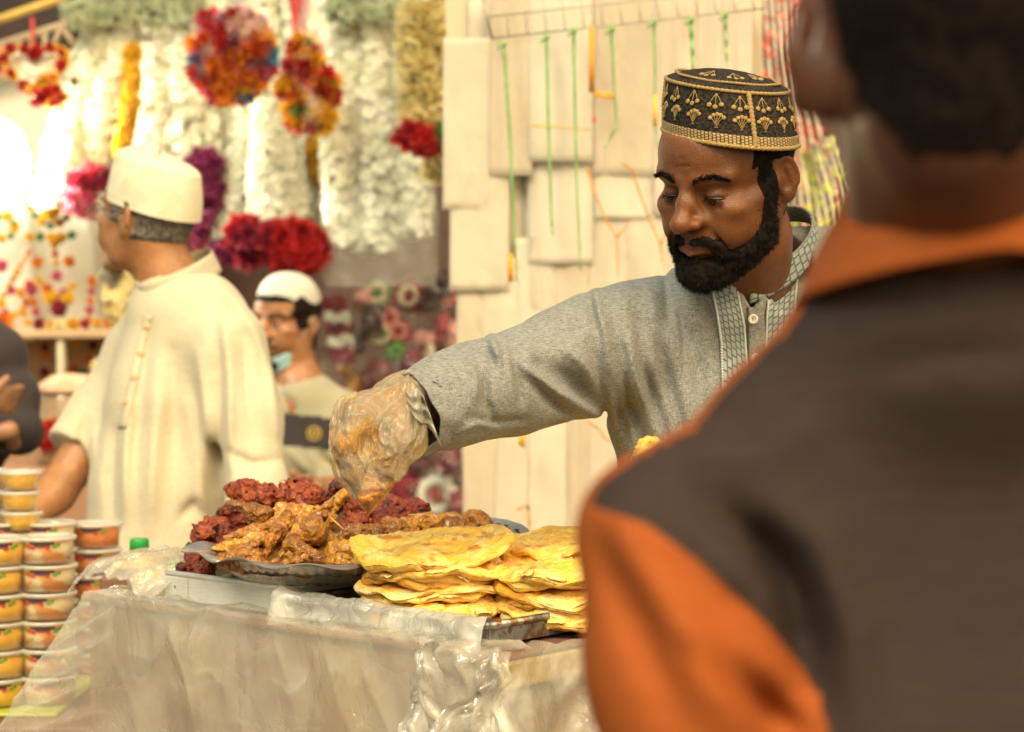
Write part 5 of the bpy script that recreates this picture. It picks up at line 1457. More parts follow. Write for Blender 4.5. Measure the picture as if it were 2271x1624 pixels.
    sp, sf = sdf_mesh(shirt, np.array([P(1150, 0, 1.1)[0], 0.88, 0.72]), np.array([P(3150, 0, 1.15)[0], 1.42, 1.42]), 0.005)
    fc = sp[sf].mean(1); nr = vnormals(sp, sf)[sf].mean(1)
    u, v, _ = puv(fc)
    mu = np.where(u > 2140, 4280 - u, u)
    vs = np.interp(mu, [1150, 1310, 1440, 1560, 1700, 1790, 1840], [1090, 1122, 1165, 1255, 1385, 1495, 1620])
    lab = ((v > vs) & (mu < 1840) & (v < 1900)) | (nr[:, 1] > 0.12) | ((nr[:, 1] > -0.30) & (v < 1140) & (mu < 1900))
    seam = np.intersect1d(np.unique(sf[lab]), np.unique(sf[~lab]))                   # the seam runs clean, not along grid cells
    su, sv, sd = puv(sp[seam]); mm_ = np.where(su > 2140, 4280 - su, su)
    tv = np.interp(mm_, [1150, 1310, 1440, 1560, 1700, 1790, 1840], [1090, 1122, 1165, 1255, 1385, 1495, 1620])
    for i_, a_, b_, t_, c_ in zip(seam, su, sv, tv, sd):
        if abs(t_ - b_) < 26: sp[i_] = P(a_, t_, c_)
    dark = weave_mat('dark_brown_jersey', (0.032, 0.0215, 0.019), (0.054, 0.038, 0.033), rough=0.85, sx=(40, 40, 900), sz=(900, 900, 500), amt=0.6, sheen=0.0, spec=0.10)
    orange = weave_mat('orange_jersey', (0.27, 0.064, 0.014), (0.35, 0.090, 0.021), sheen=0.0, spec=0.1, rough=0.8, sx=(40, 40, 900), sz=(900, 900, 500), amt=0.6)
    S = split_faces(sp, sf, lab.astype(int))
    sh = link('shirt', mesh('shirt', *S[0]), dark, man)
    link('orange_panel', mesh('panel', *S[1]), orange, sh)
    # folded orange collar
    C = P(2140, 486, 1.135)
    n = 72; G = np.zeros((14, n, 3))
    a = np.linspace(0, 2 * math.pi, n)
    for i in range(14):
        t = i / 13
        for j in range(n):
            x, y = math.cos(a[j]), math.sin(a[j])
            hgt = 0.026 * math.sin(min(1, t * 3) * math.pi / 2) if t < 0.33 else 0.026 - 0.062 * (t - 0.33) / 0.67
            r = 0.062 + 0.004 * min(1, t * 3) + (0.026 * ((t - 0.33) / 0.67) ** 1.3 if t > 0.33 else 0)
            zt = -0.012 * abs(x) * (1 if t > .3 else .4) - 0.016 * y
            G[i, j] = C + np.array([x * r * 1.02, y * r * 1.1, hgt + zt])
    b = MB(); b.sheet(G, 0.003)
    b.build('collar', orange, sh)
    legs(man, (P(1900, 0, 1.12)[0], P(2360, 0, 1.12)[0]), 1.18, 0.86, M('dark_trousers', (0.04, 0.04, 0.045), rough=0.9))
    return man
build_customer()

def kufi(man, hd, z0, z1, m, rx=0.0805, ry=0.1000, grooves=(), dome=0.012, tiltz=0.0, name='cap'):
    G = []; n = 96
    t = np.linspace(0, 2 * np.pi, n, endpoint=False)
    def ring(r, z): return np.stack([r * rx * np.sin(t), 0.014 - r * ry * np.cos(t), z + tiltz * np.cos(t)], 1)
    for h in np.linspace(0, 1, 60):
        g = sum(0.0045 * math.exp(-((h - q) / 0.014) ** 2) for q in grooves)
        G.append(ring(1.0 - 0.11 * h ** 2.0 - g, z0 + (z1 - z0) * h))
    for k in np.linspace(0.06, 0.985, 12):
        r = math.cos(k * math.pi / 2)
        G.append(ring(0.89 * r + 0.002, z1 + dome * math.sin(k * math.pi / 2)))
    G = np.array(G)
    q = hd.world(G.reshape(-1, 3)).reshape(G.shape).astype(float)
    q += 0.0012 * fbm(q.reshape(-1, 3), 22, 2, 5).reshape(q.shape[:2])[..., None]
    b = MB(); b.grid(q, wrap=True)
    return b.build(name, m, man)

def build_robed_man():
    man = empty('person', P(400, 812, 3.95) * np.array([1, 1, 0]), 'older man in cream robe, ribbed cream cap and glasses looking away to the flowers', 'person')
    hd = Head(P(326, 488, 3.95), -121, -10, 2, k=0.96)
    far = G3((330, 800, 4.05, 80), (240, 930, 4.05, 62), (120, 1095, 3.95, 40), (60, 1150, 3.88, 34))
    near = G3((500, 775, 3.85, 56), (545, 950, 3.80, 46), (566, 1130, 3.72, 40), (520, 1260, 3.60, 36))
    trk = [[(hd.world((0, 0.03, -0.05)), 0.056), (P(380, 640, 3.95), 0.058), (P(410, 760, 3.95), 0.08)], G3((410, 760, 3.95, 85), (410, 950, 3.95, 140), (400, 1300, 3.95, 150)), G3((330, 790, 4.05, 75), (410, 760, 3.95, 80), (500, 775, 3.85, 54))]
    def body(p):
        d = hd(p)
        for t in trk: d = smin(d, chain(p, t, 0.03), 0.04)
        d = smin(d, chain(p, far, 0.03), 0.03); d = smin(d, chain(p, near, 0.03), 0.03)
        for k in range(4):
            d = smin(d, chain(p, G3((60, 1150, 3.88, 30), (25 - 6 * k, 1160 + 4 * k, 3.85 + 0.02 * k, 13), (0 - 6 * k, 1182, 3.83 + 0.02 * k, 11)), 0.004), 0.008)
            d = smin(d, chain(p, G3((520, 1260, 3.60, 32), (500 - 8 * k, 1300, 3.56 + 0.02 * k, 13), (480 - 8 * k, 1325, 3.54 + 0.02 * k, 11)), 0.004), 0.008)
        d = smin(d, chain(p, G3((60, 1150, 3.88, 30), (40, 1180, 3.83, 14)), 0.004), 0.008)
        d = smin(d, chain(p, G3((520, 1260, 3.60, 30), (540, 1300, 3.56, 14)), 0.004), 0.008)
        return d
    pos, F = sdf_mesh(body, np.array([P(-60, 0, 3.95)[0], 3.45, 0.75]), np.array([P(680, 0, 3.9)[0], 4.3, 1.70]), 0.004)
    me = mesh('skin', pos, F); vcol(me, skin_tones(hd.loc(pos), (0.36, 0.165, 0.070), (0.30, 0.12, 0.08), (0.20, 0.09, 0.045)))
    link('body', me, simple_skin('tan_skin', (0.3, 0.15, 0.08)), man)
    grey = M('greying_hair', (0.055, 0.045, 0.038), (0.22, 0.19, 0.155), scale=160, rough=0.8, bump=(500, 0.6))
    def hair(p):
        q = hd.loc(p); y, z = q[:, 1], q[:, 2]; ax = np.abs(q[:, 0])
        reg = np.maximum(np.minimum(y + 0.050 - 0.35 * (z - 0.03), z - 0.026), np.minimum(y - 0.024, z + 0.036))
        reg = np.maximum(reg, np.minimum(np.minimum(y + 0.042, -y), z + 0.008))
        reg = np.minimum(reg, 0.052 - z)
        s = np.stack([ax, y, z], 1)
        ear = ln((s - A3((0.083, 0.016, -0.001))) / A3((0.6, 1.0, 1.25))) - 0.023
        d = smax(body(p) - 0.005 * sstep(reg, -0.003, 0.015) - 0.001 * vnoise(p, 300, 2), -reg, 0.003)
        return smax(d, -ear, 0.003)
    hp, hf = sdf_mesh(hair, hd.H - 0.15, hd.H + 0.15, 0.003)
    link('hair', mesh('hair', hp, hf), grey, man)
    g = np.random.default_rng(8)
    bq = np.stack([g.uniform(-0.022, 0.022, 1200), g.uniform(-0.090, -0.066, 1200), g.uniform(-0.122, -0.108, 1200)], 1)
    strands('beard', hd.world(bq).astype(float), np.tile(hd.R @ np.array((0, -0.6, -0.8)), (1200, 1)), hd.R @ np.array((0, -0.2, -1.0)), 1500, 0.030, 0.0010, M('white_hair', (0.62, 0.56, 0.44), rough=0.7), man, seed=9)
    kufi(man, hd, 0.025, 0.108, M('cream_ribbed_cloth', (0.76, 0.68, 0.50), (0.68, 0.60, 0.43), scale=30, rough=0.85, bump=(200, 0.3)), grooves=(0.10, 0.26, 0.36, 0.46, 0.56, 0.66), dome=0.030, tiltz=0.013, rx=0.0835, ry=0.106)
    for sx in (1, -1):
        brow('eyebrow', hd, [(sx * x, -0.1, z) for x, z in ((0.012, 0.026), (0.030, 0.033), (0.052, 0.027))], grey, man, n=250, seed=13 + sx)
    # glasses
    gl = MB()
    for sx in (1, -1):
        t = np.linspace(0, 2 * np.pi, 33)
        gl.tube(hd.world(np.stack([sx * 0.034 + 0.025 * np.cos(t), -0.108 + 0.010 * np.abs(np.cos(t)) * (np.cos(t) * sx > 0), 0.000 + 0.018 * np.sin(t)], 1)), 0.0010, 6)
        gl.tube(hd.world(np.array([(sx * 0.058, -0.100, 0.008), (sx * 0.074, -0.05, 0.012), (sx * 0.080, 0.008, 0.016), (sx * 0.079, 0.024, 0.004)])), 0.0011, 6)
    gl.tube(hd.world(np.array([(-0.010, -0.110, 0.004), (0, -0.114, 0.008), (0.010, -0.110, 0.004)])), 0.001, 6)
    go = gl.build('glasses', M('dark_frame_metal', (0.06, 0.045, 0.03), rough=0.3, metal=0.6), man)
    for sx in (1, -1):
        l = MB(); l.lathe([(0.0001, 0.001), (0.5, 0.0006), (1.0, 0)], (0, 0, 0), 28)
        V = np.concatenate(l.v); q = np.stack([sx * 0.034 + 0.0245 * V[:, 0], -0.109 - V[:, 2], 0.0175 * V[:, 1]], 1)
        l.v = [hd.world(q).astype(float)]
        l.build('lens', film('lens_glass', (0.9, 0.9, 0.85), clear=0.75, rough=0.05, bump=(5, 0.0)), go)
    FO = [([(470, 690), (486, 800), (490, 930), (488, 1080)], 12, -6), ([(500, 720), (510, 850), (508, 980), (520, 1080)], 12, 8), ([(536, 740), (548, 860), (560, 980)], 12, -6), ([(560, 720), (600, 830), (618, 960)], 9, 7), ([(470, 620), (530, 680), (570, 740)], 18, 8),
          ([(330, 720), (318, 850), (300, 1000), (296, 1150)], 16, -6), ([(380, 780), (390, 930), (380, 1120)], 20, -8), ([(420, 900), (440, 1020), (450, 1200)], 18, 9), ([(350, 880), (340, 1000), (330, 1180)], 16, 8), ([(262, 960), (250, 1060), (252, 1180)], 16, -9), ([(290, 900), (276, 1000), (280, 1150)], 14, 6),
          ([(440, 780), (452, 900), (462, 1050)], 12, 6), ([(500, 1000), (560, 1030), (620, 1020)], 10, -6), ([(400, 1150), (430, 1120), (470, 1180)], 14, -8), ([(190, 930), (170, 1000)], 8, -5), ([(210, 930), (200, 1030)], 8, 4)]
    slF = G3((330, 800, 4.05, 100), (240, 925, 4.05, 84), (165, 1015, 4.0, 76))
    slN = G3((504, 775, 3.85, 84), (545, 930, 3.80, 76), (574, 1090, 3.75, 64), (530, 1230, 3.64, 58))
    tr = [G3((400, 720, 3.95, 105), (405, 880, 3.95, 160), (395, 1080, 3.95, 190), (390, 1300, 3.95, 205)), G3((330, 790, 4.05, 95), (410, 740, 3.95, 105), (504, 770, 3.85, 84)), G3((390, 660, 3.95, 82), (440, 700, 3.92, 90)),
          [(P(390, 1300, 3.95), 0.178), (np.array([P(390, 0, 3.95)[0], 3.95, 0.25]), 0.22)]]
    cd_ = A3(P(165, 1015, 4.0) - P(240, 925, 4.05)); cd_ /= np.linalg.norm(cd_); cc = A3(P(172, 1008, 4.0))
    C = P(398, 622, 3.95); cx = (P(484, 590, 3.99) - P(318, 662, 3.91)) / 2; cy = np.array([-0.02, 0.066, 0.012]); cn = np.cross(cx, cy); cn /= np.linalg.norm(cn)
    if cn[2] < 0: cn = -cn
    def robe(p):
        d = None
        for t in tr:
            x = chain(p, t, 0.03); d = x if d is None else smin(d, x, 0.05)
        d = smin(d, np.maximum(chain(p, slF, 0.03), (p - cc) @ cd_), 0.03)
        d = smin(d, chain(p, slN, 0.03), 0.025)
        d = d - np.where(p[:, 1] < 4.02, folds(p, FO), 0) - 0.003 * vnoise(p, 8, 3)
        q = p - A3(C)
        hole = np.sqrt((q @ A3(cx) / (cx @ cx)) ** 2 + (q @ A3(cy) / (cy @ cy)) ** 2) - 0.92
        d = smax(d, -np.where(q @ A3(cn) > -0.03, hole * 0.06, 0.05), 0.004)
        return smax(d, 0.25 - p[:, 2], 0.004)
    rp, rf = sdf_mesh(robe, np.array([P(60, 0, 3.95)[0], 3.4, 0.24]), np.array([P(720, 0, 3.9)[0], 4.35, 1.60]), 0.0055)
    cream = weave_mat('cream_cotton', (0.52, 0.45, 0.31), (0.60, 0.53, 0.39), rough=0.8, sx=(500, 500, 60), sz=(60, 60, 500), amt=0.5)
    ro = link('robe', mesh('robe', rp, rf), cream, man)
    n = 60; a = np.linspace(0, 2 * math.pi, n); G = np.zeros((6, n, 3))
    for i in range(6):
        for j in range(n): G[i, j] = C + (cx * math.cos(a[j]) + cy * math.sin(a[j])) * (1.06 - 0.012 * i) + cn * (-0.012 + 0.0085 * i)
    b = MB(); b.sheet(G, 0.003); b.build('collar', cream, ro)
    bvh = BVHTree.FromPolygons([tuple(v) for v in rp], [tuple(f) for f in rf])
    b = MB(); b.sheet(patch(bvh, [(322, 700), (304, 760), (286, 850), (262, 950)], [(338, 700), (320, 770), (302, 860), (280, 950)], None, None, 5, 30, 0.002), 0.003); b.build('placket', cream, ro)
    for u, v in ((327, 725), (312, 785), (298, 838), (281, 892)):
        h = patch(bvh, [(u, v), (u, v + 1)], [(u + 1, v), (u + 1, v + 1)], None, None, 2, 2, 0.004)[0, 0]
        k = MB(); k.blob(h, (0.007, 0.003, 0.007), 12, 8); k.build('button', M('tan_button', (0.60, 0.40, 0.20), rough=0.4), ro)
    legs(man, (P(340, 0, 3.95)[0], P(450, 0, 3.95)[0]), 3.97, 0.5, cream)
    return man
build_robed_man()

def build_masked_man():
    D = 5.5
    man = empty('person', P(660, 812, D) * np.array([1, 1, 0]), 'smiling man in white knit cap and olive shirt, blue mask under his chin', 'person')
    hd = Head(P(634, 718, D), -30, 4, 3, lids=0.70, mouth=1.0)
    trk = [[(hd.world((0, 0.025, -0.05)), 0.054), (P(660, 850, D), 0.058), (P(665, 900, D), 0.08)], G3((585, 925, D, 50), (665, 890, D, 62), (760, 930, D, 52)), G3((625, 1000, D, 85), (715, 1000, D, 85)), G3((630, 1150, D, 85), (700, 1150, D, 85))]
    ar = G3((770, 935, D, 46), (785, 1030, D - 0.03, 38), (745, 1090, D - 0.16, 32), (690, 1082, D - 0.22, 26))
    al = G3((575, 930, D, 46), (565, 1040, D - 0.03, 38), (600, 1100, D - 0.16, 32), (650, 1092, D - 0.22, 26))
    def body(p):
        d = hd(p)
        for t in trk: d = smin(d, chain(p, t, 0.03), 0.04)
        for a, s in ((ar, -1), (al, 1)):
            d = smin(d, chain(p, a, 0.03), 0.03)
            e = a[-1][0]
            for k in range(4): d = smin(d, cap(p, e, e + np.array([s * 0.07, -0.02, 0.018 - 0.016 * k]), 0.013, 0.010), 0.008)
            d = smin(d, cap(p, e, e + np.array([s * 0.045, -0.03, 0.04]), 0.013, 0.010), 0.008)
        return d
    pos, F = sdf_mesh(body, np.array([P(480, 0, D)[0], 5.05, 0.75]), np.array([P(860, 0, D)[0], 5.75, 1.60]), 0.0034)
    me = mesh('skin', pos, F); vcol(me, skin_tones(hd.loc(pos), (0.36, 0.165, 0.075), (0.24, 0.09, 0.06), (0.17, 0.075, 0.04)))
    link('body', me, simple_skin('warm_brown_skin', (0.3, 0.15, 0.08)), man)
    def hair(p):
        q = hd.loc(p); y, z = q[:, 1], q[:, 2]; ax = np.abs(q[:, 0])
        reg = np.maximum(np.minimum(y + 0.060 - 0.30 * (z - 0.03), z - 0.020), np.minimum(y - 0.020, z + 0.075))
        reg = np.maximum(reg, np.minimum(0.3 * (z - 0.058), 0.05))
        reg = np.maximum(reg, np.minimum(np.minimum(y + 0.044, -y), z + 0.012))
        s = np.stack([ax, y, z], 1)
        ear = ln((s - A3((0.083, 0.016, -0.001))) / A3((0.6, 1.0, 1.25))) - 0.023
        return smax(smax(body(p) - 0.007 * sstep(reg, -0.003, 0.02) - 0.001 * vnoise(p, 300, 2), -reg, 0.003), -ear, 0.003)
    hp, hf = sdf_mesh(hair, hd.H - 0.15, hd.H + 0.15, 0.003)
    link('hair', mesh('hair', hp, hf), MAT_HAIR, man)
    for sx in (1, -1):
        brow('eyebrow', hd, [(sx * x, -0.1, z) for x, z in ((0.010, 0.025), (0.024, 0.032), (0.038, 0.034), (0.053, 0.027))], MAT_HAIR, man, n=380, seed=23 + sx, spread=0.0022)
        e = MB(); e.blob(hd.world(np.array([[sx * 0.031, -0.0735, 0.0075]]))[0], 0.0121, 16, 10); eo = e.build('eye', M('eye_white', (0.55, 0.45, 0.36), rough=0.2), man)
        e = MB(); e.blob(hd.world(np.array([[sx * 0.031 - 0.001, -0.0800, 0.0065]]))[0], 0.0072, 12, 8); e.build('iris', M('dark_iris', (0.02, 0.01, 0.006), rough=0.1), eo)
    mq = np.array([[sx * x, -0.1, z] for sx in (-1, 1) for x, z in ((0.003, -0.049), (0.018, -0.051), (0.032, -0.058))])
    brow('moustache', hd, mq[[5, 4, 3, 0, 1, 2]][::-1], MAT_HAIR, man, n=900, seed=31, spread=0.0040)
    def goat(p):
        q = hd.loc(p); s = np.stack([np.abs(q[:, 0]), q[:, 1], q[:, 2]], 1)
        reg = chain(s, [((0.036, -0.075, -0.085), 0.010), ((0.018, -0.085, -0.105), 0.017), ((0, -0.088, -0.108), 0.018)], 0.01)
        return smax(hd(p) - 0.004 - 0.001 * vnoise(p, 280, 3), reg, 0.003)
    gp, gf = sdf_mesh(goat, hd.H - 0.15, hd.H + 0.12, 0.003); link('beard', mesh('beard', gp, gf), MAT_HAIR, man)
    # knit cap
    cw = M('white_knit', (0.72, 0.70, 0.60), (0.58, 0.57, 0.49), scale=240, rough=0.9, bump=(260, 1.0, 2))
    G = []; n = 72; t = np.linspace(0, 2 * np.pi, n, endpoint=False)
    for k in np.linspace(0, 1, 22):
        an = k * math.pi / 2; r = math.cos(an) ** 0.85 if k < 1 else 0.001
        G.append(np.stack([0.0800 * r * np.sin(t), 0.016 - 0.1005 * r * np.cos(t), 0.052 + 0.086 * math.sin(an) - 0.012 * (1 - k) * -np.cos(t)], 1))
    b = MB(); b.grid(hd.world(np.array(G).reshape(-1, 3)).reshape(len(G), n, 3).astype(float), wrap=True); b.build('cap', cw, man)
    # mask
    bl = M('blue_mask_cloth', (0.36, 0.60, 0.62), (0.42, 0.66, 0.68), scale=12, rough=0.8)
    G = np.zeros((12, 26, 3))
    for i in range(12):
        for j in range(26):
            s = j / 25 * 2 - 1; v = i / 11
            an = s * 1.25
            G[i, j] = (0.064 * math.sin(an), -0.012 - 0.083 * math.cos(an) * (1 - 0.22 * v) + 0.002 * math.sin(14 * v), -0.090 - 0.040 * v + 0.034 * (abs(s) ** 1.5))
    q = hd.world(G.reshape(-1, 3)).reshape(G.shape).astype(float)
    b = MB(); b.sheet(q, 0.002); mo = b.build('face_mask', bl, man)
    for sx in (1, -1):
        b = MB()
        b.tube(hd.world(np.array([(sx * 0.064, -0.035, -0.058), (sx * 0.073, -0.015, -0.02), (sx * 0.080, 0.010, 0.020), (sx * 0.082, 0.024, 0.010)])), 0.0014, 6)
        b.tube(hd.world(np.array([(sx * 0.060, -0.035, -0.092), (sx * 0.070, 0.0, -0.05), (sx * 0.078, 0.022, -0.012), (sx * 0.082, 0.028, 0.004)])), 0.0014, 6)
        b.build('ear_loop', M('ear_loop_elastic', (0.75, 0.70, 0.60), rough=0.8), mo)
    FO = [([(700, 1000), (735, 1030), (760, 1070)], 8, -7), ([(640, 1000), (680, 1040), (720, 1080)], 9, 6), ([(620, 870), (650, 900), (640, 930)], 9, -5), ([(690, 1010), (710, 1060)], 7, 5)]
    def shirt(p):
        d = None
        for t in trk[1:]:
            x = chain(p, [(a, r + 0.012) for a, r in t], 0.03); d = x if d is None else smin(d, x, 0.045)
        for a in (ar, al): d = smin(d, chain(p, [(c, r + 0.012) for c, r in a[:3]], 0.02), 0.03)
        d = d - folds(p, FO) - 0.002 * vnoise(p, 12, 3)
        return smax(smax(d, -cap(p, hd.world((0, 0.025, -0.05)), P(655, 862, D - 0.01), 0.066), 0.004), 0.80 - p[:, 2], 0.004)
    sp, sf = sdf_mesh(shirt, np.array([P(480, 0, D)[0], 5.2, 0.78]), np.array([P(870, 0, D)[0], 5.75, 1.30]), 0.006)
    fc = sp[sf].mean(1); u, v, _ = puv(fc)
    off = v - (918 + 0.10 * (u - 640))
    lab = ((off > 0) & (off < 72)).astype(int)
    S = split_faces(sp, sf, lab)
    olive = weave_mat('olive_cotton', (0.34, 0.31, 0.20), (0.42, 0.38, 0.26), amt=0.7)
    sh = link('shirt', mesh('shirt', *S[0]), olive, man)
    st = link('chest_stripe', mesh('stripe', *S[1]), weave_mat('black_cotton', (0.025, 0.020, 0.020), (0.05, 0.042, 0.04)), sh)
    bvh = BVHTree.FromPolygons([tuple(v) for v in sp], [tuple(f) for f in sf])
    h = patch(bvh, [(697, 962), (697, 963)], [(698, 962), (698, 963)], None, None, 2, 2, 0.004)[0, 0]
    gld = M('gold_print', (0.55, 0.36, 0.08), rough=0.5)
    em = MB()
    t = np.linspace(0, 2 * np.pi, 25); em.tube(h + np.stack([0.017 * np.cos(t), 0 * t, 0.017 * np.sin(t)], 1), 0.003, 6)
    em.tube(h + np.array([(-0.008, 0, 0.008), (0.0, 0, -0.010), (0.008, 0, 0.008)]), 0.003, 6); em.tube(h + np.array([(-0.012, 0, 0.0), (0.012, 0, 0.0)]), 0.0025, 6); em.tube(h + np.array([(-0.010, 0, -0.024), (0.010, 0, -0.024)]), 0.003, 6)
    em.build('emblem', gld, sh)
    legs(man, (P(625, 0, D)[0], P(705, 0, D)[0]), D, 0.82, M('dark_trousers', (0.04, 0.04, 0.045), rough=0.9))
    return man
build_masked_man()

def build_edge_person():
    D = 4.3
    man = empty('person', P(-120, 812, D) * np.array([1, 1, 0]), 'person in black long sleeves standing with folded arms at the left edge', 'person')
    hd = Head(P(-130, 560, D), 20, 5, 0)
    trk = [[(hd.world((0, 0.025, -0.05)), 0.054), (P(-125, 720, D), 0.058)], G3((-240, 790, D, 60), (-125, 730, D, 75), (-10, 790, D, 60)), G3((-190, 950, D, 100), (-60, 950, D, 90)), G3((-180, 1150, D, 105), (-60, 1150, D, 105))]
    ua = G3((-12, 800, D, 46), (30, 880, D - 0.02, 44), (46, 960, D - 0.06, 42)); fa = G3((46, 960, D - 0.06, 42), (-40, 965, D - 0.16, 36), (-150, 930, D - 0.20, 30))
    ub = G3((-245, 800, D, 46), (-270, 900, D - 0.02, 44), (-270, 960, D - 0.06, 42)); fb = G3((-270, 960, D - 0.06, 42), (-150, 960, D - 0.24, 36), (-20, 895, D - 0.22, 28))
    fing = [G3((-20, 895, D - 0.22, 24), (8, 868 + 13 * k, D - 0.215 + 0.004 * k, 12), (46 - 7 * k, 860 + 17 * k, D - 0.18, 9)) for k in range(4)] + [G3((-20, 890, D - 0.22, 22), (-4, 858, D - 0.23, 11), (16, 838, D - 0.22, 9))]
    def body(p):
        d = hd(p)
        for t in trk: d = smin(d, chain(p, t, 0.03), 0.04)
        for a in (ua, fa, ub, fb): d = smin(d, chain(p, [(c, r - 0.008) for c, r in a], 0.03), 0.02)
        for f in fing: d = smin(d, chain(p, f, 0.004), 0.006)
        return smin(d, chain(p, G3((-40, 965, D - 0.2, 24), (20, 955, D - 0.20, 20), (30, 985, D - 0.16, 17)), 0.01), 0.006)
    pos, F = sdf_mesh(body, np.array([P(-320, 0, D)[0], 3.9, 0.75]), np.array([P(110, 0, D)[0], 4.5, 1.75]), 0.005)
    me = mesh('skin', pos, F); vcol(me, skin_tones(hd.loc(pos), (0.34, 0.17, 0.09), (0.28, 0.11, 0.08), (0.2, 0.1, 0.05)))
    link('body', me, simple_skin('light_brown_skin', (0.3, 0.15, 0.08)), man)
    def hair(p):
        q = hd.loc(p); y, z = q[:, 1], q[:, 2]
        reg = np.maximum(np.minimum(y + 0.030, z + 0.05), z - 0.062)
        return smax(hd(p) - 0.010 * sstep(reg, -0.003, 0.02), -reg, 0.004)
    hp, hf = sdf_mesh(hair, hd.H - 0.16, hd.H + 0.16, 0.005); link('hair', mesh('hair', hp, hf), MAT_HAIR, man)
    def shirt(p):
        d = None
        for t in trk[1:]:
            x = chain(p, [(a, r + 0.012) for a, r in t], 0.03); d = x if d is None else smin(d, x, 0.04)
        for a in (ua, fa, ub, fb[:2]): d = smin(d, chain(p, [(c, r + 0.006) for c, r in a], 0.03), 0.015)
        return smax(d - 0.003 * vnoise(p, 18, 3), 0.80 - p[:, 2], 0.004)
    sp, sf = sdf_mesh(shirt, np.array([P(-330, 0, D)[0], 3.9, 0.78]), np.array([P(120, 0, D)[0], 4.55, 1.50]), 0.006)
    link('shirt', mesh('shirt', sp, sf), weave_mat('black_jersey', (0.030, 0.022, 0.022), (0.060, 0.045, 0.044)), man)
    legs(man, (P(-170, 0, D)[0], P(-80, 0, D)[0]), D, 0.82, M('dark_trousers', (0.04, 0.04, 0.045), rough=0.9))
build_edge_person()
# ------------------------------------------------------------------ walls behind, roof
def plane_box(name, u0, u1, v0, v1, d, th, m, label=None, cat=None, kind=None, parent=None):
    a, b = P(u0, v1, d), P(u1, v0, d)
    q = MB(); q.bbox(((a[0] + b[0]) / 2, (a[1] + b[1]) / 2 + th / 2, (a[2] + b[2]) / 2), (b[0] - a[0], th, b[2] - a[2]), min(0.004, th * 0.3))
    o = q.build(name, m, parent, smooth=False)
    return tag(o, label, cat, None, kind)
wallm = M('dark_stall_cloth', (0.105, 0.055, 0.042), (0.060, 0.030, 0.026), scale=3, rough=0.9, bump=(12, 0.3), c3=(0.09, 0.06, 0.045), scale3=2.2)
b = MB(); b.bbox((0.3, 7.3, 1.6), (11.0, 0.12, 3.2), 0.01)
tag(b.build('back_wall', wallm, smooth=False), 'dark brown cloth-covered wall closing the stalls behind the garlands', 'wall')
b = MB(); b.bbox((-2.5, 6.7, 1.55), (2.6, 0.06, 1.9), 0.006)
tag(b.build('display_wall', M('white_display_board', (0.78, 0.74, 0.62), (0.70, 0.65, 0.52), scale=3, rough=0.7), smooth=False), 'pale painted wall behind the marigold displays on the left', 'wall')

def build_roof():
    r = empty('stall_roof', P(80, 60, 6.2), 'dark stall roof edge with a pale lattice girder and a yellow beam at the top left', 'roof')
    dk = M('dark_roof_sheet', (0.050, 0.030, 0.026), (0.03, 0.02, 0.018), scale=4, rough=0.9)
    b = MB(); b.sheet(np.array([[P(-300, 20, 6.6), P(300, -60, 6.6)], [P(-300, 250, 6.6), P(300, 95, 6.6)]]), 0.02); b.build('roof_sheet', dk, r, smooth=False)
    tr = M('tan_painted_metal', (0.42, 0.32, 0.20), (0.36, 0.27, 0.16), scale=12, rough=0.6)
    ye = M('yellow_painted_beam', (0.62, 0.42, 0.10), (0.50, 0.33, 0.08), scale=9, rough=0.6)
    def bar(nm, a, c, w, m, d=6.2):
        q = MB(); q.tube([P(*a, d), P(*c, d)], px(w, d), 8); q.build(nm, m, r)
    bar('beam', (-60, 64), (150, -8), 10, ye, 6.3)
    bar('girder_rail', (-60, 118), (300, 4), 8, tr); bar('girder_rail', (-60, 192), (300, 78), 12, tr)
    for a, c in (((8, 96), (-30, 150)), ((40, 86), (58, 150)), ((70, 78), (74, 140)), ((100, 70), (100, 132)), ((135, 60), (112, 118)), ((138, 60), (170, 108)), ((185, 42), (190, 100))):
        bar('girder_strut', a, c, 6, tr)
    q = MB(); q.sheet(np.array([[P(67, 40, 6.1), P(77, 40, 6.1)], [P(70, 95, 6.08), P(79, 95, 6.1)], [P(74, 140, 6.1), P(80, 140, 6.1)]]), 0.003); q.build('red_ribbon', M('red_ribbon', (0.45, 0.05, 0.04), rough=0.6), r)
    q = MB(); q.sheet(np.array([[P(0, 105, 6.1), P(16, 103, 6.1)], [P(4, 170, 6.1), P(18, 165, 6.1)]]), 0.003); q.build('red_ribbon', M('coral_ribbon', (0.60, 0.16, 0.08), rough=0.6), r)
build_roof()

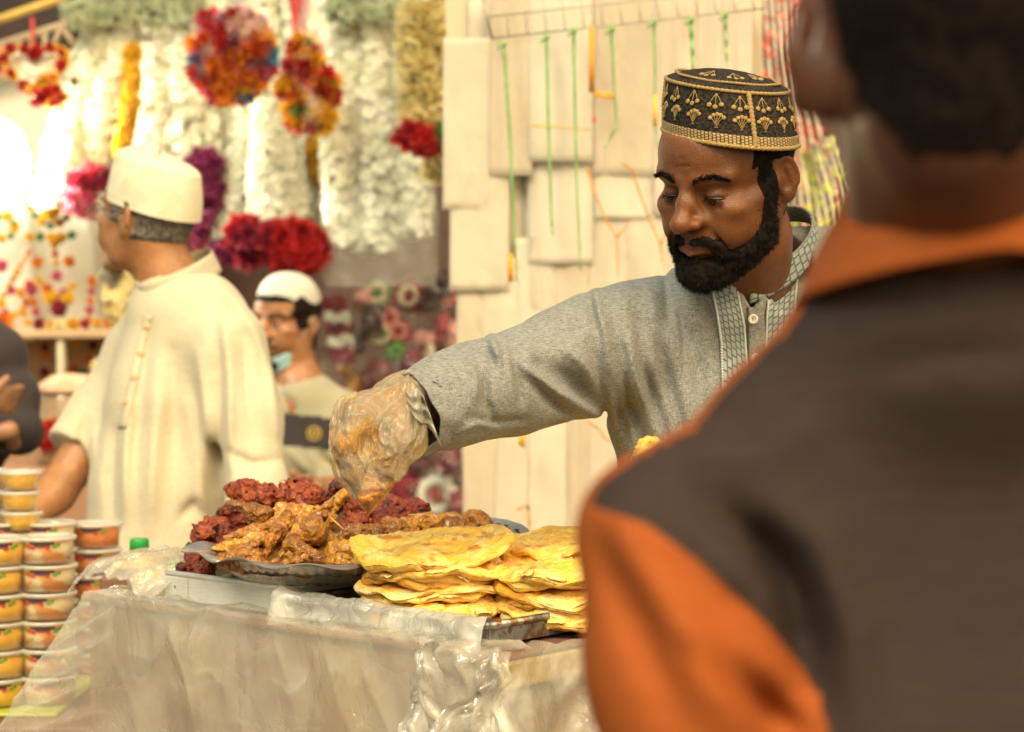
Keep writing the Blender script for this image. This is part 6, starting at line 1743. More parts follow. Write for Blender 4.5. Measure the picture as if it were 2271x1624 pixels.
# ------------------------------------------------------------------ flowers
def tmpl(np_, layers, spread, cup, wav=0.0, seed=0):
    """a blossom of radius 1: layers of kite petals"""
    g = np.random.default_rng(seed); V, F = [], []
    for l in range(layers):
        r = 1.0 - 0.28 * l; up = cup + 0.34 * l
        for k in range(np_):
            a = 2 * math.pi * (k + 0.5 * l) / np_ + g.normal(0, 0.08); n = len(V)
            rr = r * g.uniform(0.85, 1.1); w = spread * rr
            c, s = math.cos(a), math.sin(a)
            def pt(x, y, z): return (c * x - s * y, s * x + c * y, z + g.normal(0, wav))
            V += [pt(0.05, 0, 0.1 * l), pt(rr * 0.6, w, up * 0.5), pt(rr, 0, up), pt(rr * 0.6, -w, up * 0.5)]
            F += [(n, n + 3, n + 2, n + 1)]
    return np.array(V), F
T_STAR = tmpl(6, 1, 0.26, 0.25, 0.03); T_WHITE = tmpl(6, 2, 0.34, 0.14, 0.07, 1); T_RED = tmpl(8, 4, 0.34, 0.30, 0.10, 2); T_BALL = tmpl(9, 5, 0.36, 0.15, 0.06, 3); T_BUD = tmpl(4, 2, 0.28, 1.3, 0.03, 4)

def scatter(T, pos, nrm, size, seed=0):
    g = np.random.default_rng(seed); V0, F0 = T
    n = len(pos); nrm = nrm / (np.linalg.norm(nrm, axis=1)[:, None] + 1e-9)
    a = np.cross(nrm, g.normal(0, 1, (n, 3))); a /= np.linalg.norm(a, axis=1)[:, None]
    c = np.cross(nrm, a)
    s = (size * g.uniform(0.75, 1.25, n))[:, None, None]
    V = pos[:, None] + s * (V0[None, :, 0:1] * a[:, None] + V0[None, :, 1:2] * c[:, None] + V0[None, :, 2:3] * nrm[:, None])
    F = (np.array(F0)[None] + (np.arange(n) * len(V0))[:, None, None]).reshape(-1, 4)
    return V.reshape(-1, 3), F

def on_column(pts, r, n, seed):
    """random points and outward normals round a hanging strand; pts in pixels with depth, r in pixels along it"""
    g = np.random.default_rng(seed)
    W = np.array([P(*p) for p in pts]); R = np.array([px(x, p[2]) for x, p in zip(r, pts)])
    L = np.concatenate([[0], np.cumsum(np.linalg.norm(np.diff(W, axis=0), axis=1))])
    t = g.random(n) * L[-1]
    c = np.stack([np.interp(t, L, W[:, k]) for k in range(3)], 1); rr = np.interp(t, L, R)
    a = g.random(n) * 2 * math.pi
    nr = np.stack([np.cos(a), np.sin(a), g.normal(0.1, 0.3, n)], 1)
    return c + nr * np.array([1, 1, 0.3]) * (rr * g.uniform(0.65, 1.05, n))[:, None], nr

def in_blob(u, v, d, ru, rv, n, seed, flat=0.6):
    g = np.random.default_rng(seed)
    x = g.normal(0, 1, (n, 3)); x /= np.linalg.norm(x, axis=1)[:, None]
    x *= g.uniform(0.5, 1, n)[:, None] ** 0.5
    return P(u, v, d) + x * np.array([px(ru, d), px(ru, d) * flat, px(rv, d)]), x + np.array([0, -0.4, 0])

def flo(name, T, pos, nrm, size, m, parent, seed=0, stuff=True):
    V, F = scatter(T, pos, nrm, size, seed)
    o = link(name, mesh(name, V, F, smooth=False), m, parent)
    if stuff: o['kind'] = 'stuff'
    return o

WHITEF = M('white_petals', (0.90, 0.89, 0.78), (0.85, 0.86, 0.70), scale=22, rough=0.7, tw=0.15)
CREAMF = M('cream_petals', (0.80, 0.72, 0.42), (0.74, 0.62, 0.28), scale=30, rough=0.7, tw=0.3)
REDF = M('red_petals', (0.56, 0.025, 0.022), (0.34, 0.012, 0.018), scale=16, rough=0.6, tw=0.15)
PURF = M('purple_petals', (0.20, 0.025, 0.085), (0.34, 0.05, 0.17), scale=14, rough=0.6, tw=0.15)
CRIMF = M('crimson_petals', (0.36, 0.022, 0.050), (0.20, 0.014, 0.040), scale=14, rough=0.6, tw=0.15)
PINKF = M('pink_petals', (0.62, 0.14, 0.22), (0.50, 0.07, 0.13), scale=14, rough=0.6, tw=0.2)
YELF = M('yellow_petals', (0.80, 0.50, 0.030), (0.70, 0.36, 0.02), scale=16, rough=0.6, tw=0.2)
ORAF = M('orange_petals', (0.74, 0.25, 0.02), (0.60, 0.15, 0.015), scale=16, rough=0.6, tw=0.2)
GRNF = M('green_leaves', (0.07, 0.19, 0.045), (0.13, 0.28, 0.08), scale=18, rough=0.5, tw=0.2)
PALEG = M('pale_green_leaves', (0.56, 0.62, 0.44), (0.68, 0.72, 0.54), scale=18, rough=0.6, tw=0.3)
BLUF = M('blue_cloth', (0.05, 0.17, 0.33), (0.08, 0.25, 0.42), scale=20, rough=0.6)
CORD = M('garland_cord', (0.50, 0.46, 0.30), rough=0.8)
COREM = M('white_garland_core', (0.84, 0.84, 0.70), (0.76, 0.78, 0.60), scale=30, rough=0.9)

def garland(label, pts, r, n, size, m=WHITEF, T=T_WHITE, seed=0, ends=(), cap_leaves=True):
    """a hanging strand of small blossoms round a cord; ends: (u, v, d, ru, rv, count, size, material) flower clusters"""
    g = empty('flower_garland', P(*pts[0]), label, 'garland', 'flower garlands hanging at the stalls')
    W = [P(*p) for p in pts]; R = [px(x, p[2]) * 0.55 for x, p in zip(r, pts)]
    q = MB(); q.tube(W, R, 14); q.build('garland_core', COREM if m is WHITEF else m, g)
    p, nr = on_column(pts, r, n, seed)
    flo('blossoms', T, p, nr, px(size * 1.3, pts[0][2]), m, g, seed)
    top = P(*pts[0]); q = MB(); q.tube([top, top + np.array([0, 0.02, 0.5])], 0.004, 6); q.build('cord', CORD, g)
    for k, (u, v, d, ru, rv, c, s, mm) in enumerate(ends):
        p, nr = in_blob(u, v, d, ru, rv, c, seed + 50 + k)
        nm = 'end_flowers' if mm not in (GRNF, PALEG) else 'leaves'
        flo(nm, T_RED, p, nr, px(s, d), mm, g, seed + k)
    return g
D = 6.0
garland('white flower garland hanging farthest left, its lower end behind the marigold boards', [(236, 60, D), (170, 240, D), (122, 450, D - .05)], (40, 46, 44), 900, 13, seed=1, ends=[(190, 30, D - .1, 40, 22, 50, 20, PALEG)])
garland('white flower garland with crimson end flowers left of the cream cap', [(282, 36, D), (225, 230, D), (196, 400, D)], (42, 46, 44), 900, 13, seed=2, ends=[(200, 400, D - .1, 34, 22, 34, 22, CRIMF), (182, 446, D - .1, 30, 26, 30, 22, PINKF), (250, 20, D - .1, 40, 28, 50, 20, PALEG)])
garland('white flower garland just right of the yellow strand', [(352, 30, D), (345, 200, D), (340, 360, D)], (44, 46, 46), 900, 13, seed=4, ends=[(330, 10, D - .1, 44, 26, 50, 20, PALEG)])
garland('white flower garland behind the yellow strand', [(318, 40, D + .1), (280, 220, D + .1), (250, 350, D + .1)], (42, 46, 46), 800, 13, seed=3)
garland('white flower garland above the crown of the cream cap', [(384, 20, D), (400, 200, D), (404, 365, D)], (44, 46, 46), 900, 13, seed=5, ends=[(400, 10, D - .1, 46, 30, 60, 20, PALEG)])
garland('white flower garland with purple end flowers right of the cream cap', [(418, 20, D + .05), (444, 200, D + .05), (456, 360, D + .05)], (36, 40, 42), 800, 13, seed=6, ends=[(452, 366, D - .05, 34, 22, 34, 22, PURF), (456, 430, D - .05, 34, 34, 46, 22, PURF), (450, 525, D - .02, 20, 20, 18, 18, PINKF)])
garland('bright yellow strand among the white garlands', [(292, 110, D - .18), (290, 220, D - .18), (270, 340, D - .18)], (13, 15, 13), 220, 12, m=YELF, seed=7)
garland('narrow white garland hanging behind the bag of coloured cloth flowers', [(548, 200, D), (540, 330, D), (514, 480, D), (496, 560, D)], (26, 30, 34, 40), 700, 13, seed=8)
garland('white garland ending in big red flowers above the white knit cap', [(600, 170, D - .1), (608, 320, D - .1), (622, 430, D - .1), (630, 500, D - .1)], (34, 46, 70, 78), 1300, 13, seed=9, ends=[(650, 545, D - .25, 66, 46, 120, 26, REDF), (570, 540, D - .25, 56, 36, 70, 26, CRIMF), (536, 515, D - .25, 24, 32, 26, 24, REDF), (500, 560, D - .2, 36, 14, 26, 22, PURF), (680, 560, D - .2, 30, 40, 40, 24, REDF), (450, 500, D - .2, 18, 22, 14, 20, PURF)])
garland('dull yellow strand between the two big white garlands', [(692, 270, D - .05), (694, 360, D - .05), (692, 440, D - .05)], (9, 10, 8), 120, 10, m=YELF, seed=10)
garland('left white strand inside the long plastic bag', [(776, 60, D - .2), (764, 300, D - .2), (772, 540, D - .2)], (40, 50, 46), 1300, 13, seed=11, ends=[(770, 20, D - .3, 40, 28, 40, 20, PALEG)])
garland('middle white strand inside the long plastic bag', [(826, 56, D - .22), (834, 300, D - .22), (838, 550, D - .22)], (40, 48, 46), 1300, 13, seed=12, ends=[(830, 16, D - .3, 50, 28, 50, 20, PALEG)])
garland('right white strand inside the long plastic bag', [(880, 70, D - .2), (902, 300, D - .2), (918, 520, D - .2)], (38, 46, 42), 1200, 13, seed=13)
garland('cream jasmine garland with red flowers and green leaves at its lower end', [(934, 20, D - .5), (950, 140, D - .5), (962, 285, D - .5)], (26, 42, 48), 520, 17, m=CREAMF, T=T_BUD, seed=14, ends=[(912, 302, D - .6, 30, 20, 40, 20, REDF), (948, 318, D - .6, 26, 20, 34, 20, REDF), (986, 308, D - .6, 24, 22, 40, 18, GRNF), (972, 370, D - .5, 34, 34, 60, 15, CREAMF)])
garland('thin orange strand left of the jasmine garland', [(914, 30, D - .3), (912, 100, D - .3), (918, 200, D - .3)], (8, 9, 8), 70, 10, m=ORAF, seed=16)

for k, (u, v1, lab) in enumerate(((480, 470, 'white garland hanging far back behind the purple end flowers'), (575, 420, 'white garland hanging far back between the bag and the red end flowers'), (668, 470, 'white garland hanging far back left of the long plastic bag'), (730, 520, 'white garland hanging far back behind the dull yellow strand'), (905, 470, 'white garland hanging far back right of the long plastic bag'))):
    garland(lab, [(u, -10, D + .3), (u + 4, v1 / 2, D + .3), (u, v1, D + .3)], (44, 50, 46), 750, 14, seed=40 + k)
# red cloth ends at the top
for lab, U in (('left red cloth strip hanging above the yellow and red flower bag', (640, 690)), ('right red cloth strip hanging above the yellow and red flower bag', (736, 776))):
    G = np.array([[P(U[0] + (U[1] - U[0]) * (0.5 + (s - 0.5) * (1 - 0.55 * t)), -20 + 130 * t, D - .15 + 0.012 * math.sin(9 * s + 2 * t)) for s in np.linspace(0, 1, 12)] for t in np.linspace(0, 1, 10)])
    q = MB(); q.sheet(G, 0.004); tag(q.build('cloth_strip', M('red_cloth', (0.42, 0.05, 0.045), (0.34, 0.03, 0.03), scale=20, rough=0.8)), lab, 'cloth strip')

# plastic bags
BAGF = film('bag_film', (0.86, 0.84, 0.74), clear=0.86, rough=0.08, bump=(16, 1.0), c2=(0.9, 0.88, 0.8), scale=9, lo=0.5, hi=0.66, clear2=0.74, milk=0.2, gloss=0.04)
def bag_shell(name, prof, d, dep, m, parent, seed=0, n=60):
    """prof: (u centre, v, half width px)"""
    G = []
    t = np.linspace(0, 2 * np.pi, n, endpoint=False)
    for u, v, w_ in prof:
        c = P(u, v, d); r = px(w_, d)
        G.append(np.stack([c[0] + r * np.cos(t), c[1] + r * dep * np.sin(t), np.full(n, c[2])], 1))
    G = np.array(G)
    q = G.reshape(-1, 3); q += (0.012 * (1 - np.abs(vnoise(q, 10, seed)) * 2) + 0.006 * vnoise(q, 34, seed + 1))[:, None] * np.tile(np.stack([np.cos(t), np.sin(t), 0 * t], 1), (len(prof), 1))
    b = MB(); b.grid(G, wrap=True)
    return b.build(name, m, parent)
bg_ = empty('plastic_bag', P(840, 640, D - .2), 'long clear plastic bag round the three white strands, its empty end crumpled below them', 'bag')
bag_shell('bag_film', [(830 + 0.02 * (v - 40), v, w_) for v, w_ in ((40, 70), (80, 92), (150, 108), (260, 120), (400, 125), (540, 126), (600, 128), (636, 126))], D - .2, 0.42, BAGF, bg_, 3)
def cloth_bag(label, prof, d, dep, n, size, mats, seed, region):
    g = empty('flower_bag', P(prof[-1][0], prof[-1][1], d), label, 'bag')
    bag_shell('bag_film', prof, d, dep, BAGF, g, seed)
    r = np.random.default_rng(seed)
    u0, v0, ru, rv = region
    for k in range(n):
        a, q = r.uniform(0, 2 * math.pi), math.sqrt(r.uniform(0, 1))
        u, v = u0 + ru * q * math.cos(a), v0 + rv * q * math.sin(a)
        y = -math.sqrt(max(0, 1 - q * q)) * px(ru, d) * dep * 0.85
        V, F = scatter(T_RED, (P(u, v, d) + np.array([0, y, 0]))[None], np.array([[math.cos(a) * q, -1.0, -math.sin(a) * q * 0.6]]), px(size, d), seed + k)
        link('cloth_flower', mesh('cloth_flower', V, F, smooth=False), mats[int(r.integers(0, len(mats)))], g)
    return g
cloth_bag('round plastic bag stuffed with orange, red, blue and yellow cloth flowers', [(545, -10, 14), (540, 10, 40), (530, 50, 78), (520, 110, 96), (516, 160, 92), (524, 200, 64), (530, 222, 20)], D - .45, 0.6, 74, 34, [ORAF, REDF, REDF, ORAF, YELF, REDF, PINKF, ORAF, BLUF], 21, (520, 122, 84, 92))
cloth_bag('tapering plastic bag of yellow and red cloth flowers with green leaves', [(690, -10, 12), (692, 40, 24), (688, 90, 42), (682, 160, 60), (684, 230, 62), (690, 280, 48), (700, 305, 16)], D - .42, 0.55, 60, 28, [YELF, YELF, REDF, REDF, GRNF, YELF], 22, (686, 190, 56, 100))

# heart-shaped garland at the upper left
h = empty('flower_heart', P(75, 190, D - .1), 'heart shaped white flower piece edged with yellow and red flowers at the upper left', 'garland')
t = np.linspace(0, 2 * np.pi, 60, endpoint=False)
hu, hv = 78 + 70 * np.sin(t) ** 3 * 0.95, 150 - (52 * np.cos(t) - 20 * np.cos(2 * t) - 8 * np.cos(3 * t)) * 0.95
q = MB(); G = np.array([[P(78 + (a - 78) * k, 165 + (c - 165) * k, D - .1 - 0.05 * (1 - k * k)) for a, c in zip(hu, hv)] for k in (0.02, 0.3, 0.6, 0.85, 1.0)]); q.grid(G, wrap=True)
q.build('heart_cloth', M('white_satin', (0.80, 0.76, 0.62), rough=0.5), h)
pp = np.array([P(a, c, D - .14) for a, c in zip(hu, hv)])
flo('edge_flowers', T_BALL, np.concatenate([pp[::2], pp[1::4]]), np.tile([[0, -1.0, 0.2]], (45, 1)), px(13, D), YELF, h, 5)
flo('edge_flowers', T_RED, pp[1::4] - np.array([0, .02, 0]), np.tile([[0, -1.0, 0]], (15, 1)), px(15, D), REDF, h, 6)
p_, n_ = in_blob(110, 205, D - .18, 34, 28, 30, 7); flo('heart_flowers', T_RED, p_, n_, px(16, D), YELF, h, 7)
p_, n_ = in_blob(105, 215, D - .22, 30, 20, 14, 8); flo('heart_flowers', T_RED, p_, n_, px(15, D), REDF, h, 8)

# ------------------------------------------------------------------ marigold displays at the left
BOARDM = M('white_card', (0.80, 0.77, 0.66), (0.76, 0.72, 0.60), scale=5, rough=0.6)
Dm = 6.2
def board(label, c, d):
    q = MB(); q.sheet(np.array([[P(*c[0], d), P(*c[1], d)], [P(*c[3], d), P(*c[2], d)]]), 0.012)
    tag(q.build('display_board', BOARDM, smooth=False), label, 'board', 'white boards of marigold strings')
board('white display board at the left edge with a ring garland on it', ((-80, 430), (62, 440), (74, 758), (-80, 770)), Dm)
board('white display board with the pink heart of marigolds, behind the cream robed man', ((64, 455), (205, 520), (222, 728), (84, 738)), Dm + .08)
board('upper white display board with a fringe of yellow and green flowers', ((60, 300), (190, 300), (196, 540), (66, 545)), Dm + .22)
def string(label, pts, r, mats, seed, d=Dm - 0.08, step=1.7, big=()):
    g = empty('marigold_string', P(*pts[0], d), label, 'flower string', 'marigold strings pinned on the white boards')
    r = r * 1.25
    W = np.array([P(*p, d) for p in pts]); q = MB(); q.tube(W, 0.003, 6); q.build('cord', CORD, g)
    L = np.concatenate([[0], np.cumsum(np.linalg.norm(np.diff(W, axis=0), axis=1))])
    k = np.arange(0, L[-1], px(r, d) * step)
    c = np.stack([np.interp(k, L, W[:, i]) for i in range(3)], 1)
    for i, mm in enumerate(mats):
        s = c[i::len(mats)]
        if len(s): flo('flower_beads', T_BALL, s, np.tile([[0.1, -1.0, 0.2]], (len(s), 1)), px(r, d), mm, g, seed + i)
    for u, v, rr, mm in big:
        V, F = scatter(T_BALL, P(u, v, d - 0.02)[None], np.array([[0, -1.0, 0.1]]), px(rr, d), seed); link('flower', mesh('flower', V, F, smooth=False), mm, g)
        V, F = scatter(T_BALL, P(u, v, d + 0.0)[None], np.array([[0.2, -1.0, -0.3]]), px(rr * 1.15, d), seed + 1); link('flower', mesh('flower', V, F, smooth=False), mm, g)
string('yellow and green arc with a large orange flower on the upper board', [(70, 460), (82, 488), (112, 502), (140, 492), (160, 470)], 10, (YELF, GRNF), 61, big=[(110, 466, 26, YELF), (113, 478, 14, ORAF)])
string('short straight yellow and green string under the large orange flower', [(66, 526), (100, 525), (140, 528), (160, 522)], 11, (YELF, GRNF, YELF), 62, big=[(121, 530, 16, YELF)])
string('vertical string ending in a pink ball', [(121, 545), (124, 575), (126, 596)], 9, (YELF, ORAF), 63, big=[(127, 612, 14, PINKF), (84, 582, 15, ORAF), (154, 580, 15, ORAF)])
string('sagging heart of pink and yellow flowers at the middle of the board', [(70, 640), (84, 622), (104, 640), (128, 664), (154, 642), (172, 622)], 12, (PINKF, YELF, ORAF, YELF), 64, big=[(130, 684, 20, CRIMF), (110, 660, 16, YELF), (150, 660, 16, YELF)])
string('long bottom row of yellow and magenta flowers along the shelf', [(62, 716), (120, 722), (200, 718), (306, 714)], 12, (YELF, CRIMF, YELF, ORAF), 65, big=[(132, 724, 18, CREAMF)])
string('left hanging tassel of orange flowers beside the heart', [(64, 630), (74, 670), (84, 710)], 10, (ORAF, PINKF), 66)
string('right hanging tassel of orange flowers beside the heart', [(206, 625), (200, 670), (196, 712)], 10, (ORAF, PINKF), 67)
string('pink and yellow ring garland on the left edge board', [(30 + 28 * math.cos(a), 672 + 28 * math.sin(a)) for a in np.linspace(0, 6.2, 24)], 10, (PINKF, YELF, YELF), 68)
string('green and yellow ring garland high on the left edge board', [(8 + 24 * math.cos(a), 505 + 26 * math.sin(a)) for a in np.linspace(0, 6.2, 22)], 10, (YELF, GRNF), 69)
string('orange cord and flowers slanting down the left edge board', [(64, 560), (40, 600), (18, 640)], 8, (ORAF, YELF), 70, big=[(6, 718, 24, ORAF), (4, 590, 14, PINKF)])
string('few yellow flowers beside the bright lamp', [(62, 325), (74, 330)], 9, (YELF,), 71, big=[(70, 378, 12, YELF), (70, 362, 8, GRNF), (86, 420, 8, GRNF)])
string('sparse orange and crimson string right of the heart board', [(236, 560), (244, 620), (238, 680)], 9, (ORAF, CRIMF), 72)

def build_shelf():
    s = empty('display_shelf', P(150, 1200, 6.1) * np.array([1, 1, 0]), 'tan display shelf under the marigold boards with a pale post', 'shelf')
    tan = M('tan_shelf_board', (0.55, 0.40, 0.24), (0.48, 0.33, 0.19), scale=6, rough=0.7)
    plane_box('shelf_board', -80, 330, 732, 750, 6.0, 0.35, tan, parent=s)
    plane_box('shelf_back', -80, 330, 750, 1100, 6.34, 0.02, M('tan_cloth', (0.46, 0.28, 0.16), (0.36, 0.20, 0.11), scale=5, rough=0.9), parent=s)
    plane_box('post', 126, 142, 750, 1130, 6.02, 0.05, M('pale_post', (0.66, 0.58, 0.42), rough=0.7), parent=s)
    a = P(-80, 0, 6.0)[0]; b_ = P(330, 0, 6.0)[0]; z = P(0, 1100, 6.1)[2]
    q = MB(); q.bbox(((a + b_) / 2, 6.18, z / 2), (b_ - a, 0.34, z), 0.006); q.build('cabinet_body', tan, s, smooth=False)
build_shelf()
for k, (lab, pts, mats) in enumerate((('dark green and orange string slanting across the cloth under the shelf', [(140, 790), (190, 850), (240, 880)], (GRNF, ORAF)), ('green and orange string hanging lowest under the shelf', [(200, 800), (180, 830), (160, 870)], (ORAF, GRNF)),
     ('magenta and orange row right below the shelf edge', [(100, 770), (170, 765), (250, 768), (300, 764)], (CRIMF, ORAF, YELF)), ('orange and green string hanging at the right under the shelf', [(330, 790), (325, 830), (318, 880)], (GRNF, ORAF)), ('orange flowers hanging left of the pale post', [(104, 790), (98, 830), (92, 860)], (ORAF, CRIMF)))):
    string(lab, pts, 11, mats, 80 + k, d=6.25, step=2.6)
def build_jar():
    j = empty('sweet_jar', P(150, 1030, 5.7), 'glass jar with a peach coloured lid on the shelf behind the cups', 'jar')
    zb, zt = P(0, 1030, 5.7)[2], P(0, 868, 5.7)[2]; c = P(158, 1000, 5.7); c[2] = 0
    q = MB(); q.lathe([(0.001, zb), (0.09, zb), (0.095, zb + .02), (0.095, zt - .03), (0.08, zt)], c, 28); q.build('glass', film('jar_glass', (0.5, 0.34, 0.18), clear=0.45, rough=0.08, bump=(5, 0)), j)
    q = MB(); q.lathe([(0.001, zb + .006), (0.086, zb + .006), (0.088, zt - .06), (0.001, zt - .05)], c, 24); q.build('sweets', M('brown_sweets', (0.48, 0.27, 0.10), (0.30, 0.14, 0.05), scale=40, rough=0.6, bump=(60, 1)), j)
    q = MB(); q.lathe([(0.001, zt + .05), (0.05, zt + .045), (0.095, zt + .015), (0.098, zt), (0.08, zt - .004)], c, 28); q.build('lid', M('peach_lid', (0.72, 0.34, 0.20), (0.80, 0.58, 0.42), scale=18, rough=0.5), j)
    q = MB(); q.bbox((c[0], c[1], zb / 2), (0.5, 0.3, zb - .001), 0.006)
    tag(q.build('side_table', M('rust_table', (0.36, 0.19, 0.11), rough=0.8), smooth=False), 'rust brown side table under the glass jar', 'table')
build_jar()
p_, n_ = in_blob(110, 965, 5.6, 26, 30, 30, 91); o = flo('flower_bunch', T_RED, p_, n_, px(14, 5.6), REDF, None, 91, stuff=False); tag(o, 'small bunch of red flowers beside the glass jar', 'flowers')
p_, n_ = in_blob(250, 840, 5.9, 54, 44, 90, 92); o = flo('flower_bunch', T_WHITE, p_, n_, px(16, 5.9), CREAMF, None, 92, stuff=False); tag(o, 'bunch of cream and yellow flowers heaped behind the robed man', 'flowers')
p_, n_ = in_blob(268, 660, 6.1, 40, 60, 90, 93); o = flo('flower_bunch', T_WHITE, p_, n_, px(15, 6.1), CREAMF, None, 93, stuff=False); tag(o, 'cream flower bunch in front of the chin of the robed man', 'flowers')

# lamp at the left edge
lm = empty('lamp', P(6, 360, 5.9), 'bright white lamp panel shining at the left edge', 'lamp')
q = MB(); a, b_ = P(-70, 452, 5.95), P(58, 272, 5.95); q.bbox(((a[0] + b_[0]) / 2, 6.02, (a[2] + b_[2]) / 2), ((b_[0] - a[0]) * .6, 0.06, (b_[2] - a[2]) * .6), 0.02); q.build('lamp_housing', M('white_lamp_housing', (0.8, 0.78, 0.7), rough=0.5), lm, smooth=False)
q = MB(); q.blob(((a[0] + b_[0]) / 2, 5.972, (a[2] + b_[2]) / 2), ((b_[0] - a[0]) * .54, 0.05, (b_[2] - a[2]) * .54), 36, 20); q.build('lamp_diffuser', M('lit_diffuser', (1, 1, 1), emit=(1.0, 0.93, 0.74, 11.0)), lm)
al = bpy.data.lights.new('lamp_light', 'AREA'); al.shape = 'RECTANGLE'; al.size = float(b_[0] - a[0]); al.size_y = float(b_[2] - a[2]); al.energy = LAMP_W; al.color = (1.0, 0.90, 0.66)
ao = bpy.data.objects.new('lamp_light', al); COL.objects.link(ao); ao.location = Vector([float(x) for x in ((a[0] + b_[0]) / 2, 5.92, (a[2] + b_[2]) / 2)])
al.spread = math.radians(110)
ao.rotation_euler = Vector((-0.93, 0.12, 0.10)).to_track_quat('Z', 'Y').to_euler()

# ------------------------------------------------------------------ packaged rosettes on the dark wall behind the masked man
Dr = 6.3
def rosette(label, u, v, r, outer, inner, centre, seed):
    g = empty('rosette', P(u, v, Dr), label, 'rosette', 'paper rosettes in plastic on the dark wall')
    c = P(u, v, Dr)
    V, F = scatter(T_RED, c[None], np.array([[0.1, -1.0, 0.1]]), px(r * 1.15, Dr), seed); link('outer_petals', mesh('outer_petals', V, F, smooth=False), outer, g)
    q = MB(); t = np.linspace(0, 2 * np.pi, 25); q.tube(c + np.array([0, -0.05, 0]) + np.stack([px(r * .52, Dr) * np.cos(t), 0 * t, px(r * .52, Dr) * np.sin(t)], 1), px(r * .20, Dr), 8); q.build('inner_ring', inner, g)
    q = MB(); q.blob(c + np.array([0, -0.045, 0]), px(r * .34, Dr), 10, 6); q.build('centre', centre, g)
LGRN = M('bright_green_paper', (0.17, 0.45, 0.07), (0.10, 0.32, 0.05), scale=20, rough=0.5)
SALM = M('pink_paper', (0.60, 0.28, 0.24), (0.5, 0.2, 0.18), scale=18, rough=0.5)
MARO = M('maroon_wrapping', (0.16, 0.020, 0.030), (0.08, 0.012, 0.02), scale=12, rough=0.3, coat=0.4)
DARK = M('dark_wrapping', (0.030, 0.016, 0.016), (0.06, 0.03, 0.03), scale=12, rough=0.3, coat=0.4)
OCHR = M('ochre_paper', (0.46, 0.22, 0.04), (0.36, 0.15, 0.03), scale=14, rough=0.6)
PALE = M('pale_paper', (0.58, 0.52, 0.38), (0.46, 0.40, 0.28), scale=14, rough=0.5)
rosette('red rosette with a white ring under the long plastic bag', 908, 658, 34, CRIMF, PALE, CRIMF, 1)
rosette('upper pink rosette with a pale ring', 866, 706, 30, PINKF, SALM, CRIMF, 2)
rosette('lower pink rosette with a pale ring', 884, 736, 30, PINKF, SALM, CRIMF, 3)
rosette('bright green rosette beside the pink ones', 846, 742, 34, LGRN, PALE, GRNF, 4)
rosette('bright green rosette below the crumpled bag', 838, 652, 32, LGRN, PALE, GRNF, 5)
rosette('pink rosette at the edge of the pouch wall', 985, 650, 32, PINKF, SALM, CRIMF, 6)
rosette('big white rosette with a red centre behind the red chicken', 968, 1096, 62, WHITEF, WHITEF, REDF, 7)
rosette('crimson rosette beside the big white one', 912, 1086, 38, CRIMF, CRIMF, MARO, 8)
rosette('small green rosette below the pink pair', 880, 778, 24, LGRN, LGRN, GRNF, 9)
rosette('crimson rosette low beside the dripping glove', 905, 1010, 44, CRIMF, MARO, MARO, 10)
rosette('pale green rosette low beside the pouch wall', 1008, 1010, 32, PALEG, PALE, YELF, 11)
def bundle(label, bx, m, seed, d=Dr - .1, **k): return chunk('wrapped_bundle', label, 'wrapped flowers', 'bundles wrapped in plastic on the dark wall', bx, d, m, seed, n=9, amp=0.012, knob=0.006, h=0.009, **k)
bundle('dark wrapped bundle left of the green rosette', (792, 852, 672, 760), DARK, 401)
bundle('dark wrapped bundle between the red rosette and the pouch wall', (930, 990, 610, 700), DARK, 402)
bundle('tall dark bundle at the corner of the long plastic bag', (960, 1004, 596, 668), DARK, 403)
bundle('maroon bundle below the pink rosettes', (876, 960, 770, 850), MARO, 404)
bundle('maroon bundle over the vendor cuff', (800, 880, 796, 880), MARO, 405)
bundle('maroon bundle between glove and pouch wall', (870, 960, 900, 1000), MARO, 406)
bundle('maroon bundle under the vendor forearm', (950, 1030, 930, 1060), MARO, 407)
bundle('long dark red bundle beside the pouch wall', (962, 1000, 690, 770), CRIMF, 408)
bundle('salmon box wrapped in film beside the pouch wall', (985, 1030, 700, 800), SALM, 409)
bundle('upper ochre bundle behind the masked man', (746, 782, 790, 842), OCHR, 410)
bundle('lower ochre bundle behind the masked man', (772, 806, 828, 886), OCHR, 411)
bundle('pale crumpled bundle next to the ochre ones', (806, 858, 820, 862), PALE, 412)
bundle('pale wrapped bundle above the vendor sleeve', (930, 972, 760, 830), PALE, 413)
bundle('maroon bundle low beside the white rosette', (990, 1040, 1080, 1170), MARO, 414)
bundle('maroon bundle at the lower middle behind the red chicken', (860, 930, 1110, 1180), MARO, 415)
bundle('maroon bundle behind the masked mans shoulder', (716, 780, 846, 900), MARO, 416)
bundle('pink crumpled bundle left of the green rosettes', (780, 830, 640, 700), SALM, 417)
rgb = np.random.default_rng(44)
for k in range(26):
    u, v = rgb.uniform(720, 1030), rgb.uniform(600, 1170); w_, h_ = rgb.uniform(22, 42), rgb.uniform(20, 40)
    chunk('wrapped_bundle', 'small crimson or dark bundle crowded between the rosettes on the dark wall', 'wrapped flowers', 'small bundles crowded between the rosettes', (u - w_, u + w_, v - h_, v + h_), Dr + .12, (MARO, DARK, CRIMF, MARO, DARK, SALM, DARK)[k % 7], 700 + k, n=6, amp=0.012, knob=0.006, h=0.012)
st_ = empty('striped_garland', P(752, 700, Dr - .15), 'garland of crimson and white bands hanging beside the masked man', 'garland')
